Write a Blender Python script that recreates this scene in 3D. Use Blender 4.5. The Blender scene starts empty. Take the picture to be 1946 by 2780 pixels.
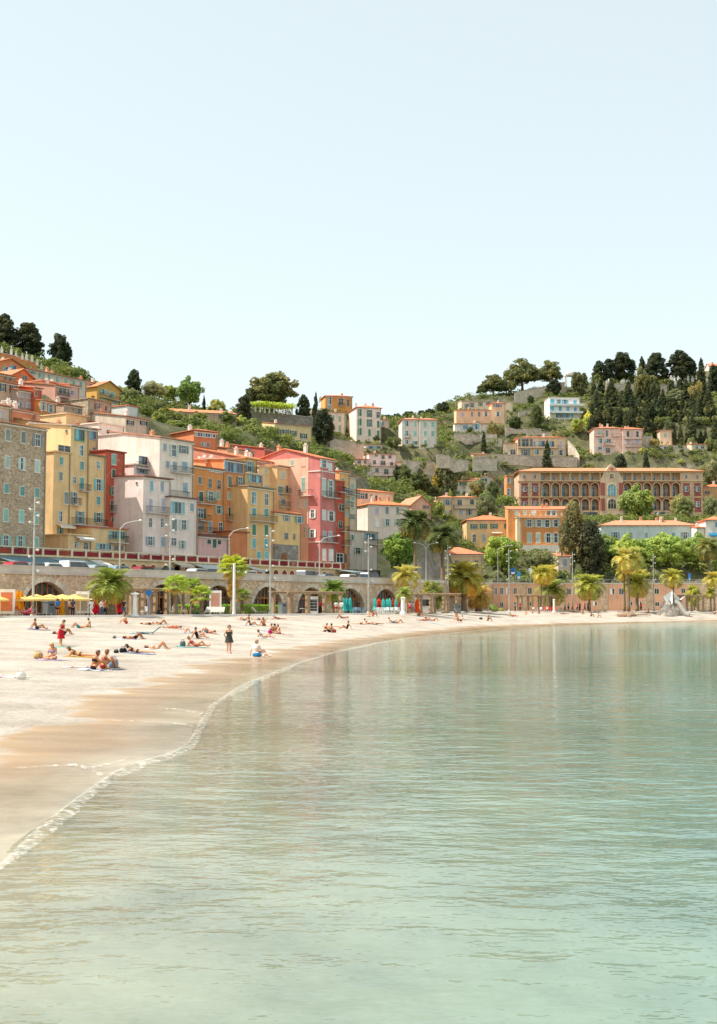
import bpy, bmesh, math, random
import numpy as np
from mathutils import Vector, Matrix
R = math.radians
random.seed(7)
NP = np.random.default_rng(7)
scene = bpy.context.scene
COL = scene.collection

# ------------------------------------------------------------------ camera
F, CX, CY, HOR, CAMZ = 3500.0, 973.0, 1390.0, 1647.0, 3.0
PITCH = math.atan((HOR - CY) / F)
cam = bpy.data.cameras.new('camera'); cam_o = bpy.data.objects.new('camera', cam); COL.objects.link(cam_o)
cam.sensor_fit = 'HORIZONTAL'; cam.sensor_width = 36.0; cam.lens = F / 1946.0 * 36.0
cam.clip_start = 0.1; cam.clip_end = 20000
cam_o.location = (0, 0, CAMZ); cam_o.rotation_euler = (math.pi / 2 + PITCH, 0, 0)
scene.camera = cam_o

# ------------------------------------------------------------------ light
SUN_EL, SUN_AZ = 55.0, (-0.985, -0.10)          # horizontal direction towards the sun
SUN_W, SKY_W, EXPOSURE = 3.3, 0.13, 0.96
world = bpy.data.worlds.new('World'); scene.world = world; world.use_nodes = True
wn, wl = world.node_tree.nodes, world.node_tree.links
wn.clear()
sky = wn.new('ShaderNodeTexSky'); sky.sky_type = 'NISHITA'; sky.sun_disc = False
sky.sun_elevation = R(SUN_EL); sky.sun_rotation = math.atan2(SUN_AZ[0], SUN_AZ[1])
sky.air_density = 1.0; sky.dust_density = 1.0; sky.ozone_density = 1.0; sky.altitude = 0
hs = wn.new('ShaderNodeHueSaturation'); hs.inputs['Saturation'].default_value = 0.40; hs.inputs['Value'].default_value = 1.0
hs.inputs['Hue'].default_value = 0.465
bg = wn.new('ShaderNodeBackground'); bg.inputs['Strength'].default_value = SKY_W
wo = wn.new('ShaderNodeOutputWorld')
mxw = wn.new('ShaderNodeMix'); mxw.data_type = 'RGBA'; mxw.inputs[0].default_value = .62      # constant pale aqua mixed in to even out the sky colour
mxw.inputs[7].default_value = (3.12, 3.62, 3.72, 1)
wl.new(sky.outputs[0], hs.inputs['Color']); wl.new(hs.outputs[0], mxw.inputs[6]); wl.new(mxw.outputs[2], bg.inputs['Color']); wl.new(bg.outputs[0], wo.inputs['Surface'])
sun = bpy.data.lights.new('sun', 'SUN'); sun.energy = SUN_W; sun.angle = R(0.53); sun.color = (1.0, 0.95, 0.87)
sun_o = bpy.data.objects.new('sun', sun); COL.objects.link(sun_o); sun_o.location = (-60, 40, 120)
_h = Vector((SUN_AZ[0], SUN_AZ[1], 0)).normalized() * math.cos(R(SUN_EL)); _h.z = math.sin(R(SUN_EL))
sun_o.rotation_euler = (-_h).to_track_quat('-Z', 'Y').to_euler()
vs = scene.view_settings
vs.view_transform = 'Standard'; vs.look = 'None'; vs.exposure = EXPOSURE; vs.gamma = 1.0; vs.use_curve_mapping = False
scene.cycles.max_bounces = 8; scene.cycles.transparent_max_bounces = 16
scene.cycles.caustics_reflective = False; scene.cycles.caustics_refractive = False

# ------------------------------------------------------------------ pixel helpers
ZN = {'1': (0, 820, 3.214), '2': (0, 1120, 3.214), '3': (0, 1450, 3.214), '4': (450, 960, 3.214), '5': (450, 1200, 3.214),
      '6': (450, 1500, 3.214), '7': (850, 1000, 3.214), '8': (850, 1300, 3.214), '9': (1250, 920, 3.571), 'a': (1250, 1220, 4.0175),
      'b': (1250, 1440, 4.0175), 'c': (1546, 920, 4.0175), 'd': (1546, 1220, 4.0175), 'e': (1546, 1440, 4.0175),
      'f': (0, 1540, 5.357), 'g': (300, 1540, 5.357), 'h': (0, 1600, 1.6516), 's': (0, 0, 1.0)}
def px(z, x, y):
    o = ZN[z]; return o[0] + x / o[2], o[1] + y / o[2]
cp, sp = math.cos(PITCH), math.sin(PITCH)
def ray(u, v):
    x, y = (u - CX) / F, -(v - CY) / F
    return Vector((x, cp - y * sp, sp + y * cp))
def at(u, v, d):
    r = ray(u, v); k = d / r.y
    return Vector((r.x * k, d, CAMZ + r.z * k))
def atz(z, x, y, d): return at(*px(z, x, y), d)
class Plane:
    """a vertical plane through P with tangent angle a (degrees from +X towards +Y)"""
    def __init__(s, P, a):
        s.P = Vector((P[0], P[1])); s.a = R(a); s.t = Vector((math.cos(s.a), math.sin(s.a))); s.n = Vector((-s.t.y, s.t.x))
    def hit(s, u, v):
        r = ray(u, v); k = s.P.dot(s.n) / (r.x * s.n.x + r.y * s.n.y)
        q = Vector((r.x * k, r.y * k)); return (q - s.P).dot(s.t), CAMZ + r.z * k
    def pt(s, l, w=0): return s.P + s.t * l + s.n * w
_A = at(0, HOR, 138.0); _B = at(1100, HOR, 209.0)
TANG = math.degrees(math.atan2(_B.y - _A.y, _B.x - _A.x))
def town(w):            # plane parallel to the quay wall, w metres behind it
    p = Plane((_A.x, _A.y), TANG); q = p.pt(0, w); return Plane((q.x, q.y), TANG)
PROM_Z, ROAD_Z, WALL_TOP = 2.0, 6.5, 7.4

# ------------------------------------------------------------------ objects
def lin(c):
    if isinstance(c, str):
        c = tuple(int(c[i:i + 2], 16) / 255 for i in (0, 2, 4))
        c = tuple(x / 12.92 if x <= .04045 else ((x + .055) / 1.055) ** 2.4 for x in c)
    return c
def tag(o, label=None, cat=None, group=None, kind=None):
    if label: o['label'] = label
    if cat: o['category'] = cat
    if group: o['group'] = group
    if kind: o['kind'] = kind
    return o
def link(name, data, parent=None, color=None, loc=None, rz=None, scale=None):
    o = bpy.data.objects.new(name, data); COL.objects.link(o)
    if parent is not None: o.parent = parent
    if color is not None:
        c = lin(color); o.color = (c[0], c[1], c[2], 1)
    if loc is not None: o.location = loc
    if rz is not None: o.rotation_euler = (0, 0, rz)
    if scale is not None: o.scale = scale
    return o
def thing(name, label, cat, loc=(0, 0, 0), rz=0, group=None):
    o = link(name, None, loc=loc, rz=rz); o.empty_display_size = .2
    return tag(o, label, cat, group)
class MB:
    def __init__(s): s.v = []; s.f = []; s.m = []
    def add(s, vs, fs, m=0):
        b = len(s.v); s.v += [tuple(p) for p in vs]; s.f += [tuple(b + i for i in f) for f in fs]; s.m += [m] * len(fs); return s
    def box(s, x0, x1, y0, y1, z0, z1, m=0):
        return s.add([(x0, y0, z0), (x1, y0, z0), (x1, y1, z0), (x0, y1, z0), (x0, y0, z1), (x1, y0, z1), (x1, y1, z1), (x0, y1, z1)],
                     [(0, 3, 2, 1), (4, 5, 6, 7), (0, 1, 5, 4), (1, 2, 6, 5), (2, 3, 7, 6), (3, 0, 4, 7)], m)
    def tube(s, pts, rad, n=8, m=0, cap=True):
        pts = [Vector(p) for p in pts]; rings = []; b0 = []
        for i, p in enumerate(pts):
            d = (pts[min(i + 1, len(pts) - 1)] - pts[max(i - 1, 0)]).normalized()
            a = d.cross(Vector((0, 0, 1)) if abs(d.z) < .9 else Vector((1, 0, 0))).normalized(); b = d.cross(a)
            r = rad[i] if isinstance(rad, (list, tuple)) else rad
            rings += [p + (a * math.cos(2 * math.pi * k / n) + b * math.sin(2 * math.pi * k / n)) * r for k in range(n)]
        fs = []
        for i in range(len(pts) - 1):
            for k in range(n):
                fs.append((i * n + k, i * n + (k + 1) % n, (i + 1) * n + (k + 1) % n, (i + 1) * n + k))
        if cap: fs += [tuple(range(n - 1, -1, -1)), tuple((len(pts) - 1) * n + k for k in range(n))]
        return s.add(rings, fs, m)
    def lathe(s, prof, n=12, c=(0, 0, 0), m=0):
        vs = [(c[0] + r * math.cos(2 * math.pi * k / n), c[1] + r * math.sin(2 * math.pi * k / n), c[2] + z) for r, z in prof for k in range(n)]
        fs = [(i * n + k, i * n + (k + 1) % n, (i + 1) * n + (k + 1) % n, (i + 1) * n + k) for i in range(len(prof) - 1) for k in range(n)]
        fs += [tuple(range(n - 1, -1, -1)), tuple((len(prof) - 1) * n + k for k in range(n))]
        return s.add(vs, fs, m)
    def prism(s, poly, y0, y1, m=0):      # poly in x,z (counter-clockwise seen from -y), extruded along y
        n = len(poly); vs = [(x, y0, z) for x, z in poly] + [(x, y1, z) for x, z in poly]
        fs = [tuple(range(n)), tuple(range(2 * n - 1, n - 1, -1))] + [(i, n + i, n + (i + 1) % n, (i + 1) % n) for i in range(n)]
        return s.add(vs, fs, m)
    def mesh(s, name, mats, smooth=False):
        me = bpy.data.meshes.new(name); me.from_pydata(s.v, [], s.f)
        for mt in (mats if isinstance(mats, (list, tuple)) else [mats]): me.materials.append(mt)
        if any(s.m): me.polygons.foreach_set('material_index', s.m)
        if smooth: me.polygons.foreach_set('use_smooth', [True] * len(me.polygons))
        me.update(); return me
    def obj(s, name, mats, parent=None, color=None, smooth=False, **k):
        return link(name, s.mesh(name, mats, smooth), parent, color, **k)
def box_obj(name, mat, parent, x0, x1, y0, y1, z0, z1, color=None):
    return MB().box(x0, x1, y0, y1, z0, z1).obj(name, mat, parent, color)
def np_mesh(name, V, Fq, mats, smooth=False):
    me = bpy.data.meshes.new(name); V = np.asarray(V, np.float32); Fq = np.asarray(Fq, np.int32); k = Fq.shape[1]
    me.vertices.add(len(V)); me.vertices.foreach_set('co', V.ravel())
    me.loops.add(Fq.size); me.loops.foreach_set('vertex_index', Fq.ravel())
    me.polygons.add(len(Fq)); me.polygons.foreach_set('loop_start', np.arange(0, Fq.size, k, dtype=np.int32))
    me.polygons.foreach_set('loop_total', np.full(len(Fq), k, np.int32))
    if smooth: me.polygons.foreach_set('use_smooth', np.ones(len(Fq), bool))
    for mt in (mats if isinstance(mats, (list, tuple)) else [mats]): me.materials.append(mt)
    me.update(calc_edges=True); me.validate(); return me

# ------------------------------------------------------------------ materials
class NT:
    def __init__(s, name):
        s.m = bpy.data.materials.new(name); s.m.use_nodes = True; s.t = s.m.node_tree; s.t.nodes.clear()
        s.out = s.n('ShaderNodeOutputMaterial')
    def n(s, k, **kw):
        x = s.t.nodes.new(k)
        for a, b in kw.items():
            if hasattr(x, a): setattr(x, a, b)
            else: x.inputs[a].default_value = b
        return x
    def l(s, a, b): s.t.links.new(a, b)
    def coord(s, k='Object', scale=(1, 1, 1)):
        c = s.n('ShaderNodeTexCoord'); mp = s.n('ShaderNodeMapping'); mp.inputs['Scale'].default_value = scale
        s.l(c.outputs[k], mp.inputs[0]); return mp.outputs[0]
    def geo(s, scale=(1, 1, 1)):
        c = s.n('ShaderNodeNewGeometry'); mp = s.n('ShaderNodeMapping'); mp.inputs['Scale'].default_value = scale
        s.l(c.outputs['Position'], mp.inputs[0]); return mp.outputs[0]
    def noise(s, vec, scale, detail=4, rough=.55):
        x = s.n('ShaderNodeTexNoise'); x.inputs['Scale'].default_value = scale; x.inputs['Detail'].default_value = detail
        x.inputs['Roughness'].default_value = rough; s.l(vec, x.inputs['Vector']); return x.outputs['Fac']
    def ramp(s, fac, stops):
        r = s.n('ShaderNodeValToRGB'); e = r.color_ramp.elements
        while len(e) < len(stops): e.new(.5)
        for i, (p, c) in enumerate(stops):
            e[i].position = p
            if not isinstance(c, (tuple, list, str)): c = (c, c, c)
            c = lin(c); e[i].color = (*c[:3], 1)
        s.l(fac, r.inputs[0]); return r.outputs[0]
    def mix(s, fac, a, b, mode='MIX'):
        x = s.n('ShaderNodeMix', data_type='RGBA', blend_type=mode); ins = [i for i in x.inputs if i.type == 'RGBA']
        for sock, val in ((x.inputs[0], fac), (ins[0], a), (ins[1], b)):
            if hasattr(val, 'is_linked'): s.l(val, sock)
            elif isinstance(val, (int, float)): sock.default_value = val if sock.type != 'RGBA' else (val, val, val, 1)
            else: sock.default_value = (*lin(val)[:3], 1)
        return [o for o in x.outputs if o.type == 'RGBA'][0]
    def math(s, op, a, b=0.0, clamp=False):
        x = s.n('ShaderNodeMath', operation=op, use_clamp=clamp)
        for i, v in enumerate((a, b)):
            if hasattr(v, 'is_linked'): s.l(v, x.inputs[i])
            else: x.inputs[i].default_value = v
        return x.outputs[0]
    def bump(s, h, strength=.3, dist=.05):
        b = s.n('ShaderNodeBump'); b.inputs['Strength'].default_value = strength; b.inputs['Distance'].default_value = dist
        s.l(h, b.inputs['Height']); return b.outputs[0]
    def bsdf(s, col, rough=.8, normal=None, metal=0, spec=.3):
        p = s.n('ShaderNodeBsdfPrincipled')
        if hasattr(col, 'is_linked'): s.l(col, p.inputs['Base Color'])
        else: p.inputs['Base Color'].default_value = (*lin(col)[:3], 1)
        if hasattr(rough, 'is_linked'): s.l(rough, p.inputs['Roughness'])
        else: p.inputs['Roughness'].default_value = rough
        p.inputs['Metallic'].default_value = metal; p.inputs['Specular IOR Level'].default_value = spec
        if normal is not None: s.l(normal, p.inputs['Normal'])
        return p.outputs[0]
    def done(s, sh): s.l(sh, s.out.inputs['Surface']); return s.m
M = {}
def mk():
    # plaster wall, colour from the object
    t = NT('plaster'); oc = t.n('ShaderNodeObjectInfo').outputs['Color']; v = t.geo()
    a = t.ramp(t.noise(v, .35, 6, .65), [(.3, .86), (.5, 1.0), (.7, 1.1)])
    st = t.ramp(t.noise(t.geo((1.3, 1.3, .12)), 1.0, 4, .65), [(.33, (.84, .82, .79)), (.55, (1.04, 1.04, 1.04))])
    fi = t.ramp(t.noise(v, 5, 3), [(.3, .93), (.7, 1.05)])
    c = t.mix(1, t.mix(.75, t.mix(1, oc, a, 'MULTIPLY'), st, 'MULTIPLY'), fi, 'MULTIPLY')
    pt = t.ramp(t.noise(v, .55, 7, .7), [(.60, 0.0), (.66, .4)]); c = t.mix(pt, c, 'c9bfb0')
    pd_ = t.ramp(t.noise(t.geo((1, 1, .6)), .8, 6, .75), [(.30, .22), (.38, 0.0)]); c = t.mix(pd_, c, '8f8375')
    M['plaster'] = t.done(t.bsdf(c, .92, t.bump(t.noise(v, 9, 3), .25, .03), spec=.15))
    t = NT('painted_wood'); oc = t.n('ShaderNodeObjectInfo').outputs['Color']; v = t.coord('Object', (1, 1, 1))
    w = t.n('ShaderNodeTexWave', wave_type='BANDS', bands_direction='Z'); w.inputs['Scale'].default_value = 4.5; t.l(v, w.inputs[0])
    c = t.mix(1, oc, t.ramp(t.noise(t.geo(), 1.2, 4), [(.3, .85), (.7, 1.1)]), 'MULTIPLY')
    M['shutter'] = t.done(t.bsdf(c, .6, t.bump(w.outputs['Fac'], .5, .02)))
    t = NT('paint'); oc = t.n('ShaderNodeObjectInfo').outputs['Color']
    c = t.mix(1, oc, t.ramp(t.noise(t.geo(), 1.7, 4), [(.3, .88), (.7, 1.07)]), 'MULTIPLY')
    M['paint'] = t.done(t.bsdf(c, .55))
    t = NT('cloth'); oc = t.n('ShaderNodeObjectInfo').outputs['Color']
    c = t.mix(1, oc, t.ramp(t.noise(t.coord(), 6, 4), [(.3, .85), (.7, 1.08)]), 'MULTIPLY')
    d = t.n('ShaderNodeBsdfTranslucent'); t.l(c, d.inputs[0]); mx = t.n('ShaderNodeMixShader'); mx.inputs[0].default_value = .25
    t.l(t.bsdf(c, .95, t.bump(t.noise(t.coord(), 8, 3), .4, .02), spec=.1), mx.inputs[1]); t.l(d.outputs[0], mx.inputs[2]); M['cloth'] = t.done(mx.outputs[0])
    t = NT('skin'); oc = t.n('ShaderNodeObjectInfo').outputs['Color']
    c = t.mix(1, oc, t.ramp(t.noise(t.coord(), 5, 3), [(.3, .9), (.7, 1.06)]), 'MULTIPLY')
    M['skin'] = t.done(t.bsdf(c, .5, spec=.35))
    t = NT('glass'); v = t.geo((.7, .7, .7))
    c = t.ramp(t.noise(v, 1.1, 3), [(.35, '20262a'), (.7, '47535a')])
    M['glass'] = t.done(t.bsdf(c, .08, spec=.7))
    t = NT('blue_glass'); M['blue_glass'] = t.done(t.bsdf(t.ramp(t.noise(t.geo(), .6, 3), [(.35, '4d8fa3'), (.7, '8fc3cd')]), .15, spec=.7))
    t = NT('dark_iron'); M['iron'] = t.done(t.bsdf(t.ramp(t.noise(t.geo(), 3, 3), [(.3, '26282a'), (.7, '3d4143')]), .5, metal=.3))
    t = NT('galvanised'); M['steel'] = t.done(t.bsdf(t.ramp(t.noise(t.geo(), 2, 3), [(.3, 'a9a79f'), (.7, 'c9c6bd')]), .45, metal=.35))
    t = NT('concrete'); v = t.geo()
    c = t.ramp(t.noise(v, .5, 6, .65), [(.3, 'bdb1a6'), (.7, 'dbd0c5')])
    M['concrete'] = t.done(t.bsdf(c, .9, t.bump(t.noise(v, 6, 4), .3, .03)))
    t = NT('paving'); v = t.geo()
    c = t.ramp(t.noise(v, .4, 6, .65), [(.3, 'b3a797'), (.7, 'd2c8ba')]); M['paving'] = t.done(t.bsdf(c, .9, t.bump(t.noise(v, 5, 4), .3, .02)))
    t = NT('asphalt'); v = t.geo(); M['asphalt'] = t.done(t.bsdf(t.ramp(t.noise(v, .8, 6), [(.3, '464544'), (.7, '5c5a58')]), .9, t.bump(t.noise(v, 20, 3), .4, .02)))
    # rubble stone
    def stone(name, cols, mortar, sc, bumps=.8, stretch=(1, 1, 1.5)):
        t = NT(name); v = t.coord('Object', stretch); nz = t.n('ShaderNodeTexNoise'); nz.inputs['Scale'].default_value = 1.5; t.l(v, nz.inputs['Vector'])
        v2 = t.mix(.12, v, nz.outputs['Color'])
        vo = t.n('ShaderNodeTexVoronoi', feature='F1'); vo.inputs['Scale'].default_value = sc; t.l(v2, vo.inputs['Vector'])
        ve = t.n('ShaderNodeTexVoronoi', feature='DISTANCE_TO_EDGE'); ve.inputs['Scale'].default_value = sc; t.l(v2, ve.inputs['Vector'])
        sv = t.n('ShaderNodeSeparateColor'); t.l(vo.outputs['Color'], sv.inputs[0])
        c = t.ramp(sv.outputs[0], [(i / (len(cols) - 1), k) for i, k in enumerate(cols)])
        e = t.ramp(ve.outputs['Distance'], [(.02, 0.0), (.09, 1.0)])
        c = t.mix(e, mortar, c); c = t.mix(1, c, t.ramp(t.noise(t.geo(), .5, 5, .6), [(.3, .8), (.7, 1.1)]), 'MULTIPLY')
        return t.done(t.bsdf(c, .92, t.bump(e, bumps, .06)))
    M['rubble'] = stone('rubble', ['8f725a', 'c9ad8f', 'b39272', 'ddc7a9', 'a6886c'], 'cbbca6', 4.3, .6)
    M['quay_stone'] = stone('quay_stone', ['a9876a', 'd9bc9d', 'c5a07f', 'ead3b6', 'bb9b7e'], 'e0cdb4', 3.3, .6)
    M['grey_stone'] = stone('grey_stone', ['857b71', 'aaa095', '968b80', 'bdb2a7'], '9f958a', 2.0)
    M['pale_stone'] = stone('pale_stone', ['b8a48c', 'd9c7b0', 'c8b49c', 'e8dac6'], 'e0d2bf', 1.7, .5)
    M['voussoir'] = (lambda t: t.done(t.bsdf(t.mix(1, t.ramp(t.n('ShaderNodeObjectInfo').outputs['Random'], [(0, 'bbaa98'), (1, 'e0d2c0')]),
                     t.ramp(t.noise(t.geo(), 3, 4), [(.3, .85), (.7, 1.1)]), 'MULTIPLY'), .9, t.bump(t.noise(t.geo(), 8, 4), .5, .04))))(NT('voussoir'))
    # clay roof tiles
    t = NT('clay_tiles'); oc = t.n('ShaderNodeObjectInfo').outputs['Color']; v = t.coord('Object')
    w = t.n('ShaderNodeTexWave', wave_type='BANDS', bands_direction='X'); w.inputs['Scale'].default_value = 1.25; w.inputs['Distortion'].default_value = .6; t.l(v, w.inputs[0])
    w2 = t.n('ShaderNodeTexWave', wave_type='BANDS', bands_direction='Y'); w2.inputs['Scale'].default_value = .8; w2.inputs['Distortion'].default_value = .8; t.l(v, w2.inputs[0])
    va = t.ramp(t.noise(v, .9, 6, .7), [(.28, (.72, .72, .72)), (.5, (1.02, 1.0, .98)), (.75, (1.15, 1.1, 1.05))])
    sp2 = t.ramp(t.noise(v, 4.5, 3, .7), [(.3, (.72, .7, .68)), (.6, (1.05, 1.05, 1.05))])
    c = t.mix(1, t.mix(1, oc, va, 'MULTIPLY'), sp2, 'MULTIPLY'); c = t.mix(.35, c, t.mix(1, c, t.ramp(w.outputs['Fac'], [(.1, .45), (.6, 1.15)]), 'MULTIPLY'))
    M['tiles'] = t.done(t.bsdf(c, .88, t.bump(t.math('ADD', w.outputs['Fac'], t.math('MULTIPLY', w2.outputs['Fac'], .4)), .7, .08), spec=.15))
    # leaves: colour from the object, uneven over the crown
    t = NT('leaves'); oc = t.n('ShaderNodeObjectInfo'); v = t.geo()
    a = t.ramp(t.noise(v, 1.1, 4, .6), [(.28, (.62, .66, .6)), (.5, (1, 1, 1)), (.75, (1.45, 1.3, 1.05))])
    b = t.ramp(t.noise(v, .16, 3), [(.32, (.72, .84, .8)), (.5, (1, 1, 1)), (.68, (1.3, 1.15, .85))])
    c = t.mix(1, t.mix(1, t.mix(1, oc.outputs['Color'], (1.85, 1.7, 1.5), 'MULTIPLY'), a, 'MULTIPLY'), b, 'MULTIPLY')
    d = t.n('ShaderNodeBsdfTranslucent'); t.l(c, d.inputs[0]); mx = t.n('ShaderNodeMixShader'); mx.inputs[0].default_value = .38
    t.l(t.bsdf(c, .6, spec=.25), mx.inputs[1]); t.l(d.outputs[0], mx.inputs[2]); M['leaves'] = t.done(mx.outputs[0])
    t = NT('bark'); v = t.geo((1, 1, .35)); c = t.ramp(t.noise(v, 4, 5, .6), [(.3, '4a3c30'), (.7, '86735f')])
    M['bark'] = t.done(t.bsdf(c, .95, t.bump(t.noise(v, 9, 4), .8, .06)))
    t = NT('palm_bark'); v = t.coord('Object'); w = t.n('ShaderNodeTexWave', wave_type='BANDS', bands_direction='Z'); w.inputs['Scale'].default_value = 2.2; w.inputs['Distortion'].default_value = 2.5; t.l(v, w.inputs[0])
    c = t.mix(w.outputs['Fac'], '6b5742', 'b09a7c'); c = t.mix(1, c, t.ramp(t.noise(v, 3, 4), [(.3, .7), (.7, 1.15)]), 'MULTIPLY')
    M['palm_bark'] = t.done(t.bsdf(c, .95, t.bump(w.outputs['Fac'], .8, .06)))
    # dry timber
    t = NT('timber'); v = t.coord('Object', (1, 1, .3)); c = t.ramp(t.noise(v, 4, 5), [(.3, '8a7158'), (.7, 'b99f80')]); M['timber'] = t.done(t.bsdf(c, .85, t.bump(t.noise(v, 12, 3), .4, .03)))
    t = NT('shopfront_wood'); M['shopwood'] = t.done(t.bsdf(t.ramp(t.noise(t.geo(), 2, 4), [(.3, '7a4a28'), (.7, 'a56a3c')]), .6))
    t = NT('shop_interior'); M['interior'] = t.done(t.bsdf(t.ramp(t.noise(t.geo(), .9, 4), [(.3, '3a3029'), (.55, '6b5744'), (.75, '9a8062')]), .8))
    # beach sand: dry above, wet near the water line
    t = NT('sand'); v = t.geo(); g = t.n('ShaderNodeNewGeometry'); sx = t.n('ShaderNodeSeparateXYZ'); t.l(g.outputs['Position'], sx.inputs[0])
    dry = t.ramp(t.noise(v, .22, 8, .68), [(.3, '988b7c'), (.52, 'b6aa9b'), (.75, 'c9beb1')])
    dry = t.mix(1, dry, t.ramp(t.noise(v, 3.5, 6, .75), [(.3, (.68, .66, .63)), (.47, (1, 1, 1)), (.7, (1.07, 1.07, 1.06))]), 'MULTIPLY')
    wet = t.ramp(t.noise(t.geo((.25, 1.2, 1)), .6, 6, .6), [(.3, '917658'), (.7, 'ab9070')])
    un = t.ramp(t.noise(t.geo((.6, .45, 1)), .5, 7, .7), [(.33, '80796a'), (.5, 'aca28d'), (.67, 'c8bca4')])
    at_ = t.n('ShaderNodeAttribute', attribute_name='shore'); sh_ = t.math('DIVIDE', at_.outputs['Fac'], 10.0)
    hh = t.math('ADD', sh_, t.math('MULTIPLY', t.math('SUBTRACT', t.noise(t.geo((.16, .5, 1)), .55, 4, .6), .5), .7))
    wf = t.ramp(hh, [(.35, 1.0), (.40, 0.0)])
    c = t.mix(wf, dry, wet); uf = t.ramp(sx.outputs['Z'], [(0.0, 1.0), (.03, 0.0)]); c = t.mix(uf, c, un)
    rg = t.ramp(t.math('SUBTRACT', hh, t.math('MULTIPLY', wf, .01)), [(.04, .14), (.25, .3), (.42, .95)])
    hb = t.math('ADD', t.math('MULTIPLY', t.noise(v, 3.2, 8, .75), 1.0), t.math('ADD', t.math('MULTIPLY', t.noise(v, .9, 3), .6), t.math('MULTIPLY', t.noise(t.geo((.35, 1, 1)), 4.5, 3), .5)))
    bs = t.n('ShaderNodeBump'); bs.inputs['Distance'].default_value = .12; t.l(hb, bs.inputs['Height'])
    t.l(t.ramp(wf, [(0, .95), (1, .07)]), bs.inputs['Strength'])
    M['sand'] = t.done(t.bsdf(c, rg, bs.outputs[0], spec=.35))
    # sea
    t = NT('sea_water'); dep = t.n('ShaderNodeAttribute', attribute_name='depth').outputs['Fac']
    v1 = t.geo((.62, 1.0, 1)); r = t.n('ShaderNodeMapping'); r.inputs['Rotation'].default_value = (0, 0, R(14)); t.l(v1, r.inputs[0])
    h1 = t.noise(r.outputs[0], .75, 2, .5); h2 = t.noise(r.outputs[0], 2.6, 3, .55); h3 = t.noise(t.geo((.75, 1, 1)), 8.5, 2, .5)
    hb = t.math('ADD', t.math('MULTIPLY', h1, .62), t.math('ADD', t.math('MULTIPLY', h2, .40), t.math('MULTIPLY', h3, .05)))
    nb = t.n('ShaderNodeBump'); nb.inputs['Strength'].default_value = 1.0; t.l(t.ramp(t.noise(t.geo((.35, 1, 1)), .035, 3, .5), [(.38, .04), (.52, .08), (.66, .16)]), nb.inputs['Distance']); t.l(hb, nb.inputs['Height'])
    fr = t.n('ShaderNodeFresnel'); fr.inputs['IOR'].default_value = 1.333; t.l(nb.outputs[0], fr.inputs['Normal'])
    gl = t.n('ShaderNodeBsdfGlossy'); gl.inputs['Roughness'].default_value = .04; gl.inputs['Color'].default_value = (.96, .98, .97, 1); t.l(nb.outputs[0], gl.inputs['Normal'])
    tr = t.n('ShaderNodeBsdfTransparent'); df = t.n('ShaderNodeBsdfDiffuse')
    cl = t.ramp(t.math('DIVIDE', dep, 4.0), [(0, '979f8b'), (.2, '86aca0'), (.5, '52a09b'), (1, '2f9094')]); t.l(cl, df.inputs[0])
    t.l(t.ramp(t.math('DIVIDE', dep, 3.0), [(0, (.97, 1.0, .98)), (.3, (.74, .94, .91)), (1, (.45, .84, .82))]), tr.inputs[0])
    bf = t.ramp(t.math('DIVIDE', dep, 3.0), [(0, 0.0), (.2, .24), (.5, .56), (1, .87)])
    bm = t.n('ShaderNodeMixShader'); t.l(bf, bm.inputs[0]); t.l(tr.outputs[0], bm.inputs[1]); t.l(df.outputs[0], bm.inputs[2])
    fm = t.n('ShaderNodeMixShader'); t.l(fr.outputs[0], fm.inputs[0]); t.l(bm.outputs[0], fm.inputs[1]); t.l(gl.outputs[0], fm.inputs[2])
    M['sea'] = t.done(fm.outputs[0])
    t = NT('sea_foam'); v = t.geo(); f = t.ramp(t.noise(v, 7.5, 6, .8), [(.47, 0.0), (.72, .66)])
    tr = t.n('ShaderNodeBsdfTransparent'); mx = t.n('ShaderNodeMixShader'); t.l(f, mx.inputs[0]); t.l(tr.outputs[0], mx.inputs[1]); t.l(t.bsdf('f4f1ea', .8), mx.inputs[2])
    M['foam'] = t.done(mx.outputs[0])
    # hillside soil, scrub and rock
    t = NT('hillside'); v = t.geo(); g = t.n('ShaderNodeNewGeometry'); sx = t.n('ShaderNodeSeparateXYZ'); t.l(g.outputs['Normal'], sx.inputs[0])
    gr = t.ramp(t.noise(v, .18, 7, .65), [(.3, '3b3f27'), (.5, '555636'), (.7, '7d7358')]); rk = t.ramp(t.noise(t.geo((1, 1, .5)), .35, 8, .7), [(.3, '6d6358'), (.6, '9c9081'), (.8, 'b5a898')])
    f = t.ramp(t.math('ADD', sx.outputs['Z'], t.math('MULTIPLY', t.noise(v, .3, 4), .25)), [(.62, 1.0), (.82, 0.0)])
    M['hill'] = t.done(t.bsdf(t.mix(f, gr, rk), .95, t.bump(t.noise(v, .8, 8, .7), .9, .5)))
    t = NT('car_paint'); oc = t.n('ShaderNodeObjectInfo').outputs['Color']; M['car'] = t.done(t.bsdf(oc, .25, spec=.6))
    t = NT('rubber'); M['rubber'] = t.done(t.bsdf('1c1c1c', .8))
    t = NT('wicker'); M['wicker'] = t.done(t.bsdf(t.ramp(t.noise(t.coord(), 14, 3), [(.3, 'a57f4a'), (.7, 'd2b077')]), .9))
mk()

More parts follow.
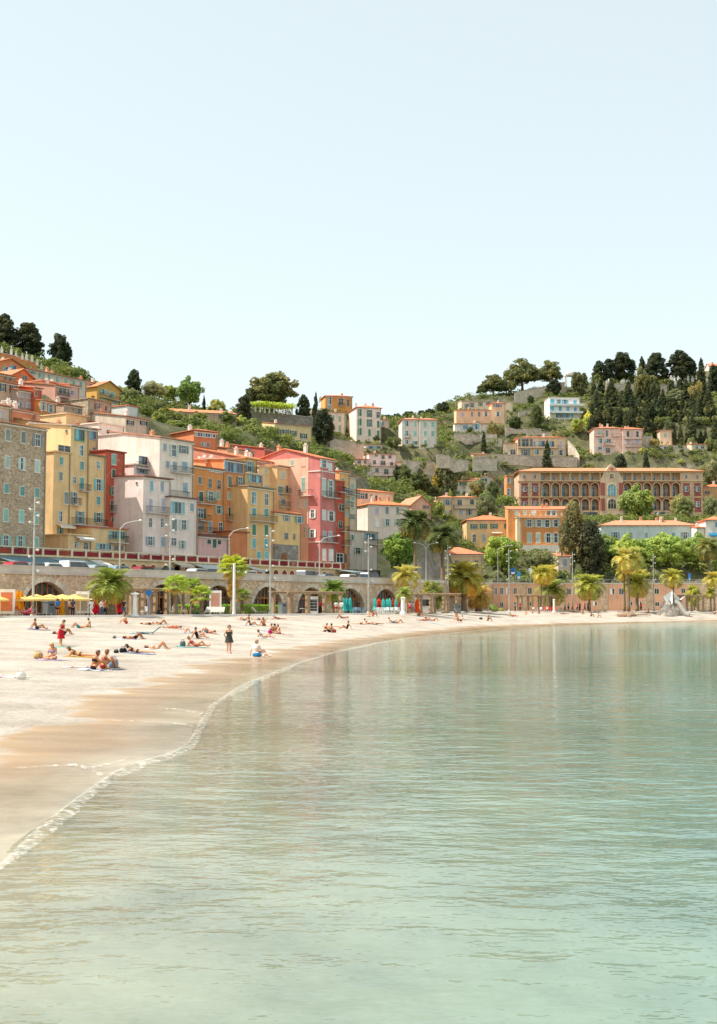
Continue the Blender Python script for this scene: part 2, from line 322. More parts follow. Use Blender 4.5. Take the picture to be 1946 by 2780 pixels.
# ------------------------------------------------------------------ beach and sea
def ground(u, v, z):
    r = ray(u, v); k = (z - CAMZ) / r.z; return Vector((r.x * k, r.y * k))
_sh = [(0, 1280), (100, 1180), (180, 1090), (300, 1000), (400, 920), (480, 860), (560, 810), (640, 778), (740, 755), (820, 728), (872, 690),
       (893, 640), (925, 580), (965, 520), (1100, 430), (1230, 380), (1350, 330), (1480, 290), (1607, 260)]
SHORE = [Vector((-16, -400)), Vector((-9.5, -20)), Vector((-6.2, 5))] + [ground(*px('h', x, y), 0) for x, y in _sh]
SHORE += [ground(u, v, 0) for u, v in ((1029, 1745), (1150, 1728), (1332, 1709), (1574, 1696), (1760, 1691), (1946, 1687.5))] + [Vector((150, 290)), Vector((900, 420)), Vector((4000, 900))]
_t = town(-12)
def on_town(u, w):
    p = town(w); s, _ = p.hit(u, HOR); q = p.pt(s); return q
EDGE = [on_town(-900, -12), on_town(0, -12), on_town(500, -12), on_town(980, -12)] + [Vector(at(u, HOR, d)[:2]) for u, d in ((1330, 272), (1640, 280), (1960, 285))] + [Vector((150, 300)), Vector((900, 440)), Vector((4000, 920))]
def seg_dist(P, line):
    best = np.full(len(P), 1e9); side = np.zeros(len(P))
    for a, b in zip(line[:-1], line[1:]):
        a = np.array(a[:2]); b = np.array(b[:2]); d = b - a; L = d @ d
        t = np.clip(((P - a) @ d) / L, 0, 1); q = a + t[:, None] * d; w = P - q; dd = np.hypot(w[:, 0], w[:, 1])
        cr = d[0] * (P[:, 1] - a[1]) - d[1] * (P[:, 0] - a[0]); m = dd < best - 1e-9
        best[m] = dd[m]; side[m] = np.sign(cr[m])
    return best, side
HUMPS = [(atz('e', 560, 850, 266), 6.5, 4, .95), (atz('e', 1120, 850, 274), 8, 5, .55), (atz('e', 1460, 850, 272), 7, 4, .5)]
def beach_zs(P):
    P = np.atleast_2d(np.asarray(P, float)); ds, ss = seg_dist(P, SHORE); de, se = seg_dist(P, EDGE)
    land = ss > 0; r = np.where(se > 0, 1.0, ds / (ds + de + 1e-6))
    x, y = P[:, 0], P[:, 1]
    und = .045 * np.sin(x * .9 + y * .35 + np.sin(y * .23) * 2) * np.sin(y * .5 - x * .3) + .03 * np.sin(x * 2.1 - y * .7)
    z = 1.93 * r ** 1.15 + und * np.clip(r * 4, 0, 1) * (se < 0)
    for c, a, b, h in HUMPS: z = z + h * np.exp(-((x - c.x) / a) ** 2 - ((y - c.y) / b) ** 2)
    wz = -np.minimum(4.2, .115 * ds ** .9)
    return np.where(land, z, wz), np.where(land, ds, -ds)
def beach_z(x, y): return float(beach_zs([(x, y)])[0][0])
def on_beach(u, v):
    r = ray(u, v); lo = np.linspace(8, 300, 1200); P = np.stack([r.x * lo / r.y, lo], 1); z = CAMZ + r.z * lo / r.y; b, _ = beach_zs(P)
    i = np.argmax(z - b < 0) if np.any(z - b < 0) else len(lo) - 1
    return Vector((P[i, 0], P[i, 1], max(b[i], 0)))
def geo_steps(a, b, s0, k):
    out = [a]; s = s0
    while out[-1] < b: out.append(out[-1] + s); s *= k
    return out
xs = [-4000, -1200, -400, -200, -120, -90, -70] + list(np.arange(-60, -14, 1.0)) + list(np.arange(-14, 4, .3)) + list(np.arange(4, 95, 1.2)) + [100, 110, 125, 150, 200, 400, 1200, 4000]
ys = [-4000, -1000, -300, -100, -50, -30, -20, -10, -4, 0, 3, 5, 7] + geo_steps(8, 325, .22, 1.0125) + [360, 450, 700, 1500, 4000]
xs = np.array(xs); ys = np.array(ys); GX, GY = np.meshgrid(xs, ys); P = np.stack([GX.ravel(), GY.ravel()], 1)
bz, sd = beach_zs(P); nx, ny = len(xs), len(ys)
ii, jj = np.meshgrid(np.arange(nx - 1), np.arange(ny - 1)); k0 = (jj * nx + ii).ravel(); FQ = np.stack([k0, k0 + 1, k0 + nx + 1, k0 + nx], 1)
me = np_mesh('beach', np.column_stack([P, bz]), FQ, M['sand'], True); a = me.attributes.new('shore', 'FLOAT', 'POINT'); a.data.foreach_set('value', sd.astype(np.float32))
tag(link('beach', me), 'pale sand beach curving round the bay', 'beach', kind='structure')
me = np_mesh('sea', np.column_stack([P, np.zeros(len(P))]), FQ, M['sea'], True); a = me.attributes.new('depth', 'FLOAT', 'POINT'); a.data.foreach_set('value', np.maximum(0, -bz).astype(np.float32))
tag(link('sea', me), 'clear turquoise water of the bay', 'sea', kind='structure')
# foam along the water's edge
def resample(pts, step_of):
    out = [pts[0].copy()]
    for a, b in zip(pts[:-1], pts[1:]):
        L = (b - a).length; n = max(1, int(L / step_of((a + b) / 2)));
        out += [a.lerp(b, (i + 1) / n) for i in range(n)]
    return out
def smooth(pts, n=3):
    for _ in range(n): pts = [pts[0]] + [(pts[i - 1] + pts[i] * 2 + pts[i + 1]) / 4 for i in range(1, len(pts) - 1)] + [pts[-1]]
    return pts
V = []; Fc = []
def foam_line(fp, wk, land):
  for i, p in enumerate(fp):
    b0 = len(V); d = (fp[min(i + 1, len(fp) - 1)] - fp[max(i - 1, 0)]).normalized(); nrm = Vector((d.y, -d.x))
    nz = math.sin(i * .21) * .5 + math.sin(i * .077 + 1) * .8 + random.uniform(-.3, .3); w = (.10 + .05 * max(-.7, nz)) * (1 + p.y / 60) * wk; z0 = beach_z(p.x, p.y) if land else 0
    for k, o in enumerate((-.5, -.2, .15, .6)):
        V.append((p.x + nrm.x * (o * w * 1.6 + nz * .05), p.y + nrm.y * (o * w * 1.6 + nz * .05), max(z0, 0) + .022 + (.02 if k in (1, 2) else 0)))
    if i: Fc.extend([(b0 - 4 + k, b0 - 3 + k, b0 + k + 1, b0 + k) for k in range(3)])
foam_line(smooth(resample(SHORE[2:-3], lambda p: .12 + p.y * .006), 12), 1, False)
for ln in ([(335, 795), (420, 813), (490, 842)], [(480, 590), (640, 600), (800, 605), (885, 628)], [(720, 538), (840, 545), (922, 568)], [(60, 810), (200, 800), (335, 795)], [(560, 775), (480, 800), (380, 815)]):
    foam_line(smooth(resample([on_beach(*px('h', x, y)).to_2d() for x, y in ln], lambda p: .15), 6), .45, True)
tag(link('foam', np_mesh('foam', V, Fc, M['foam'], True)), 'thin line of white foam where the water meets the sand', 'foam', kind='stuff')

# ------------------------------------------------------------------ promenade, quay wall, road
def strip(name, top, bot_z, line0, line1, mat, z0=None, kind='structure', label=None, cat=None):
    n = len(line0); V = []; Fs = []
    for a, b in zip(line0, line1):
        V += [(a.x, a.y, top(a)), (b.x, b.y, top(b)), (a.x, a.y, bot_z), (b.x, b.y, bot_z)]
    for i in range(n - 1):
        k = i * 4; Fs += [(k, k + 4, k + 5, k + 1), (k + 2, k + 6, k + 4, k), (k + 1, k + 5, k + 7, k + 3)]
    return tag(link(name, np_mesh(name, V, Fs, mat)), label, cat, kind=kind)
K1, K2, K3 = Vector(at(1335, HOR, 290)[:2]), Vector(at(1960, HOR, 297)[:2]), Vector((260, 330))
QUAY = [on_town(-900, 0), on_town(0, 0), on_town(1085, 0), K1, K2, K3]
def off(line, w):
    out = []
    for i, p in enumerate(line):
        d0 = (p - line[i - 1]).normalized() if i else None; d1 = (line[i + 1] - p).normalized() if i < len(line) - 1 else None
        d = ((d0 or d1) + (d1 or d0)).normalized(); out.append(p + Vector((-d.y, d.x)) * w)
    return out
ROADZ = {0: 6.5, 1: 6.5, 2: 6.5, 3: 7.7, 4: 7.7, 5: 7.7}
PE = [EDGE[0], EDGE[1], EDGE[3], EDGE[4], EDGE[6], Vector((258, 318))]
strip('promenade', lambda p: PROM_Z, 1.0, PE, [p for p in off(QUAY, 1.4)], M['paving'], label='pale paved promenade between beach and quay wall', cat='promenade')
# low kerb at the sand
strip('kerb', lambda p: PROM_Z + .12, 1.0, [p for p in off(PE, -.25)], [p for p in off(PE, .1)], M['concrete'], label='low concrete kerb where the promenade meets the sand', cat='kerb')
qz = {id(p): ROADZ[i] for i, p in enumerate(QUAY)}
def road_top(line):
    lut = {(round(p.x, 3), round(p.y, 3)): ROADZ[i] for i, p in enumerate(line)}
    return lambda p: lut.get((round(p.x, 3), round(p.y, 3)), 6.5)
l0, l1 = off(QUAY, 1.62), off(QUAY, 15)
lut = {}
for ln in (l0, l1):
    for i, p in enumerate(ln): lut[(round(p.x, 3), round(p.y, 3))] = ROADZ[i]
strip('road', lambda p: lut[(round(p.x, 3), round(p.y, 3))], 5.9, l0, l1, M['asphalt'], label='asphalt quay road behind the parapet', cat='road')
l2, l3 = off(QUAY, 11.6), off(QUAY, 15.2)
for ln in (l2, l3):
    for i, p in enumerate(ln): lut[(round(p.x, 3), round(p.y, 3))] = ROADZ[i] + .13
strip('pavement', lambda p: lut[(round(p.x, 3), round(p.y, 3))], 6.0, l2, l3, M['paving'], label='raised pavement along the inner side of the quay road', cat='pavement')

TW = R(TANG)
def arch_curve(c, r, zs, n=14, e=1.0): return [(c - r * math.cos(math.pi * i / n), zs + r * e * math.sin(math.pi * i / n)) for i in range(n + 1)]
def wall_bay(mb, a, b, H, c, r, zs, depth, e=1.0):
    """front face of one bay with an arched hole, plus the soffit of the arch"""
    cur = arch_curve(c, r, zs, 20, e)
    def outer(p):
        dx, dz = p[0] - c, max(p[1] - zs, 1e-4)
        k = min(((b - c) / dx) if dx > 1e-6 else 1e9, ((a - c) / dx) if dx < -1e-6 else 1e9, (H - zs) / dz)
        return (c + dx * k, zs + dz * k)
    vs = []; fs = []
    out = [outer(p) for p in cur]; out[0] = (a, zs); out[-1] = (b, zs)
    for p, q in zip(cur, out): vs += [(p[0], 0, p[1]), (q[0], 0, q[1]), (p[0], depth, p[1])]
    corners = []
    for i in range(len(cur) - 1):
        k = i * 3; fs += [(k, k + 3, k + 4, k + 1), (k + 3, k, k + 2, k + 5)]
        (x0, z0), (x1, z1) = out[i], out[i + 1]
        if abs(x0 - a) < 1e-4 and abs(z0 - H) > 1e-4 and abs(z1 - H) < 1e-4: corners.append((k + 1, k + 4, (a, 0, H)))
        if abs(x1 - b) < 1e-4 and abs(z1 - H) > 1e-4 and abs(z0 - H) < 1e-4: corners.append((k + 1, k + 4, (b, 0, H)))
    for i0, i1, p in corners: vs.append(p); fs.append((i0, i1, len(vs) - 1))
    mb.add(vs, fs)
    if zs > .01:
        for x0, x1, xe in ((a, c - r, c - r), (c + r, b, c + r)):
            mb.add([(x0, 0, 0), (x1, 0, 0), (x1, 0, zs), (x0, 0, zs)], [(0, 1, 2, 3)])
            mb.add([(xe, 0, 0), (xe, depth, 0), (xe, depth, zs), (xe, 0, zs)], [(0, 1, 2, 3)])
def fan_quad(c, r0, r1, a0, a1, zs, y0, y1, mb):
    p = lambda r, a: (c - r * math.cos(a), zs + r * math.sin(a))
    mb.prism([p(r0, a0), p(r0, a1), p(r1, a1), p(r1, a0)][::-1], y0, y1)
pl0 = town(0); s_left = pl0.hit(-420, HOR)[0]; s_right = pl0.hit(1118, HOR)[0]
qw = thing('quay_wall', 'long rubble stone quay wall with shop arches under the road', 'wall', (*pl0.pt(s_left), PROM_Z), TW)
acs = [pl0.hit(u, HOR)[0] - s_left for u in (124, 291, 443, 595, 728, 847, 953, 1046)]
acs = [acs[0] - 30, acs[0] - 20, acs[0] - 10] + acs; acs = [c for c in acs if c > 4.5]
L = s_right - s_left; mb = MB(); HW = 4.55
bounds = [0] + [(a + b) / 2 for a, b in zip(acs[:-1], acs[1:])] + [L]
for i, c in enumerate(acs): wall_bay(mb, bounds[i], bounds[i + 1], HW, c, 3.55, .2, 1.6)
mb.box(0, L, .002, 1.6, HW - .3, HW - .002)
mb.obj('wall_face', M['quay_stone'], qw)
box_obj('parapet', M['concrete'], qw, 0, L, -.12, .45, HW + .12, 5.4, )
box_obj('string_course', M['concrete'], qw, 0, L, -.26, .5, HW, HW + .12)
box_obj('coping', M['concrete'], qw, 0, L, -.2, .55, 5.4, 5.5)
vmesh = None
for ci, c in enumerate(acs):
    n = 26
    if vmesh is None:
        m_ = MB(); fan_quad(0, 3.56, 4.12, -.5 * math.pi / n * .93, .5 * math.pi / n * .93, 0, -.07, .25, m_); vmesh = m_.mesh('voussoir', M['voussoir'])
    for k in range(n):
        o = link('voussoir', vmesh, qw, loc=(c, 0, .2)); o.rotation_euler = (0, (k + .5) * math.pi / n, 0); o.scale = (1 + random.uniform(-.006, .012), random.uniform(.9, 1.1), 1)
    # shopfront in the arch
    inner = MB().prism([(c + x, z) for x, z in [(3.5 * math.cos(math.pi * i / 20), .2 + 3.5 * math.sin(math.pi * i / 20)) for i in range(21)]] + [(c - 3.5, 0), (c + 3.5, 0)][:2], 1.25, 1.5)
    sf = inner.obj('shopfront', M['interior'], qw)
    for k in range(-4, 5):
        x = k * .8; h = .2 + math.sqrt(max(.05, 3.5 ** 2 - x * x))
        box_obj('mullion', M['shopwood'], sf, c + x - .09, c + x + .09, .62, .8, 0, h)
    box_obj('transom', M['shopwood'], sf, c - 3.0, c + 3.0, .56, .8, 2.05, 2.27)
    for k in range(-4, 4):
        x0 = k * .8 + .07; x1 = x0 + .66; xm = max(abs(x0), abs(x1)); h = .12 + math.sqrt(max(.05, 3.4 ** 2 - xm * xm))
        if h > 2.35: box_obj('pane', M['glass'], sf, c + x0, c + x1, 0.7, .72, 2.27, h)
        if k not in (-1, 0) or ci % 2: box_obj('pane', M['glass'], sf, c + x0, c + x1, 0.7, .72, .25, min(h, 2.04))
# the wall of the far side of the bay: peach panels between stone piers
pr = Plane(K1, math.degrees(math.atan2(K2.y - K1.y, K2.x - K1.x)))
zr = 8.6 - PROM_Z
rw = thing('retaining_wall', 'peach panelled sea wall with stone piers below the far road', 'wall', (*K1, PROM_Z), pr.a)
def rx(z, x): return pr.hit(*px(z, x, 700))[0]
Lr = (K2 - K1).length + 60
pans = [('b', 350, 630), ('b', 720, 1040), ('b', 1140, 1505), ('e', 420, 805), ('e', 920, 1280)]
edges = []
for z, a, b in pans: edges.append((rx(z, a), rx(z, b)))
box_obj('masonry', M['quay_stone'], rw, -22, Lr, 0, .9, 0, zr - .5)
box_obj('coping', M['concrete'], rw, -22, Lr, -.25, 1.0, zr - .5, zr - .2)
for a, b in edges: box_obj('panel', M['plaster'], rw, a, b, -.12, .01, 0, zr - .52, 'dfae90')
mb = MB()
for i in range(int((Lr + 22) / 2)): mb.box(-22 + i * 2, -21.93 + i * 2, .3, .37, zr - .2, zr + .6)
mb.box(-22, Lr, .3, .37, zr + .55, zr + .62); mb.box(-22, Lr, .31, .36, zr + .2, zr + .25); mb.obj('railing', M['steel'], rw)
for z, x, y, w, h in [('b', 378, 660, 26, 66), ('b', 443, 662, 32, 68), ('b', 508, 662, 30, 68), ('b', 590, 662, 32, 68), ('b', 750, 662, 38, 66), ('b', 1177, 668, 40, 62), ('b', 1268, 668, 42, 62),
                      ('b', 1460, 668, 40, 60), ('e', 460, 668, 42, 60), ('e', 558, 668, 46, 64), ('e', 660, 672, 36, 60), ('e', 762, 668, 38, 62), ('e', 945, 665, 46, 56), ('e', 1235, 660, 40, 50),
                      ('b', 443, 812, 34, 50), ('b', 590, 808, 32, 45), ('b', 750, 805, 40, 40), ('b', 1460, 800, 40, 40), ('e', 660, 800, 40, 40), ('e', 760, 800, 40, 40), ('e', 950, 805, 44, 40)]:
    s, zz = pr.hit(*px(z, x, y)); k = 290 / F / ZN[z][2]; w *= k; h *= k; zz -= PROM_Z
    f = box_obj('window', M['paint'], rw, s - w / 2 - .1, s + w / 2 + .1, -.2, -.1, zz - h / 2 - .1, zz + h / 2 + .1, 'e8e0d2')
    box_obj('pane', M['glass'] if x % 4 else M['paint'], f, s - w / 2, s - .05, -.225, -.19, zz - h / 2, zz + h / 2, 'f2efe8'); box_obj('pane', M['glass'], f, s + .05, s + w / 2, -.225, -.19, zz - h / 2, zz + h / 2)
# stretch of quay wall linking the two
_lv = QUAY[3] - QUAY[2]; lw = thing('link_wall', 'plain stone quay wall behind the bushy palms at the bend of the road', 'wall', (*QUAY[2], PROM_Z), math.atan2(_lv.y, _lv.x))
mb = MB(); Ll = _lv.length
mb.add([(0, 0, 0), (Ll, 0, 0), (Ll, 0, 5.9), (0, 0, 4.9), (0, .6, 0), (Ll, .6, 0), (Ll, .6, 5.9), (0, .6, 4.9)], [(0, 1, 2, 3), (3, 2, 6, 7), (5, 4, 7, 6), (1, 5, 6, 2), (4, 0, 3, 7)]); mb.obj('masonry', M['quay_stone'], lw)
mb = MB(); mb.add([(0, -.15, 4.9), (Ll, -.15, 5.9), (Ll, -.15, 6.5), (0, -.15, 5.45), (0, .75, 4.9), (Ll, .75, 5.9), (Ll, .75, 6.5), (0, .75, 5.45)], [(0, 1, 2, 3), (3, 2, 6, 7), (5, 4, 7, 6), (1, 5, 6, 2), (4, 0, 3, 7), (0, 4, 5, 1)]); mb.obj('parapet', M['concrete'], lw)

# ------------------------------------------------------------------ arcade under the old town terrace
AW = 14.2; pa = town(AW); sa0, sa1 = pa.hit(-150, HOR)[0], pa.hit(925, HOR)[0]
ar = thing('arcade', 'cream arcade of dark red arched doors with red panelled terrace parapet', 'arcade', (*pa.pt(sa0), ROAD_Z), TW); La = sa1 - sa0
box_obj('wall', M['plaster'], ar, 0, La, 0, .5, 0, 2.75, 'e3c392')
box_obj('cornice', M['plaster'], ar, -.1, La + .1, -.22, .6, 2.75, 2.95, 'ecd8b4')
box_obj('terrace', M['paving'], ar, -.05, La + .05, .51, 40, .1, 2.74)
nps = int(La / 2.5); sp_ = La / nps
for i in range(nps + 1): box_obj('post', M['plaster'], ar, i * sp_ - .16, i * sp_ + .16, -.06, .3, 2.95, 3.78, 'ecdcc0')
for i in range(nps):
    box_obj('panel', M['plaster'], ar, i * sp_ + .18, (i + 1) * sp_ - .18, .02, .16, 3.05, 3.62, ['93333a', '9c3d3c', '8a2f3a', 'a8503f'][i % 4])
box_obj('handrail', M['plaster'], ar, 0, La, -.08, .32, 3.78, 3.92, 'ecdcc0')
dm = MB(); dm.prism([(.62 * math.cos(math.pi * i / 12), 1.35 + .62 * math.sin(math.pi * i / 12)) for i in range(13)] + [(-.62, 0), (.62, 0)], -.05, .02); dmesh = dm.mesh('door', M['paint'])
dr = MB(); dr.add([], [])
for i in range(12):
    a0, a1 = math.pi * i / 12, math.pi * (i + 1) / 12; dr.prism([(.62 * math.cos(a0), 1.35 + .62 * math.sin(a0)), (.8 * math.cos(a0), 1.35 + .8 * math.sin(a0)), (.8 * math.cos(a1), 1.35 + .8 * math.sin(a1)), (.62 * math.cos(a1), 1.35 + .62 * math.sin(a1))], -.08, .02)
rmesh = dr.mesh('surround', M['paint'])
us = [px('3', x, 290)[0] for x in (885, 970, 1068, 1165, 1245, 1332, 1440, 1540)] + [px('6', x, 130)[0] for x in (95, 185, 270, 350, 430, 520, 600, 670, 745, 817, 885, 960, 1035, 1100, 1162, 1215, 1270, 1330, 1385)]
for i, u in enumerate(us):
    s = pa.hit(u, HOR)[0] - sa0
    d = link('door', dmesh, ar, ['8d2b33', '7a2530', '3b2a28', '9c3a3a'][(i * 7) % 4], loc=(s, 0, .3)); link('surround', rmesh, d, 'ead3ae')

# ------------------------------------------------------------------ houses
def pale(c, k=.08, g=.72):
    c = lin(c); l = .3 * c[0] + .6 * c[1] + .1 * c[2]; return tuple(((x * (1 - k) + l * k) * .97 + g * .035) * w for x, w in zip(c, (1.07, .97, .92)))
CTRL = []            # ground points for the hillside
PADS = []            # house footprints the ground must not rise above
SHC = dict(teal='5fa9a4', mint='86cdb4', sage='93b8a0', grey='87938f', bg='9cafbb', green='3a8f63', dkg='456656', white='eee9e0', turq='5ccacb', olive='787f62', lil='b9b3c6', ltg='b7cfc0', blue='7fb4c6', brn='7b5a48', dk='4b5450', red='a5483c')
SHC = {k: tuple(q * .72 + (.3 * c[0] + .6 * c[1] + .1 * c[2]) * .28 for q in c) for k, c in ((k, lin(v)) for k, v in SHC.items())}
def unit(name, fn, mat):
    m = MB(); fn(m); return m.mesh(name, mat)
def _frame(m):
    for a in ((-.58, -.5, -.56, .56), (.5, .58, -.56, .56)): m.box(a[0], a[1], -.07, .03, a[2], a[3])
    m.box(-.5, .5, -.07, .03, .5, .56); m.box(-.62, .62, -.14, .03, -.6, -.53); m.box(-.03, .03, -.045, .02, -.53, .5); m.box(-.5, -.03, -.04, .02, .1, .14); m.box(.03, .5, -.04, .02, .1, .14)
U_frame = unit('window', _frame, M['paint'])
U_pane = [unit('pane', lambda m, a=a: m.box(a, a + .47, -.02, .02, -.53, .5), M['glass']) for a in (-.5, .03)]
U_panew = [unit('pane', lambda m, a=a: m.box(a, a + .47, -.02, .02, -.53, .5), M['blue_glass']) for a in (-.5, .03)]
def _leaf(m, x0, x1, y0, y1):
    m.box(x0, x1, y0, y1, -.53, .5)
    for zz in (-.53, -.04, .45): m.box(x0 + .02, x1 - .02, y0 - .015, y0, zz, zz + .05)
U_closed = [unit('shutter', lambda m, a=a: _leaf(m, a, a + .49, -.09, -.05), M['shutter']) for a in (-.495, .005)]
U_open = [unit('shutter', lambda m, a=a: _leaf(m, a, a + .49, -.09, -.04), M['shutter']) for a in (-1.10, .61)]
class House:
    def __init__(s, name, label, pl, z, L, B, cat='house', group=None, zb=None):
        s.z = z
        if isinstance(pl, tuple):
            p = atz(z, L, B, pl[0]); pl = Plane((p.x, p.y), pl[1])
        s.pl = pl; s.s0 = pl.hit(*px(z, L, B))[0]; s.zb = pl.hit(*px(z, L, B))[1] if zb is None else zb
        q = pl.pt(s.s0); s.root = thing(name, label, cat, (q.x, q.y, s.zb), pl.a, group)
    def plane(s, w): q = s.pl.pt(0, w); return Plane((q.x, q.y), math.degrees(s.pl.a))
    def loc(s, x, y, w=0, z=None):
        p = s.plane(w); a, b = p.hit(*px(z or s.z, x, y)); return a - s.s0, b - s.zb
    def scale(s, x, y, w=0, z=None):
        z = z or s.z; x0, _ = s.loc(x - 8, y, w, z); x1, _ = s.loc(x + 8, y, w, z); _, z0 = s.loc(x, y + 8, w, z); _, z1 = s.loc(x, y - 8, w, z)
        return (x1 - x0) / 16, (z1 - z0) / 16
    def vol(s, L, Rr, T, color, w=0, D=9, B=None, roof='shed', rc='d2906a', rise=1.5, oh=.45, mat='plaster', z=None, under=9, ctrl=True, chim=1, tx=None):
        z = z or s.z; ym = T + 40; x0, _ = s.loc(L, ym, w, z); x1, _ = s.loc(Rr, ym, w, z); H = s.loc(tx if tx is not None else (L + Rr) / 2, T, w, z)[1]
        b = 0 if B is None else s.loc((L + Rr) / 2, B, w, z)[1]; y0, y1 = w, w + D; z0 = b - under
        m = MB(); W = x1 - x0
        if roof == 'gable': m.add(*[[(x, y, zz) for x in (x0, x1) for y, zz in ((y0, z0), (y1, z0), (y1, H), ((y0 + y1) / 2, H + rise), (y0, H))], [(0, 1, 2, 3, 4)[::-1], (5, 6, 7, 8, 9), (0, 5, 9, 4), (1, 0, 5, 6)[::-1], (2, 7, 6, 1)[::-1], (3, 8, 7, 2), (4, 9, 8, 3)]])
        elif roof == 'front': m.prism([(x0, z0), (x1, z0), (x1, H), ((x0 + x1) / 2, H + rise), (x0, H)], y0, y1)
        elif roof == 'shed': m.add([(x, y, zz) for x in (x0, x1) for y, zz in ((y0, z0), (y1, z0), (y1, H + rise), (y0, H))], [(3, 2, 1, 0), (4, 5, 6, 7), (0, 4, 7, 3), (1, 2, 6, 5), (2, 3, 7, 6), (0, 1, 5, 4)])
        else: m.box(x0, x1, y0, y1, z0, H)
        s.xs = getattr(s, 'xs', []) + [x0]; s.x1 = x1
        wall = m.obj('wall', M[mat], s.root, pale(color))
        if D > 3.9: MB().tube([(x1 - .22, y0 - .09, z0), (x1 - .22, y0 - .09, H - .1)], .065, 6).obj('drainpipe', M['paint'], s.root, '9a9080')
        r = MB(); t = .16; o = oh
        if roof == 'gable':
            ym_ = (y0 + y1) / 2; k = rise / (ym_ - y0)
            P = [(y0 - o, H - k * o + .02), (ym_, H + rise + .02), (y1 + o, H - k * o + .02), (y1 + o, H - k * o + t), (ym_, H + rise + t), (y0 - o, H - k * o + t)]
            n = 6; r.add([(x0 - o * .6, y, q) for y, q in P] + [(x1 + o * .6, y, q) for y, q in P], [(0, 1, 4, 5), (1, 2, 3, 4), (11, 10, 7, 6), (10, 9, 8, 7)] + [(i, n + i, n + (i + 1) % n, (i + 1) % n) for i in range(n)])
        elif roof == 'front':
            xm = (x0 + x1) / 2; k = rise / (xm - x0)
            P = [(x0 - o, H - k * o + .02), (xm, H + rise + .02), (x1 + o, H - k * o + .02), (x1 + o, H - k * o + t), (xm, H + rise + t), (x0 - o, H - k * o + t)]
            n = 6; r.add([(x, y0 - o, q) for x, q in P] + [(x, y1 + o, q) for x, q in P], [(5, 4, 1, 0), (4, 3, 2, 1), (6, 7, 10, 11), (7, 8, 9, 10)] + [((i + 1) % n, n + (i + 1) % n, n + i, i) for i in range(n)])
        elif roof == 'shed':
            k = rise / D; a, b2 = H - k * o + .02, H + rise + k * .1 + .02
            r.add([(x, y, q) for x in (x0 - o * .5, x1 + o * .5) for y, q in ((y0 - o, a), (y1 + .1, b2), (y1 + .1, b2 + t), (y0 - o, a + t))], [(3, 2, 1, 0), (4, 5, 6, 7), (0, 4, 7, 3), (1, 2, 6, 5), (2, 3, 7, 6), (0, 1, 5, 4)])
        elif roof == 'hip':
            h = min(D, W) / 2 + o; r.box(x0 - o, x1 + o, y0 - o, y1 + o, H + .02, H + t)
            if W >= D: rd = [(x0 - o + h, (y0 + y1) / 2), (x1 + o - h, (y0 + y1) / 2)]
            else: rd = [((x0 + x1) / 2, y0 - o + h), ((x0 + x1) / 2, y1 + o - h)]
            r.v += [(*rd[0], H + rise), (*rd[1], H + rise)]
            for f in ([(4, 5, 9, 8), (5, 6, 9), (6, 7, 8, 9), (7, 4, 8)] if W >= D else [(4, 5, 8), (5, 6, 9, 8), (6, 7, 9), (7, 4, 8, 9)]): r.f.append(f); r.m.append(0)
        else: r.box(x0 - o * .4, x1 + o * .4, y0 - o * .5, y1 + .1, H + .01, H + .2)
        ro = r.obj('roof', M['tiles'] if roof != 'flat' else M['plaster'], s.root, pale(rc, .02, .5))
        if roof != 'flat':
            for k in range(chim):
                cx = x0 + W * random.uniform(.15, .85); cy = y0 + D * random.uniform(.3, .7); ch = H + rise * (1 if roof != 'shed' else .7) + random.uniform(.3, .8)
                c = MB(); c.box(cx - .32, cx + .32, cy - .25, cy + .25, H - .2, ch); c.box(cx - .4, cx + .4, cy - .33, cy + .33, ch, ch + .1)
                for q in (-.18, .18): c.lathe([(.1, 0), (.12, .3), (.09, .34)], 7, (cx + q, cy, ch + .1))
                c.obj('chimney', M['plaster'], ro, random.choice(['e4d8cb', 'd9a584', 'efe8de']))
        if roof == 'hip' or roof == 'gable' or roof == 'shed':
            box_obj('cornice', M['plaster'], s.root, x0 - .08, x1 + .08, y0 - .16, y0 - .003, H - .32, H - .12, 'e6dccb')
        if ctrl:
            PADS.append((s.pl.pt(s.s0), s.pl.t, s.pl.n, x0, x1, y0, y1, s.zb + b - .3))
            for x, y in ((x0, y0 - 1), (x1, y0 - 1), (x0, y1), (x1, y1), ((x0 + x1) / 2, (y0 + y1) / 2)):
                q = s.pl.pt(x + s.s0, y); CTRL.append((q.x, q.y, s.zb + b - (.3 if y < y1 else -1.0)))
        return s
    def _win(s, x, y, w_, h_, kind, col, px_, rot=0, par=None):
        """x,y,z local centre; size in metres"""
        fc = 'efe9df'; n = 'window'
        if kind == 'b':
            b = MB().box(-w_ / 2, w_ / 2, -.75, 0, -.12, 0).obj('balcony', M['concrete'], s.root, loc=px_); b.rotation_euler = (0, 0, rot)
            m = MB(); k = max(3, int(w_ / .22)); h_ = max(h_, .85)
            for i in range(k + 1): q = -w_ / 2 + .03 + (w_ - .06) * i / k; m.box(q - .012, q + .012, -.72, -.696, 0, h_)
            for q in (-w_ / 2 + .02, w_ / 2 - .02):
                for j in range(4): m.box(q - .012, q + .012, -.72 + j * .18, -.70 + j * .18, 0, h_)
            m.box(-w_ / 2, w_ / 2, -.74, -.68, h_, h_ + .05); m.box(-w_ / 2, -w_ / 2 + .04, -.7, 0, h_, h_ + .05); m.box(w_ / 2 - .04, w_ / 2, -.7, 0, h_, h_ + .05)
            m.obj('railing', M['iron'], b); return
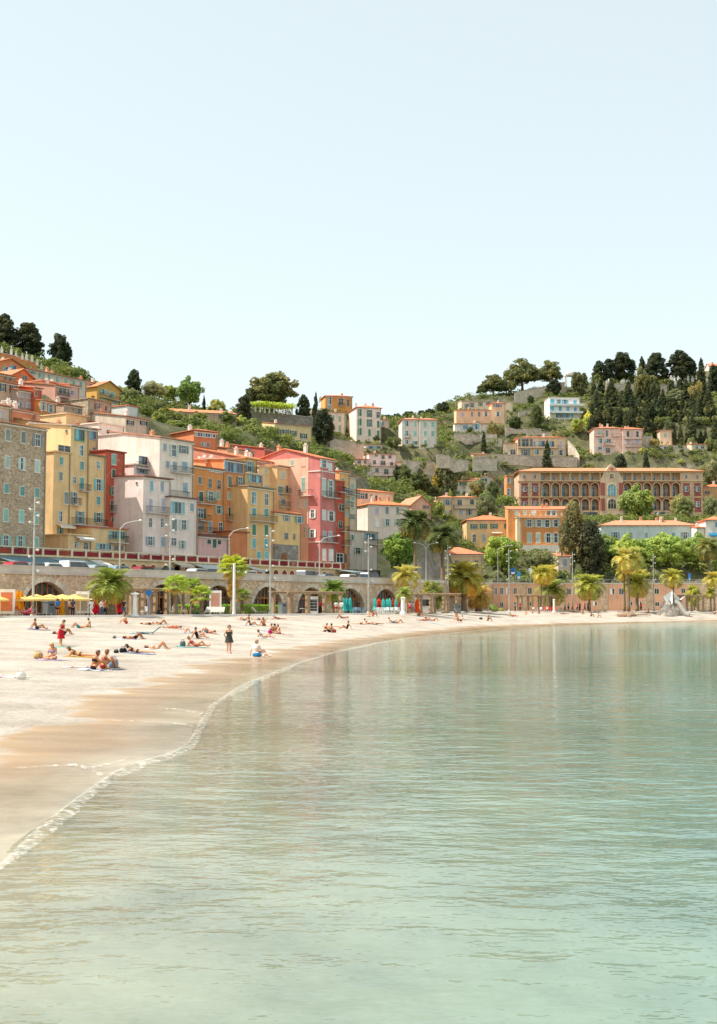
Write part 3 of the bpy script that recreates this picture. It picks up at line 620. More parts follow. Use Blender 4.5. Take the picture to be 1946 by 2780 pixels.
        if kind == 'c':
            m = MB(); k = max(1.0, h_); m.add([(-w_ / 2, 0, h_ / 2), (w_ / 2, 0, h_ / 2), (w_ / 2, -k, -h_ / 2), (-w_ / 2, -k, -h_ / 2), (-w_ / 2, 0, h_ / 2 - .04), (w_ / 2, 0, h_ / 2 - .04), (w_ / 2, -k, -h_ / 2 - .04), (-w_ / 2, -k, -h_ / 2 - .04)], [(3, 2, 1, 0), (4, 5, 6, 7), (0, 4, 7, 3), (1, 2, 6, 5), (2, 3, 7, 6)])
            m.box(-w_ / 2, w_ / 2, -k - .02, -k, -h_ / 2 - .25, -h_ / 2); o = m.obj('awning', M['cloth'], s.root, SHC.get(col, col), loc=px_); o.rotation_euler = (0, 0, rot); return
        if kind == 'g':
            n_ = max(2, int(round(w_ / max(.55, h_ * .45)))); m = MB(); fr = SHC.get(col, col or 'efe9df')
            m.box(-w_ / 2, w_ / 2, -.1, .02, h_ / 2 - .08, h_ / 2); m.box(-w_ / 2, w_ / 2, -.14, .02, -h_ / 2, -h_ / 2 + .1)
            for i in range(n_ + 1): q = -w_ / 2 + .04 + (w_ - .08) * i / n_; m.box(q - .045, q + .045, -.09, .02, -h_ / 2 + .1, h_ / 2 - .08)
            o = m.obj('window', M['paint'], s.root, fr, loc=px_); o.rotation_euler = (0, 0, rot)
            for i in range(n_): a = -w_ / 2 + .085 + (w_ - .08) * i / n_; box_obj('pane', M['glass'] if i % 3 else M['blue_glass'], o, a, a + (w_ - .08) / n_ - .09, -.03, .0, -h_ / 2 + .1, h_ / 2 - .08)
            return
        ow = w_ * .47 if kind == 'o' else w_
        o = link('window', U_frame, s.root, fc if kind != 'd' else 'cbbda8', loc=px_); o.rotation_euler = (0, 0, rot); o.scale = (ow * .9, 1, h_ * .92)
        if kind in 'wdo':
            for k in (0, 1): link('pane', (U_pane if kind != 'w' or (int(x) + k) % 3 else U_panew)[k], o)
        if kind == 's':
            op = random.random(); hexc = lin(SHC.get(col, col)); j = random.uniform(.82, 1.12); hexc = tuple(q * j for q in hexc)
            for k in (0, 1):
                a = op < .16 and (k == 0 or op < .08)
                link('shutter', (U_open if a else U_closed)[k], o, hexc)
                if a: link('pane', U_pane[k], o)
        if kind == 'o':
            for k in (0, 1): link('shutter', U_open[k], o, SHC.get(col, col))
    def wins(s, lst, w=0, z=None):
        for it in lst:
            x, y, a, b, kind = it[:5]; col = it[5] if len(it) > 5 else 'grey'
            lx, lz = s.loc(x, y, w, z); kx, kz = s.scale(x, y, w, z); hh = b * kz
            if kind == 'b': lz -= hh / 2
            s._win(x, y, a * kx, hh, kind, col, (lx, w, lz))
        return s
    def sidewins(s, cornerx, cy, lst, w=0, z=None):
        lx, _ = s.loc(cornerx, cy, w, z); lx = min(s.xs, key=lambda q: abs(q - lx)) - .005; q = s.pl.pt(lx + s.s0, w); sp = Plane((q.x, q.y), math.degrees(s.pl.a) - 90)
        for it in lst:
            x, y, a, b, kind = it[:5]; col = it[5] if len(it) > 5 else 'grey'; zz = z or s.z
            d, h = sp.hit(*px(zz, x, y)); d1, _ = sp.hit(*px(zz, x + 8, y)); _, h1 = sp.hit(*px(zz, x, y - 8))
            kx, kz = abs(d1 - d) / 8, abs(h1 - h) / 8; hh = b * kz; lz = h - s.zb
            if kind == 'b': lz -= hh / 2
            s._win(x, y, a * kx, hh, kind, col, (lx, w - d, lz), rot=-math.pi / 2)
        return s
TZ = 9.25
def row(name, label, w, z, L, **k): return House(name, label, town(w), z, L, 1100 if z == '2' else 900, zb=TZ, **k)

# -- the front row of the old town, left to right
h = row('stone_house', 'tall rubble stone house with rows of mint shutters at the left edge', 14.9, '2', -150, cat='house')
h.vol(-150, 408, 128, 'b0987f', D=12, roof='shed', rc='d79b7c', rise=2.2, mat='rubble', tx=300, under=0, ctrl=False)
h.wins([(68, 195, 42, 105, 's', 'grey'), (202, 215, 42, 105, 's', 'grey'), (328, 240, 44, 108, 's', 'grey'), (62, 430, 42, 108, 's', 'ltg'), (198, 447, 42, 108, 's', 'ltg'), (325, 465, 46, 112, 's', 'ltg'),
        (55, 660, 42, 85, 's', 'teal'), (193, 685, 42, 85, 's', 'teal'), (322, 700, 42, 85, 's', 'teal'), (48, 895, 45, 112, 's', 'mint'), (185, 905, 45, 112, 's', 'mint'), (313, 920, 45, 108, 's', 'mint'),
        (50, 1120, 95, 105, 'o', 'mint'), (175, 1125, 85, 100, 'o', 'mint'), (312, 1135, 50, 100, 's', 'mint')])
h = row('yellow_house', 'tall pale yellow house with teal shutters and glazed top storey', 20, '2', 470)
h.vol(470, 618, 352, 'e6c88f', D=9, roof='flat', rc='d8b98a', under=0, ctrl=False)
h.vol(618, 778, 128, 'e8ca92', D=8, roof='shed', rc='c9bfb2', rise=.9, under=0, ctrl=False)
h.vol(778, 925, 382, 'e4c68e', D=9, roof='flat', rc='7d7468', under=0, ctrl=False)
h.vol(772, 858, 145, 'd9bc85', w=4, D=7, roof='shed', rise=.8, under=0, ctrl=False)
h.wins([(535, 422, 32, 70, 's', 'teal'), (530, 555, 32, 75, 's', 'grey'), (525, 905, 35, 95, 'w'), (535, 1030, 35, 60, 's', 'teal'), (648, 590, 28, 60, 'w'), (560, 318, 110, 62, 'd'),
        (695, 185, 84, 125, 'g', '4b9d8e'), (708, 330, 35, 95, 'w'), (714, 462, 35, 75, 's', 'teal'), (713, 615, 35, 105, 's', 'teal'), (728, 668, 78, 36, 'b'), (577, 745, 38, 108, 's', 'grey'),
        (655, 745, 38, 105, 's', 'grey'), (655, 790, 60, 36, 'b'), (697, 915, 75, 110, 'o', 'teal'), (860, 458, 30, 65, 'w'), (860, 630, 84, 105, 'o', 'turq'), (857, 768, 38, 75, 's', 'teal'), (857, 915, 74, 85, 'o', 'teal'),
        (770, 968, 290, 34, 'b'), (555, 985, 130, 24, 'c', 'efe8dc')])
h.wins([(808, 190, 62, 92, 'g', 'bg'), (822, 320, 24, 32, 'd')], w=4)
h.sidewins(620, 250, [(582, 160, 18, 26, 'd')])
h = row('annex_house', 'low yellow annex with glazed verandas at the foot of the yellow house', 15.6, '2', 595)
h.vol(595, 800, 1075, 'ecd09a', D=4.5, roof='flat', rc='e0c79a', under=0, ctrl=False).vol(800, 1108, 1015, 'e2c894', w=.8, D=4, roof='flat', rc='b5735c', under=0, ctrl=False)
h.wins([(668, 1150, 36, 50, 'w'), (748, 1165, 45, 62, 'w'), (720, 1092, 140, 26, 'c', 'efe9dd')]); h.wins([(905, 1170, 130, 58, 'g', 'ltg'), (1020, 1070, 140, 70, 'g', 'sage'), (1020, 1120, 150, 30, 'b'), (1035, 1180, 90, 40, 'd')], w=.8)
h = row('red_house', 'narrow brick red house with green shutters between yellow and white houses', 21, '2', 922)
h.vol(922, 1092, 345, 'c2583b', D=9, roof='flat', rc='8f4a35', under=0, ctrl=False)
h.wins([(993, 408, 38, 95, 's', 'mint'), (990, 532, 32, 75, 's', 'dkg'), (992, 683, 76, 75, 'o', 'green'), (985, 810, 44, 85, 'd'), (985, 850, 60, 36, 'b'), (1000, 935, 60, 40, 'd')])
h = row('white_house', 'tall white stepped house with broad blank sunlit side wall', 15.4, '2', 1252)
h.vol(1252, 1492, 572, 'ebdfda', D=10, roof='shed', rc='9c6a58', rise=.5, under=0, ctrl=False)
h.vol(1168, 1400, 470, 'ece2da', w=5.5, D=7, roof='flat', rc='d8cabf', under=0, ctrl=False)
h.vol(1110, 1400, 205, 'e9dfd5', w=9.5, D=7, roof='flat', rc='cfc4ba', under=0, ctrl=False)
h.wins([(1322, 640, 30, 95, 's', 'blue'), (1415, 645, 30, 92, 's', 'bg'), (1313, 805, 36, 118, 's', 'lil'), (1425, 805, 36, 118, 's', 'lil'), (1388, 862, 225, 38, 'b'), (1312, 960, 30, 80, 'w'), (1418, 962, 30, 80, 'w'),
        (1310, 1120, 82, 80, 'o', 'bg'), (1420, 1128, 40, 88, 's', 'bg')]); h.wins([(1275, 430, 130, 92, 'g', 'bg'), (1288, 478, 200, 30, 'b'), (1290, 520, 190, 36, 'g', 'blue')], w=5.5); h.wins([(1160, 272, 40, 45, 'w'), (1245, 282, 40, 45, 'w'), (1265, 335, 190, 30, 'b')], w=9.5)
h.sidewins(1252, 640, [(1195, 615, 14, 20, 'd')])
h = row('gable_house', 'white gabled house wall rising behind the brick red house', 31, '2', 1085)
h.vol(865, 1085, 110, 'f0e4d8', D=9, roof='flat', rc='e6d8c9', under=0, ctrl=False); h.wins([(945, 172, 30, 45, 's', 'brn'), (940, 280, 24, 45, 's', 'white')])
h = row('white_apartments', 'off-white apartment house with tiled roof and iron balconies', 18.5, '5', -52)
h.vol(-52, 245, -20, 'ebe1d6', D=10, roof='shed', rc='dba285', rise=1.5, under=0, ctrl=False)
h.vol(45, 280, 492, 'e9ddd7', w=-4, D=4, roof='flat', rc='75655c', under=0, ctrl=False)
h.wins([(-8, 45, 36, 70, 's', 'bg'), (72, 75, 80, 105, 'o', 'ltg'), (158, 65, 40, 70, 's', 'grey'), (15, 195, 34, 60, 's', 'bg'), (80, 208, 38, 78, 's', 'bg'), (165, 210, 52, 82, 's', 'bg'), (130, 250, 180, 42, 'b'), (170, 400, 46, 95, 's', 'bg'), (110, 465, 150, 36, 'b')])
h.wins([(105, 575, 120, 108, 'g', 'ltg'), (228, 570, 36, 75, 's', 'bg'), (75, 725, 46, 112, 's', 'grey'), (158, 722, 90, 88, 'o', 'ltg'), (70, 870, 48, 70, 'w'), (155, 895, 40, 72, 's', 'ltg')], w=-4)
h = row('orange_house', 'bright orange house with laundry balconies above a lilac annex', 20.5, '5', 243)
h.vol(243, 512, 228, 'e0954f', D=10, roof='shed', rc='c98560', rise=.8, under=0, ctrl=False)
h.vol(350, 510, 175, 'e3a56f', w=3.5, D=6, roof='shed', rc='d39472', rise=.7, under=0, ctrl=False, chim=2)
h.wins([(437, 246, 115, 42, 'g', 'white'), (297, 335, 35, 65, 's', 'olive'), (387, 360, 32, 80, 'd'), (465, 370, 32, 80, 'd'), (308, 475, 40, 90, 's', 'dkg'), (393, 472, 40, 88, 's', 'sage'), (455, 465, 32, 75, 's', 'sage'),
        (345, 520, 140, 40, 'b'), (305, 620, 46, 90, 's', 'dkg'), (463, 590, 34, 75, 's', 'sage'), (325, 668, 90, 40, 'b'), (310, 730, 46, 78, 'd'), (388, 735, 35, 90, 's', 'bg'), (478, 745, 33, 88, 'w'), (355, 775, 145, 44, 'b')])
h = row('lilac_annex', 'low lilac house with tiled edge below the orange house', 16.5, '5', 285)
h.vol(285, 545, 825, 'd9b3b0', D=4, roof='shed', rc='8d5a4c', rise=.5, under=0, ctrl=False, chim=0); h.wins([(378, 870, 36, 40, 's', 'dkg'), (425, 885, 36, 80, 's', 'dkg'), (467, 875, 34, 40, 's', 'dkg')])
h = row('amber_house', 'amber orange house with lilac glazed top storey', 20.5, '5', 514)
h.vol(514, 695, 165, 'dd9050', D=10, roof='shed', rc='c7a58c', rise=.6, under=0, ctrl=False)
h.vol(560, 722, 790, 'd68650', w=-3.4, D=3.4, roof='flat', rc='a06040', under=0, ctrl=False)
h.wins([(592, 218, 165, 100, 'g', 'lil'), (560, 345, 35, 100, 's', 'olive'), (652, 352, 33, 100, 's', 'olive'), (557, 470, 33, 70, 's', 'ltg'), (652, 475, 30, 65, 's', 'white'), (562, 610, 35, 88, 's', 'dkg'), (655, 620, 33, 75, 's', 'sage'), (617, 665, 190, 44, 'b'), (575, 735, 34, 60, 's', 'dkg'), (655, 742, 38, 58, 's', 'teal')])
h = row('ochre_house', 'narrow ochre yellow house with long black balcony and turquoise lower shutters', 17, '5', 716)
h.vol(716, 948, 400, 'e2bd80', D=8, roof='shed', rc='a9977c', rise=.5, under=0, ctrl=False, chim=0)
h.vol(692, 848, 285, 'dfba7e', w=3.5, D=6, roof='flat', rc='d9c7a4', under=0, ctrl=False).vol(692, 800, 150, 'd9a95e', w=4.5, D=7, roof='flat', rc='c79a6e', under=0, ctrl=False)
h.wins([(770, 485, 38, 110, 'w'), (880, 500, 32, 105, 'w'), (770, 610, 38, 70, 's', 'teal'), (878, 615, 38, 70, 's', 'teal'), (842, 668, 215, 48, 'b'), (770, 765, 35, 98, 's', 'green'), (877, 770, 33, 98, 's', 'green'), (770, 882, 33, 90, 's', 'turq'), (875, 887, 33, 90, 's', 'turq'), (812, 985, 35, 65, 's', 'turq'), (877, 985, 33, 65, 's', 'turq')])
h.wins([(780, 320, 112, 75, 'g', 'ltg')], w=3.5); h.wins([(733, 212, 78, 90, 'o', 'teal'), (742, 252, 92, 36, 'b')], w=4.5)
h = row('cream_house', 'cream yellow house with stacked balconies behind the ochre house', 25, '5', 815)
h.vol(815, 975, 225, 'ead09e', D=8, roof='flat', rc='e3cfa6', under=0, ctrl=False).vol(975, 1080, 215, 'e3c68f', w=-1.5, D=9, roof='shed', rc='d8a988', rise=.6, under=0, ctrl=False)
h.wins([(880, 400, 42, 48, 's', 'ltg'), (875, 255, 22, 40, 's', 'ltg')]); h.wins([(1025, 287, 36, 65, 's', 'ltg'), (1000, 425, 44, 90, 's', 'sage'), (1045, 430, 130, 44, 'b'), (1070, 410, 40, 60, 'd'), (1025, 520, 40, 50, 's', 'bg'), (1048, 550, 130, 40, 'b')], w=-1.5)
h = row('gatehouse', 'small yellow house over a rough stone base with arched brown door', 16.6, '5', 950)
h.vol(950, 1182, 625, 'ebc887', D=6, roof='hip', rc='d98f66', rise=.9, under=0, ctrl=False, chim=0)
h.wins([(1055, 665, 66, 54, 'o', 'sage'), (1053, 820, 33, 55, 'd'), (1122, 825, 20, 48, 'd'), (1166, 675, 36, 66, 's', 'teal')])
x0, z0 = h.loc(950, 890); x1, _ = h.loc(1155, 890); box_obj('stone_base', M['grey_stone'], h.root, x0 - .05, x1, -.1, .3, 0, z0)
xd, zd = h.loc(1032, 965); m_ = MB(); m_.prism([(xd + .8 * math.cos(math.pi * i / 12), 1.7 + .8 * math.sin(math.pi * i / 12)) for i in range(13)] + [(xd - .8, 0), (xd + .8, 0)], -.16, -.09); m_.obj('door', M['shopwood'], h.root)
h = row('pink_house', 'tall raspberry pink house with white shutters and salmon side wall', 16.8, '5', 1352)
h.vol(1352, 1482, 150, 'cc7a74', D=15, roof='gable', rc='dd8a62', rise=2.0, under=0, ctrl=False, tx=1415, chim=2)
h.wins([(1383, 192, 35, 65, 's', 'white'), (1437, 215, 32, 65, 's', 'white'), (1382, 390, 33, 150, 's', 'ltg'), (1440, 405, 30, 150, 's', 'ltg'), (1435, 462, 140, 46, 'b'), (1383, 635, 33, 88, 's', 'white'), (1445, 645, 35, 88, 's', 'white'), (1388, 820, 28, 84, 's', 'bg'), (1438, 822, 28, 84, 's', 'bg'), (1412, 852, 140, 46, 'b'), (1385, 982, 32, 100, 's', 'white'), (1444, 985, 38, 100, 's', 'white')])
h.sidewins(1352, 600, [(1205, 185, 30, 50, 'd'), (1105, 180, 30, 50, 's', 'sage'), (1205, 365, 36, 120, 's', 'sage'), (1235, 445, 115, 46, 'b'), (1200, 535, 72, 75, 'o', 'ltg'), (1285, 625, 60, 75, 'o', 'white'), (1283, 797, 32, 70, 's', 'white'), (1235, 785, 50, 95, 'o', 'sage')])
lx = h.xs[0]
box_obj('side_wall', M['plaster'], h.root, lx - .06, lx - .005, 2.45, 15.05, 0, h.loc(1415, 150)[1] + .3, 'ecb79c')
_z = h.loc(1415, 265)[1]; box_obj('string_course', M['plaster'], h.root, lx - .12, h.x1 + .05, -.1, 2.4, _z, _z + .18, 'f0ddd6')
_z = h.loc(1415, 880)[1]; box_obj('string_course', M['plaster'], h.root, lx - .12, h.x1 + .05, -.1, 2.4, _z, _z + .18, 'f0ddd6')
h = row('tiled_house', 'salmon house under the broad orange roof left of the pink house', 27, '5', 800)
h.vol(700, 1100, 165, 'dc8f78', D=12, roof='shed', rc='e08a5c', rise=2.6, under=0, ctrl=False, tx=850, chim=3); h.wins([(860, 190, 36, 46, 's', 'bg'), (910, 180, 24, 22, 'w')])
h = row('vermilion_house', 'narrow vermilion house in shade right of the pink house', 18, '8', 196)
h.vol(196, 280, 20, 'bd4f38', D=8, roof='flat', rc='d9a070', under=0, ctrl=False); h.wins([(240, 100, 50, 30, 'b'), (250, 250, 50, 60, 'd'), (265, 440, 60, 40, 'b'), (240, 400, 36, 60, 'd'), (280, 560, 60, 40, 'b'), (235, 690, 60, 80, 's', 'brn')])
h = row('apricot_house', 'narrow apricot house with stacked balconies beyond the vermilion house', 20.5, '8', 235)
h.vol(235, 322, -60, 'e0b070', D=9, roof='shed', rc='d99a78', rise=.8, under=0, ctrl=False); h.wins([(262, 20, 24, 50, 's', 'grey'), (300, 100, 30, 50, 's', 'bg'), (300, 130, 60, 34, 'b'), (300, 200, 26, 50, 's', 'sage'), (300, 300, 26, 50, 's', 'sage'), (300, 230, 60, 30, 'b')])
h = row('greige_house', 'greige narrow house ending the terrace row', 23, '8', 310)
h.vol(310, 386, -20, 'cfc2a8', D=9, roof='shed', rc='d79d7a', rise=1.0, under=0, ctrl=False); h.wins([(345, 60, 24, 50, 's', 'sage'), (350, 120, 56, 30, 'b'), (345, 170, 24, 50, 's', 'sage'), (345, 250, 24, 46, 's', 'sage'), (345, 330, 24, 46, 's', 'grey')])

# -- upper old town on the left
T_ = TANG
def up(name, label, d, L, Rr, T, B, col, wins=(), z='1', roof='shed', rise=1.2, rc='d6906a', D=8, ang=None, mat='plaster', side=None, cat='house', chim=1, tx=None, extra=None):
    h = House(name, label, (d, T_ if ang is None else ang), z, L, B, cat=cat)
    h.vol(L, Rr, T, col, D=D, roof=roof, rise=rise, rc=rc, mat=mat, chim=chim, tx=tx); h.wins(list(wins))
    if extra: extra(h)
    if side: h.sidewins(*side)
    return h
up('beige_house', 'beige house corner just above the stone house roof', 178, -40, 95, 905, 1050, 'd8bfa3', [(20, 975, 30, 70, 's', 'lil')])
up('rooftop_house', 'low terracotta roofed house behind the stone house', 181, 100, 300, 950, 1060, 'de9468', rc='e2a283', rise=1.6, chim=3, extra=lambda h: h.wins([(235, 968, 30, 24, 'd')]))
up('ochre_cottage', 'ochre cottage with tiled roof squeezed behind the stone house', 180, 250, 480, 1048, 1130, 'dcae72', rc='d9a184', chim=3, extra=lambda h: h.wins([(420, 1095, 60, 36, 'd')]))
up('sand_house', 'sand coloured house with dark green shutters at the left edge', 214, -60, 160, 700, 915, 'd9bba0', [(22, 745, 62, 70, 'o', 'dk'), (115, 762, 70, 70, 'o', 'dk'), (93, 882, 36, 32, 'd')])
up('grey_house', 'mauve grey weathered house with lilac shutters', 216, 160, 296, 775, 945, 'b5a197', [(187, 808, 30, 46, 's', 'lil'), (246, 818, 30, 46, 's', 'lil'), (187, 893, 30, 42, 's', 'lil'), (250, 900, 40, 46, 's', 'lil')])
up('scarlet_house', 'slim scarlet house with pale green shutters high in the old town', 218, 296, 366, 752, 985, 'c35539', [(314, 797, 22, 50, 's', 'olive'), (322, 890, 36, 55, 's', 'sage')])
up('tangerine_house', 'tangerine house with pale shutters beside the scarlet house', 217, 366, 492, 868, 990, 'dd8a3e', [(386, 905, 38, 84, 's', 'ltg'), (443, 930, 60, 72, 'o', 'ltg')])
up('peach_block', 'windowless peach block with flat top among the upper houses', 240, 365, 482, 695, 800, 'dd9e7c', roof='flat', rc='d89a78')
up('rose_house', 'dusty rose house with a dark loggia balcony', 238, 482, 602, 735, 870, 'c79783', [(545, 775, 70, 50, 'd'), (545, 812, 90, 34, 'b')])
up('blush_house', 'blush pink house with lilac shutters', 241, 602, 692, 728, 890, 'd4b1a1', [(628, 790, 60, 36, 'o', 'lil'), (625, 862, 40, 34, 's', 'lil')])
up('gabled_orange_house', 'orange gabled house with glazed doors at upper left', 255, -30, 206, 545, 650, 'e29050', [(113, 585, 54, 72, 'g', 'lil'), (48, 592, 50, 62, 'g', 'ltg')], roof='front', rise=1.2)
up('gabled_tangerine_house', 'tangerine gabled house below the glazed orange one', 242, 105, 288, 648, 720, 'dc7f43', [(215, 658, 50, 36, 'd')], roof='front', rise=1.4)
up('sunny_house', 'small sunny orange house with dark windows at the left edge', 235, -60, 130, 632, 710, 'e0924f', [(43, 662, 28, 36, 'd'), (90, 672, 28, 40, 'd')])
up('long_cream_house', 'long cream house with pale green shutters on the skyline', 275, 215, 756, 632, 770, 'dfcdbd', [(280, 605, 32, 46, 's', 'sage'), (345, 630, 26, 46, 's', 'sage'), (375, 638, 26, 48, 's', 'sage'), (428, 652, 28, 46, 's', 'sage'), (500, 675, 30, 55, 's', 'sage'), (573, 688, 28, 50, 's', 'sage'), (643, 707, 28, 55, 's', 'sage'), (705, 722, 28, 55, 's', 'sage')], tx=485, rc='e0a082', chim=2)
up('mustard_house', 'narrow mustard house with one blue shutter on the skyline', 303, 757, 838, 700, 830, 'd5a345', [(790, 738, 42, 56, 's', 'bg')])
up('golden_house', 'golden yellow gabled house with white balconies on the skyline', 301, 848, 1052, 752, 910, 'dbab4d', [(908, 782, 38, 44, 's', 'sage'), (950, 792, 20, 44, 's', 'ltg'), (983, 806, 38, 44, 's', 'sage'), (915, 818, 90, 34, 'b'), (1008, 842, 90, 34, 'b'), (905, 862, 40, 30, 's', 'ltg'), (1000, 888, 40, 38, 's', 'bg')], roof='front', rise=1.7)
up('ruined_stone_house', 'bare brown stone building with narrow dark red shutters', 236, 768, 975, 862, 1050, 'a98d78', [(848, 905, 22, 52, 's', 'red'), (922, 928, 22, 52, 's', 'red'), (848, 985, 24, 60, 'd'), (922, 1008, 24, 60, 'd')], mat='rubble', roof='flat', rc='a3907d', D=10)
up('stone_cottage', 'small stone cottage with tiled roof below the brown stone building', 224, 560, 720, 905, 1010, 'a8866e', [(690, 950, 24, 46, 'd')], mat='rubble', rc='c58a68')
up('roof_terrace_tower', 'pale blue-white square tower with red balustrade on top', 245, 1112, 1210, 912, 1000, 'd5e2df', roof='flat', rc='c77a5c', D=7)
up('twin_window_house', 'cream house with two dark shuttered windows under the pale tower', 232, 1098, 1292, 1012, 1170, 'd8cab6', [(1137, 1052, 66, 42, 'o', 'dk'), (1252, 1054, 66, 42, 'o', 'dk')], rc='d69a80')
up('small_cream_house', 'small cream house with one blue window beside the pale tower', 234, 985, 1096, 992, 1160, 'dccab4', [(1033, 1030, 40, 44, 's', 'blue')], rc='e08f66')
up('buttery_house', 'buttery yellow block rising behind the yellow house', 204, 578, 768, 990, 1130, 'e6c18a', [(670, 1052, 36, 30, 'd')], roof='flat', rc='dcb98c')
up('crimson_house', 'small crimson house under a tiled roof', 210, 768, 886, 1050, 1140, 'c94d48', [(850, 1075, 20, 40, 'd')], rc='b96a50')
up('rust_house', 'rust orange house with white glazed top floor above the orange row', 232, 247, 452, 680, 840, 'd9814f', [(345, 712, 180, 38, 'g', 'white'), (326, 790, 32, 36, 'w'), (370, 792, 26, 44, 'w')], z='4', roof='hip', rc='cf8a68', rise=.8, ang=40)
up('low_tiled_house', 'low tiled house with dormer among the old town roofs', 238, 540, 775, 842, 900, 'e3b48e', [(725, 850, 60, 40, 'g', 'bg')], z='4', rc='e39a70', chim=2)
up('coral_house', 'low coral house peeping over the broad orange roof', 250, 866, 1010, 838, 900, 'cf5f50', z='4', rc='d98a68')
up('farmhouse', 'long low farmhouse with sagging tiled roofs on the green slope', 330, 10, 620, 520, 600, 'c9ad8c', [(475, 545, 30, 36, 'd'), (270, 520, 30, 40, 'd')], z='4', rc='d79468', ang=18, chim=2, rise=2.0, D=9, tx=400)

# -- the middle and right-hand hillside
def hs_(name, label, d, ang, z, L, B, **k): return House(name, label, (d, ang), z, L, B, **k)
h = hs_('olive_shutter_villa', 'pale yellow villa with green shutters below the grey terrace wall', 372, 32, '4', 952, 850)
h.vol(952, 1275, 622, 'e6cf98', D=8, roof='shed', rc='dd9068', rise=1.3, tx=1110)
h.wins([(985, 683, 56, 50, 'o', 'dkg'), (1048, 680, 60, 38, 'o', 'dkg'), (1115, 695, 62, 50, 'o', 'dkg'), (1205, 718, 66, 46, 'o', 'dkg'), (1048, 758, 44, 36, 'o', 'dkg'), (1112, 775, 56, 50, 's', 'sage'), (1170, 772, 24, 36, 's', 'dkg'), (1230, 792, 60, 58, 'o', 'dkg')]); h.sidewins(952, 680, [(915, 682, 30, 36, 'o', 'dkg'), (880, 688, 22, 30, 's', 'dkg')])
h = hs_('saffron_villa', 'saffron hilltop villa with white framed windows', 448, 12, '7', 110, 375)
h.vol(110, 345, 245, 'dba04e', D=9, roof='hip', rc='e08e64', rise=1.3); h.wins([(147, 280, 32, 70, 'w'), (247, 290, 44, 60, 'd'), (308, 298, 24, 60, 'd'), (250, 318, 54, 24, 'b'), (147, 340, 30, 36, 's', 'bg')]); h.sidewins(110, 290, [(66, 268, 20, 40, 'd')])
h = hs_('pale_villa', 'pale cream villa with mint shutters under the saffron villa', 436, 14, '7', 75, 570)
h.vol(75, 285, 382, 'e7dac6', D=8, roof='shed', rc='dd9872', rise=1.0); h.wins([(180, 435, 22, 55, 's', 'sage'), (236, 442, 24, 55, 's', 'sage'), (180, 508, 22, 46, 's', 'sage'), (236, 520, 24, 55, 's', 'sage'), (130, 430, 22, 50, 's', 'sage')])
h = hs_('green_shutter_block', 'pink-white three-storey house with dark green shutters on the ridge', 428, 14, '7', 382, 640)
h.vol(382, 588, 345, 'ecdcd2', D=11, roof='hip', rc='e38f66', rise=1.6, chim=3)
h.wins([(408, 385, 22, 65, 's', 'green'), (487, 393, 50, 66, 'o', 'green'), (562, 405, 32, 55, 'w'), (408, 467, 22, 65, 's', 'green'), (487, 475, 50, 66, 'o', 'green'), (563, 487, 22, 62, 's', 'green'), (408, 550, 22, 65, 's', 'green'), (487, 560, 22, 64, 's', 'green'), (563, 570, 22, 62, 's', 'green')])
h = hs_('mint_twin_villa', 'grey-white twin villa with mint shutters above the gardens', 418, 5, '7', 772, 672)
h.vol(772, 925, 448, 'dfdcd4', D=10, roof='hip', rc='dd9a78', rise=1.1).vol(925, 1078, 450, 'e4e0d6', w=-1, D=11, roof='hip', rc='de9672', rise=1.1)
h.wins([(810, 480, 34, 46, 'w'), (887, 485, 26, 46, 's', 'mint'), (810, 565, 28, 46, 'w'), (887, 568, 28, 46, 's', 'mint'), (815, 592, 56, 20, 'b'), (810, 640, 30, 36, 'w'), (885, 650, 50, 36, 'g', 'white')]); h.wins([(973, 485, 28, 46, 's', 'mint'), (1040, 488, 28, 46, 's', 'mint'), (973, 565, 28, 46, 's', 'mint'), (1040, 570, 28, 50, 's', 'mint'), (975, 648, 28, 46, 's', 'mint')], w=-1)
h = hs_('tiny_cottage', 'tiny cream cottage between two ridge villas', 440, 8, '7', 592, 520); h.vol(592, 660, 448, 'e6d7bd', D=6, roof='shed', rc='dd9a74', rise=.6); h.wins([(605, 480, 24, 36, 's', 'blue')])
h = hs_('terraced_villa', 'pinkish white villa with stepped terraces above the cliff', 402, 6, '7', 357, 1000)
h.vol(357, 782, 858, 'e6d6cb', D=8, roof='flat', rc='d9a78a', under=9).vol(482, 725, 748, 'eadfe0', w=3, D=8, roof='shed', rc='de9470', rise=.8).vol(370, 482, 795, 'e8dcdc', w=2, D=8, roof='shed', rc='de9470', rise=.8).vol(722, 770, 822, 'e6d9d5', w=3, D=6, roof='shed', rise=.4, rc='de9470')
h.wins([(395, 895, 30, 40, 'd'), (455, 890, 30, 40, 'd'), (552, 888, 30, 34, 'd'), (633, 900, 40, 46, 'd'), (703, 902, 24, 32, 'd'), (640, 925, 260, 26, 'b'), (660, 950, 30, 30, 'd'), (722, 955, 36, 30, 'd')]); h.wins([(545, 752, 26, 30, 'd'), (605, 768, 28, 44, 'd'), (665, 768, 26, 34, 'd'), (530, 818, 26, 34, 'd'), (605, 825, 44, 36, 'd'), (680, 832, 26, 30, 'd'), (600, 843, 230, 20, 'b')], w=3); h.wins([(402, 815, 22, 30, 'd'), (450, 815, 24, 32, 'd')], w=2)
h = hs_('garden_pavilion', 'small glazed pavilion over the pinkish white villa', 415, 8, '7', 450, 712); h.vol(450, 596, 668, 'e5ddd0', D=5, roof='flat', rc='8b8378'); h.wins([(500, 690, 60, 26, 'g', 'bg'), (560, 690, 50, 26, 'g', 'bg')])
h = hs_('cream_row_house', 'cream house with orange roof squeezed behind the grey-white block', 300, 40, '8', 386, 430)
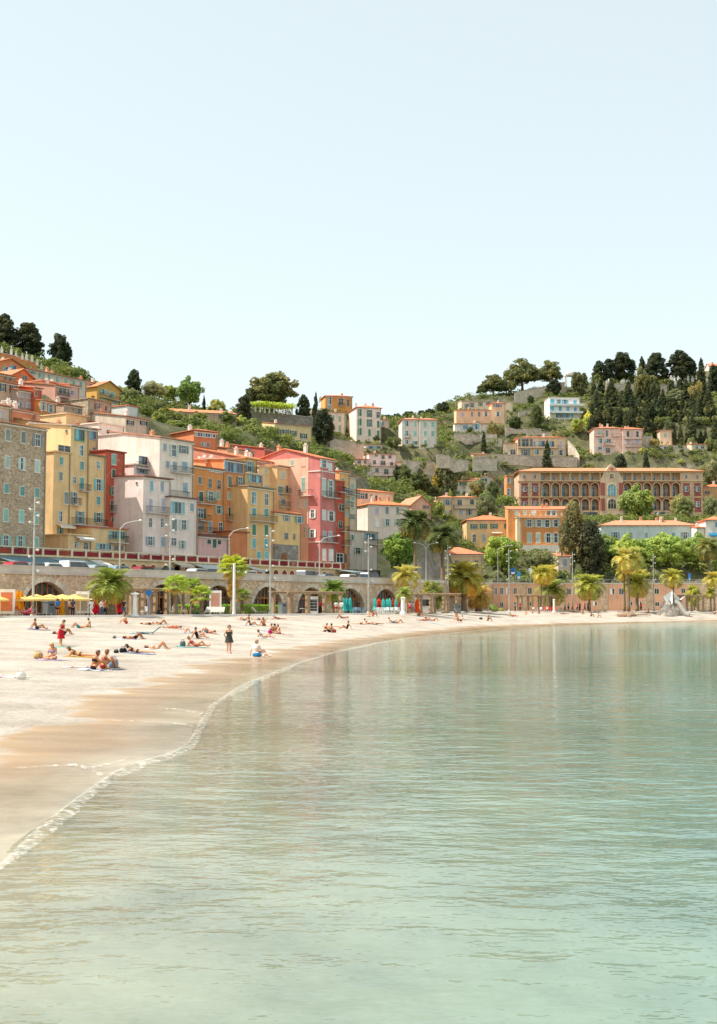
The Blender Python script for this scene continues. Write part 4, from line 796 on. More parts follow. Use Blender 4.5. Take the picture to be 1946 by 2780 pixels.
h.vol(386, 700, 112, 'e4d5b8', D=8, roof='shed', rc='e28e60', rise=1.2, tx=520); h.wins([(425, 150, 40, 52, 's', 'grey'), (462, 150, 22, 52, 's', 'grey'), (503, 160, 22, 50, 's', 'dkg'), (545, 168, 22, 50, 's', 'dkg'), (402, 253, 22, 50, 'd'), (445, 255, 20, 50, 'd'), (402, 347, 24, 55, 'd'), (447, 350, 24, 55, 'd')])
h = hs_('grey_white_block', 'long grey-white house with white chimneys behind the tall palm', 292, 22, '8', 472, 520)
h.vol(472, 832, 232, 'ded3c8', D=9, roof='hip', rc='e58a58', rise=1.5, chim=4, tx=640); h.wins([(553, 275, 36, 62, 's', 'lil'), (640, 275, 30, 66, 's', 'grey'), (732, 270, 28, 66, 's', 'grey'), (552, 385, 30, 66, 's', 'white'), (643, 380, 66, 62, 'o', 'ltg'), (735, 378, 66, 62, 'o', 'ltg')])
h = hs_('rosy_gable_house', 'rosy gabled house partly behind the tall palm', 305, 20, '8', 852, 500); h.vol(852, 1022, 225, 'd6a68a', D=9, roof='front', rc='d99a78', rise=2.0); h.wins([(965, 245, 26, 30, 'd'), (995, 248, 24, 30, 's', 'red'), (975, 330, 26, 40, 'd')])
h = hs_('annex_terrace', 'grey-white annex with roof terrace below the long grey-white house', 232, T_, '8', 325, 780); h.vol(325, 560, 462, 'd8cfc5', D=8, roof='flat', rc='b59a86', under=4, tx=440); h.wins([(388, 628, 70, 58, 'o', 'sage'), (350, 510, 30, 46, 's', 'sage'), (495, 505, 100, 60, 'g', 'bg'), (595 - 60, 560, 130, 24, 'b')])
h = hs_('tan_shop', 'low tan building with orange roof behind the palms', 312, 4, '8', 945, 890); h.vol(945, 1475, 660, 'd6b98e', D=10, roof='hip', rc='e2916a', rise=2.0, chim=2); h.wins([(992, 752, 26, 80, 'd'), (1060, 735, 36, 50, 'd'), (1125, 735, 34, 50, 'd'), (1090, 785, 150, 30, 'b'), (1250, 740, 34, 60, 'd'), (1420, 740, 34, 60, 'd')])
h = hs_('balcony_villa', 'two-storey yellow villa with balcony on a stone base', 378, 4, '8', 1088, 360)
h.vol(1088, 1212, 165, 'e6c897', D=9, roof='hip', rc='e39468', rise=.9).vol(1212, 1428, 165, 'e7d2ae', w=1.5, D=9, roof='hip', rc='e39468', rise=.9)
h.wins([(1168, 205, 70, 46, 'o', 'bg'), (1147, 297, 32, 50, 's', 'bg'), (1195, 297, 20, 50, 'w')]); h.wins([(1275, 205, 40, 46, 'd'), (1382, 200, 34, 42, 'd'), (1285, 290, 36, 46, 's', 'lil'), (1368, 290, 36, 46, 's', 'lil'), (1322, 245, 205, 26, 'b')], w=1.5)
x0, z0 = h.loc(1088, 355); x1, _ = h.loc(1320, 355); box_obj('stone_base', M['grey_stone'], h.root, x0, x1, -.3, 1.2, -9, z0 + .1)
h = hs_('butter_villa', 'butter yellow villa with green shutters behind the plane tree', 348, 2, 'a', 62, 1080)
h.vol(62, 552, 775, 'eccb90', D=10, roof='hip', rc='e28a60', rise=1.7); h.wins([(143, 840, 84, 56, 'o', 'green'), (247, 838, 86, 58, 'o', 'green'), (362, 838, 88, 58, 'o', 'green'), (490, 838, 40, 60, 's', 'green'), (145, 970, 40, 92, 'w'), (250, 965, 42, 86, 's', 'bg'), (390, 906, 110, 16, 'c', 'e6d6bd')])
h = hs_('ochre_hotel', 'ochre orange building with roof terrace and white framed windows', 340, 0, 'a', 658, 1105)
h.vol(658, 1072, 748, 'dd9650', D=9, roof='flat', rc='ead9bf').vol(515, 1235, 655, 'dc9a58', w=3.5, D=7, roof='shed', rc='e49068', rise=1.2, chim=2)
h.vol(612, 658, 745, 'eed9b4', w=-.3, D=8, roof='flat', rc='ead9bf', ctrl=False)
h.wins([(747, 805, 50, 82, 's', 'ltg'), (853, 805, 90, 82, 'o', 'ltg'), (942, 808, 90, 82, 'o', 'ltg'), (1037, 805, 84, 82, 'o', 'ltg'), (748, 965, 50, 108, 's', 'ltg'), (845, 965, 48, 108, 's', 'ltg'), (955, 965, 90, 108, 'o', 'ltg'), (1038, 965, 80, 108, 'o', 'ltg')]); h.wins([(607, 685, 40, 62, 's', 'ltg'), (700, 682, 40, 60, 's', 'ltg'), (795, 682, 52, 60, 's', 'white'), (958, 690, 34, 46, 'd'), (1015, 690, 40, 60, 's', 'bg')], w=3.5)
x0, zt = h.loc(640, 738); x1, zb_ = h.loc(1100, 745)
for i in range(9): box_obj('terrace_post', M['plaster'], h.root, x0 + (x1 - x0) * i / 8 - .15, x0 + (x1 - x0) * i / 8 + .15, -.25, .05, zt + .2, zt + 1.1, 'efe4d2')
box_obj('terrace_rail', M['iron'], h.root, x0, x1, -.12, -.06, zt + .95, zt + 1.0)
x0, z0 = h.loc(668, 1045); x1, _ = h.loc(1090, 1045); box_obj('base_storey', M['plaster'], h.root, x0, x1, -.6, 0, -6, z0, 'ece2d2')
h = hs_('white_gabled_villa', 'white villa with dark green shutters and tiled gable roof', 418, -4, '7', 1145, 1130)
h.vol(1145, 1445, 985, 'efebe2', D=9, roof='shed', rc='e0936c', rise=1.8, tx=1300).vol(1440, 1575, 960, 'ece7de', w=-2, D=10, roof='front', rc='e0936c', rise=1.4); h.wins([(1185, 1015, 60, 46, 'o', 'green'), (1245, 1010, 22, 46, 's', 'green'), (1305, 1000, 66, 46, 'o', 'green'), (1187, 1085, 24, 30, 's', 'green'), (1245, 1085, 30, 32, 's', 'green')]); h.wins([(1478, 980, 70, 32, 'g', 'dkg')], w=-2)

# the red and cream hotel with loggias
h = hs_('grand_hotel', 'long red brick and cream hotel with arched loggias and orange roof', 425, 0, 'a', 640, 745, cat='hotel')
S1 = 0; xe, ze = h.loc(1450, 240, 0, 'd'); W = xe; He = h.loc(900, 243)[1]; zc = h.loc(900, 345)[1]; z2 = h.loc(900, 520)[1]; z3 = h.loc(900, 665)[1]; CRM = 'e0bda0'; RED = 'a9635b'
box_obj('wall', M['plaster'], h.root, 0, W, 2.2, 14, -8, He, 'dcbca0')
m = MB(); o = .7; m.box(-o, W + o, -o, 14 + o, He + .02, He + .2); m.v += [(6, 7, He + 2.0), (W - 6, 7, He + 2.0)]
for f in ((4, 5, 9, 8), (5, 6, 9), (6, 7, 8, 9), (7, 4, 8)): m.f.append(f); m.m.append(0)
m.obj('roof', M['tiles'], h.root, 'e39a72')
bl, br = h.loc(868, 400)[0], h.loc(1212, 400, 0, 'd')[0]; cl, cr = h.loc(335, 500, 0, 'd')[0], h.loc(578, 500, 0, 'd')[0]
for nm, a, b in (('left_bay', 0, bl), ('right_bay', br, W)):
    bay = box_obj('corner_bay', M['plaster'], h.root, a, b, 0, 2.25, -8, He, CRM)
    xm = (a + b) / 2
    for zz0, zz1 in ((z2 + .25, zc - .7), (z3 - .6, z2 - .3)):
        for xa, xb in ((a + .35, xm - .35), (xm + .35, b - .35)):
            box_obj('brick_panel', M['plaster'], bay, xa, xb, -.06, .01, zz0, zz1, RED)
            for q in range(7):
                zq = zz0 + (zz1 - zz0) * q / 7; wq = .42 if q % 2 else .25
                for xx, sg in ((xa, 1), (xb, -1)): box_obj('quoin', M['plaster'], bay, min(xx, xx + sg * wq), max(xx, xx + sg * wq), -.1, -.03, zq + .02, zq + (zz1 - zz0) / 7 - .02, 'e6c9a0')
            zc_ = (zz0 + zz1) / 2 + .3; h._win(0, 0, 1.1, 1.7, 'w', 'white', ((xa + xb) / 2, -.1, zc_))
    for xa in ((a + xm) / 2, (b + xm) / 2): h._win(1, 0, .8, 1.2, 'w', 'white', (xa, 0, (zc + He) / 2 - .1))
box_obj('cornice', M['plaster'], h.root, -.3, W + .3, -.35, 2.3, zc - .15, zc + .2, 'e6c496'); box_obj('cornice', M['plaster'], h.root, -.15, W + .15, -.2, 2.3, z2 - .12, z2 + .12, 'e3c08f'); box_obj('eave', M['plaster'], h.root, -.3, W + .3, -.3, 2.3, He - .35, He, 'e6c496')
arches = [h.loc(x, 450)[0] for x in (928, 1035, 1140, 1247, 1355, 1463)] + [h.loc(x, 450, 0, 'd')[0] for x in (630, 738, 845, 950, 1052, 1158)]
spn = arches[1] - arches[0]
for gi, (g0, g1, cs) in enumerate(((bl, cl, arches[:6]), (cr, br, arches[6:]))):
    bds = [g0] + [(a + b) / 2 for a, b in zip(cs[:-1], cs[1:])] + [g1]
    for lev, (zb0, zt0) in enumerate(((z2 + .12, zc - .15), (z3 + .0, z2 - .12))):
        lg = MB()
        for i, c in enumerate(cs):
            mbb = MB(); r_ = spn * .37; hgt = zt0 - zb0; wall_bay(mbb, bds[i], bds[i + 1], hgt, c, r_, hgt - r_ - .5, 1.9); lg.add([(x, y, z + zb0) for x, y, z in mbb.v], mbb.f)
        lo = lg.obj('loggia', M['plaster'], h.root, RED)
        for i, c in enumerate(cs):
            hgt = zt0 - zb0; r_ = spn * .37; zs = zb0 + hgt - r_ - .5; sr = MB()
            for k in range(12): fan_quad(c, r_, r_ + .28, math.pi * k / 12, math.pi * (k + 1) / 12, zs, -.1, .02, sr)
            sr.box(c - r_ - .3, c - r_, -.1, .02, zb0, zs); sr.box(c + r_, c + r_ + .3, -.1, .02, zb0, zs); sr.obj('arch_surround', M['plaster'], lo, 'e2c193')
            rl = MB(); [rl.box(c - r_ + r_ * 2 * k / 8 - .03, c - r_ + r_ * 2 * k / 8 + .03, .2, .25, zb0, zb0 + .9) for k in range(9)]; rl.box(c - r_, c + r_, .18, .27, zb0 + .9, zb0 + .98); rl.obj('railing', M['iron'], lo)
            h._win(0, 0, 1.25, hgt * .66, 'w', 'bg', (c - .35, 2.2, zb0 + hgt * .36))
    for i in range(len(cs)):
        pass
    for i, c in enumerate(bds): box_obj('loggia_post', M['plaster'], h.root, c - .2, c + .2, .02, .4, zc + .2, He - .35, 'dcb98c')
    for c in cs: h._win(0, 0, 1.0, 1.7, 'w', 'bg', (c - .5, 2.2, zc + 1.2))
    lb = box_obj('base_storey', M['plaster'], h.root, g0, g1, 0, 2.2, -8, z3, 'd9b090')
    for i, c in enumerate(cs): h._win(0, 0, 1.5, 1.6, 'd', 'bg', (c, 0, z3 - 1.3))
# centre pavilion
pv = MB(); xc = (cl + cr) / 2; pk = h.loc(450, 160, 0, 'd')[1]
pv.prism([(cl, -8), (cr, -8), (cr, zc + .3), (cr - .4, zc + 1.2), (xc + 2.6, He - .3), (xc + 1.7, He + .6), (xc + 1.1, pk - 1.0), (xc, pk), (xc - 1.1, pk - 1.0), (xc - 1.7, He + .6), (xc - 2.6, He - .3), (cl + .4, zc + 1.2), (cl, zc + .3)], -.55, 2.15)
pv = pv.obj('pavilion', M['plaster'], h.root, 'dec0a0')
for a in (-1, 1): box_obj('brick_panel', M['plaster'], pv, xc + a * 3.0 - .7, xc + a * 3.0 + .7, -.62, -.54, z2 + .5, zc - .6, RED); box_obj('brick_panel', M['plaster'], pv, xc + a * 3.0 - .7, xc + a * 3.0 + .7, -.62, -.54, z3 - .2, z2 - .5, RED)
box_obj('brick_panel', M['plaster'], pv, xc - .45, xc + .45, -.62, -.54, He + .5, pk - 1.2, 'd9694a')
for zs, rr, hh, mt in ((zc - 2.4, 1.35, 2.5, 'blue_glass'), (z2 - 2.0, 1.35, 1.8, 'glass'), (He - 1.35, .65, .9, 'glass')):
    am = MB(); am.prism([(xc + rr * math.cos(math.pi * i / 14), zs + rr * math.sin(math.pi * i / 14)) for i in range(15)] + [(xc - rr, zs - hh), (xc + rr, zs - hh)], -.6, -.53); wo_ = am.obj('arched_window', M[mt], pv)
    sr = MB(); [fan_quad(xc, rr, rr + .25, math.pi * k / 12, math.pi * (k + 1) / 12, zs, -.68, -.5, sr) for k in range(12)]; sr.box(xc - rr - .25, xc - rr, -.68, -.5, zs - hh, zs); sr.box(xc + rr, xc + rr + .25, -.68, -.5, zs - hh, zs)
    for k in (-.33, .33): sr.box(xc + rr * k - .05, xc + rr * k + .05, -.64, -.58, zs - hh, zs + rr * .9)
    sr.box(xc - rr, xc + rr, -.64, -.58, zs - .05, zs + .05); sr.obj('window_frame', M['plaster'], wo_, 'ead3ad')
PADS.append((h.pl.pt(h.s0), h.pl.t, h.pl.n, 0, W, -1, 14, h.zb - .4))
CTRL.extend([(h.root.location.x + x, h.root.location.y + y, h.root.location.z + z) for x, y, z in ((0, -14, -3), (W / 2, -14, -3), (W, -14, -3), (0, -2, -.4), (W / 2, -2, -.4), (W, -2, -.4), (0, 15, 4), (W / 2, 15, 4), (W, 15, 4))])
HOTEL = h
h = hs_('orange_tower', 'narrow orange tower house beside the red brick hotel', 416, 0, 'a', 498, 700); h.vol(498, 572, 288, 'dd9a5e', D=7, roof='flat', rc='e0b586'); h.wins([(524, 340, 38, 56, 'w'), (524, 467, 38, 82, 'w'), (528, 590, 38, 60, 'w')])
h = hs_('sky_blue_house', 'long pale sky blue house with white chimneys above the plane trees', 360, 0, 'd', 340, 1080)
h.vol(340, 1385, 832, 'c9e0e0', D=10, roof='hip', rc='dd9b7a', rise=1.8, chim=9); h.wins([(497, 940, 96, 78, 'o', 'blue'), (668, 935, 36, 62, 's', 'bg'), (835, 935, 36, 62, 's', 'bg'), (1000, 940, 40, 70, 's', 'blue'), (1130, 940, 40, 70, 's', 'blue'), (1260, 940, 96, 78, 'o', 'blue')])
h = hs_('white_corner_house', 'white house with tiled lean-to at the right edge', 352, -3, 'd', 1482, 1040); h.vol(1482, 1720, 772, 'ecebe6', D=9, roof='hip', rc='e58f64', rise=1.3).vol(1385, 1482, 855, 'e9e8e2', w=.5, D=7, roof='shed', rc='e3865a', rise=.6); h.wins([(1600, 820, 30, 60, 's', 'blue'), (1560, 925, 90, 30, 'c', '3f8fae')])
h = hs_('tangerine_villa', 'tangerine villa with deep eaves at the right edge', 432, 4, 'd', 1580, 560); h.vol(1460, 1750, 412, 'e2b07a', D=9, roof='hip', rc='e0875c', rise=1.5); h.wins([(1500, 470, 60, 30, 'd')])
# hilltop villas on the right
h = hs_('ridge_villa', 'long cream villa with grey shutters and central gable on the ridge', 520, 6, '9', 5, 690)
h.vol(5, 505, 605, 'ead9b8', D=8, roof='shed', rc='e2d3b8', rise=.6, tx=250, chim=0); h.wins([(58, 648, 46, 40, 'o', 'grey'), (108, 640, 44, 46, 'o', 'grey'), (190, 625, 48, 50, 'o', 'grey'), (268, 618, 50, 50, 'o', 'grey'), (380, 595, 46, 40, 'o', 'grey')])
h = hs_('peach_villa', 'peach stepped villa with small tower below the cream ridge villa', 500, 2, '9', -45, 850)
h.vol(-45, 300, 690, 'e9c9a2', D=8, roof='shed', rc='e28c60', rise=.9).vol(295, 430, 625, 'eacba4', w=-.5, D=7, roof='hip', rc='e28c60', rise=.8); h.wins([(15, 735, 36, 36, 's', 'lil'), (107, 730, 26, 50, 's', 'grey'), (177, 728, 26, 50, 's', 'grey'), (243, 725, 56, 50, 'o', 'white')]); h.wins([(355, 645, 44, 30, 's', 'bg'), (360, 728, 60, 46, 'o', 'white')], w=-.5)
h = hs_('dormer_house', 'low white house with orange roof and dormer under the peach villa', 488, 0, '9', -60, 905); h.vol(-60, 395, 822, 'e6e2dd', D=8, roof='shed', rc='e2875a', rise=1.0); h.vol(128, 195, 822, 'efece8', w=-.6, D=3, roof='front', rc='c9b4a2', rise=.8, ctrl=False, chim=0); h.wins([(45, 855, 56, 40, 's', 'blue'), (330, 870, 60, 40, 's', 'blue')]); h.wins([(160, 850, 46, 54, 's', 'blue')], w=-.6)
h = hs_('modern_white_block', 'modern white block with sky blue shutters and long balconies', 508, 4, '9', 862, 790)
h.vol(862, 1155, 572, 'edefec', D=10, roof='flat', rc='e6e8e5', under=9); h.wins([(887, 605, 44, 46, 's', '6fb7cf'), (950, 610, 50, 50, 'o', '6fb7cf'), (1012, 612, 66, 50, 'o', '6fb7cf'), (1107, 617, 36, 46, 's', '6fb7cf'), (885, 675, 44, 46, 's', '6fb7cf'), (963, 675, 30, 46, 's', '6fb7cf'), (1037, 680, 28, 42, 's', '6fb7cf'), (1110, 682, 30, 42, 's', '6fb7cf'), (940, 740, 40, 42, 'd'), (975, 740, 34, 42, 's', '6fb7cf'), (1030, 740, 60, 42, 'o', '6fb7cf'), (1080, 742, 24, 40, 's', '6fb7cf')])
for yy in (640, 712):
    _, zz = h.loc(1000, yy); box_obj('balcony', M['plaster'], h.root, -.4, h.loc(1178, yy)[0], -1.6, .02, zz - .45, zz + .35, 'f0f1ee')
h = hs_('loggia_villa', 'peach villa with arched loggia and orange roof above the hotel', 468, 0, '9', 550, 1150)
h.vol(550, 1022, 958, 'e8caa4', D=9, roof='hip', rc='e5926a', rise=1.0, under=9).vol(420, 550, 1010, 'ecd8bb', w=1.5, D=7, roof='shed', rc='e2a27e', rise=.8)
h.wins([(567, 1005, 22, 70, 'd'), (625, 1005, 70, 72, 'd'), (683, 1005, 24, 72, 'd'), (714, 1015, 24, 54, 's', 'bg'), (785, 1015, 60, 54, 'g', 'bg'), (882, 1018, 44, 54, 'g', 'bg'), (970, 1022, 26, 66, 's', 'lil'), (628, 1100, 90, 60, 'o', 'grey'), (735, 1095, 44, 46, 'w'), (882, 1105, 30, 46, 'w'), (972, 1102, 64, 54, 'o', 'lil'), (750, 1045, 400, 24, 'b')]); h.wins([(505, 1095, 56, 50, 'w')], w=1.5)
h = hs_('pink_apartments', 'pinkish apartment house with deep balconies and orange roof', 462, -2, 'c', 262, 1255)
h.vol(262, 575, 975, 'e3cabb', D=11, roof='hip', rc='e2906a', rise=1.3, chim=3, under=9).vol(575, 798, 985, 'e2c8bd', w=-1.2, D=11, roof='hip', rc='e2906a', rise=1.2, chim=2, under=9)
h.wins([(320, 1020, 40, 46, 's', 'ltg'), (405, 1030, 28, 70, 's', 'grey'), (330, 1110, 46, 54, 'w'), (415, 1110, 70, 46, 'g', 'white'), (435, 1145, 120, 30, 'b'), (330, 1190, 46, 40, 's', 'lil'), (415, 1215, 50, 50, 'd'), (320, 1045, 90, 24, 'b'), (510, 1050, 100, 24, 'b')]); h.wins([(635, 1035, 28, 66, 's', 'dkg'), (738, 1038, 28, 66, 's', 'dkg'), (690, 1075, 200, 26, 'b'), (635, 1115, 40, 46, 's', 'lil'), (735, 1115, 60, 46, 's', 'lil'), (700, 1160, 190, 30, 'b')], w=-1.2)
h = hs_('square_villa', 'small square peach villa with lower terrace wing', 474, 4, 'c', 975, 1240); h.vol(985, 1115, 1000, 'e8d2b2', D=8, roof='hip', rc='e0a98a', rise=.6, under=9).vol(965, 1275, 1165, 'e6d8cc', w=-3, D=6, roof='flat', rc='d9bba8', under=9)
h.wins([(1042, 1050, 30, 40, 's', 'sage')]); h.wins([(1060, 1195, 70, 40, 'w'), (1140, 1197, 60, 36, 'w'), (1225, 1200, 60, 36, 'w')], w=-3)
h = hs_('round_terrace_house', 'low house with curved white terrace at the right edge', 470, 0, 'c', 1300, 1290); h.vol(1300, 1570, 1240, 'e9e4da', D=6, roof='flat', rc='efeae0', under=9); h.wins([(1430, 1265, 200, 30, 'g', 'white')])
h = hs_('cemetery_chapel', 'small pale chapel peeping over trees at the skyline right', 560, 0, 'c', 1520, 350); h.vol(1520, 1640, 292, 'e3d6c8', D=6, roof='gable', rc='d98f6c', rise=1.4); h.wins([(1560, 320, 24, 36, 'd')])

for nm_, lb_, d_, z_, L_, R_2, T_2, B_2, c_, ws_ in (('narrow_ochre_house', 'narrow ochre house between the rosy gable and the balcony villa', 350, '8', 1025, 1082, 205, 330, 'dcae76', [(1050, 235, 24, 40, 'd'), (1050, 290, 40, 20, 'b')]), ('white_annex', 'small white annex left of the stepped villa', 396, '7', 278, 346, 792, 855, 'ece6de', [(310, 820, 22, 26, 'd')]),
      ('white_ridge_cottage', 'tiny white cottage right of the grey terrace wall', 426, '4', 1212, 1280, 528, 570, 'ece2da', []), ('cream_corner_house', 'cream house with blue-grey shutter behind the grey green olive tree', 319, 'a', 1062, 1205, 1165, 1340, 'ddd0b4', [(1135, 1235, 60, 90, 's', 'lil'), (1105, 1140, 26, 30, 'd')]),
      ('peach_garden_house', 'small peach house in the gardens below the loggia villa', 452, '9', 120, 260, 1120, 1200, 'e6c9a8', [(160, 1160, 34, 34, 's', 'sage'), (220, 1160, 34, 34, 's', 'sage')]), ('cream_garden_house', 'small cream house right of the pink apartments', 470, 'c', 1330, 1500, 1150, 1215, 'e6d8bf', [(1380, 1180, 40, 34, 'w'), (1450, 1180, 40, 34, 'w')])):
    h = hs_(nm_, lb_, d_, 3, z_, L_, B_2); h.vol(L_, R_2, T_2, c_, D=6, roof='shed', rc='e0936c', rise=.8); h.wins(ws_)
# -- terrace and garden walls on the slopes
def garden_wall(label, z, pts, d0, d1, h0, mat='grey_stone', color=None, name='terrace_wall', th=.8):
    p = [atz(z, x, y, d0 + (d1 - d0) * i / (len(pts) - 1)) for i, (x, y) in enumerate(pts)]
    root = thing(name, label, 'wall', p[0]); V = []; Fs = []; o = p[0]
    for i, q in enumerate(p):
        k = h0[i] if isinstance(h0, (list, tuple)) else h0
        V += [(q.x - o.x, q.y - o.y, q.z - o.z), (q.x - o.x, q.y - o.y, q.z - o.z - k), (q.x - o.x, q.y - o.y + th, q.z - o.z - k), (q.x - o.x, q.y - o.y + th, q.z - o.z)]
    for i in range(len(p) - 1):
        b = i * 4; Fs += [(b + 1, b + 5, b + 4, b), (b, b + 4, b + 7, b + 3), (b + 3, b + 7, b + 6, b + 2)]
    n = len(p) * 4; m = MB(); m.add(V, Fs + [(0, 3, 2, 1), (n - 4, n - 3, n - 2, n - 1)]); m.obj('masonry', M[mat], root, color)
    m = MB(); V2 = []
    for q in p: V2 += [(q.x - o.x, q.y - o.y - .12, q.z - o.z), (q.x - o.x, q.y - o.y + th + .12, q.z - o.z), (q.x - o.x, q.y - o.y + th + .12, q.z - o.z + .15), (q.x - o.x, q.y - o.y - .12, q.z - o.z + .15)]
    Fs = []
    for i in range(len(p) - 1):
        b = i * 4; Fs += [(b, b + 4, b + 7, b + 3), (b + 3, b + 7, b + 6, b + 2), (b + 2, b + 6, b + 5, b + 1)]
    m.add(V2, Fs); m.obj('coping', M['concrete'], root)
    for i, q in enumerate(p):
        k = h0[i] if isinstance(h0, (list, tuple)) else h0
        CTRL.append((q.x, q.y - 1.5, q.z - k + .8)); CTRL.append((q.x, q.y + 3, q.z - .4))
garden_wall('high grey stone terrace wall below the pergola on the ridge', '4', [(690, 498), (860, 508), (1010, 522), (1150, 540), (1290, 560)], 395, 400, [10, 12, 12, 10, 8])
garden_wall('orange rendered cemetery wall on the upper left skyline', '1', [(-60, 430), (100, 462), (220, 492), (318, 528)], 300, 318, [6, 6, 6, 6], 'plaster', 'd98e5a')
garden_wall('pale stone terrace wall rising below the umbrella pines', '9', [(520, 520), (640, 495), (850, 455), (970, 425), (1030, 415)], 545, 552, [9, 9, 8, 8, 8], 'pale_stone')
garden_wall('pale concrete garden wall in front of the loggia villa', '9', [(310, 1120), (540, 1125), (700, 1140), (900, 1140), (1130, 1150)], 452, 455, 3.6, 'pale_stone')
garden_wall('weathered cliff wall below the dark palms', '7', [(1070, 755), (1180, 760), (1225, 800), (1350, 805)], 395, 405, [4, 4, 4, 3], 'pale_stone')
garden_wall('low terrace wall in front of the mint shuttered twin villa', '7', [(780, 800), (900, 812), (1060, 822)], 395, 400, 4, 'pale_stone')
garden_wall('white balustraded wall below the green shuttered ridge block', '7', [(150, 605), (300, 640), (440, 668)], 410, 412, 5, 'pale_stone')
garden_wall('cemetery terrace wall behind the cypress grove', 'c', [(395, 485), (620, 495), (990, 500), (1260, 520), (1530, 560)], 545, 548, 6, 'pale_stone')
garden_wall('cream ramp wall beside the peach villa gardens', '9', [(430, 850), (540, 880), (780, 870)], 484, 492, 4, 'pale_stone')
garden_wall('stone wall right of the square villa with green netting', 'c', [(1115, 1100), (1350, 1110), (1540, 1110)], 482, 484, 4, 'pale_stone')
for i_, (z, p_, d0_, d1_, h_) in enumerate((('9', [(20, 965), (180, 955), (400, 968)], 466, 468, 3), ('7', [(1230, 575), (1420, 582), (1600, 575)], 462, 470, 3.5), ('9', [(560, 705), (650, 695), (770, 722)], 503, 506, 3), ('c', [(800, 1062), (905, 1066)], 468, 468, 4), ('9', [(640, 910), (760, 900), (900, 905)], 486, 488, 3),
     ('7', [(170, 700), (260, 735), (345, 770)], 398, 400, 4), ('7', [(1390, 790), (1500, 782), (1600, 790)], 408, 410, 4), ('c', [(1120, 1190), (1300, 1200)], 466, 466, 3), ('4', [(420, 600), (560, 620), (690, 640)], 372, 378, 3), ('9', [(1040, 985), (1110, 1060), (1150, 1130)], 458, 455, 5))):
    garden_wall('pale garden wall ' + ['below the dormer house', 'under the ridge villas in the middle', 'left of the modern white block', 'between apartments and square villa', 'under the modern white block', 'stepping down left of the stepped villa', 'above the white gabled villa', 'under the square villa', 'on the slope below the farmhouse', 'sloping right of the loggia villa'][i_], z, p_, d0_, d1_, h_, 'pale_stone')

# ------------------------------------------------------------------ trees
def leaf_cloud(clumps, n_of, size, flat=0.0, seed=0):
    g = np.random.default_rng(seed); VS = []
    for (cx, cy, cz, rx_, rz_) in clumps:
        n = n_of(rx_, rz_); d = g.normal(size=(n, 3)); d /= np.linalg.norm(d, axis=1)[:, None]
        rr = g.uniform(.45, 1.0, n) ** .6; c = np.stack([cx + d[:, 0] * rr * rx_, cy + d[:, 1] * rr * rx_, cz + d[:, 2] * rr * rz_], 1)
        nm = d + g.normal(size=(n, 3)) * .55; nm[:, 2] += flat; nm /= np.linalg.norm(nm, axis=1)[:, None]
        a = np.cross(nm, g.normal(size=(n, 3))); a /= np.linalg.norm(a, axis=1)[:, None] + 1e-9; b = np.cross(nm, a)
        s = size * g.uniform(.6, 1.35, n)[:, None]; q = np.stack([c - a * s, c - b * s * .6, c + a * s, c + b * s * .6], 1); VS.append(q.reshape(-1, 3))
    V = np.concatenate(VS); return V, np.arange(len(V)).reshape(-1, 4)
def limb_mesh(name, paths):
    m = MB()
    for pts, r in paths: m.tube(pts, r, 7)
    return m.mesh(name, M['bark'], True)
TREES = {}; SEAT = []
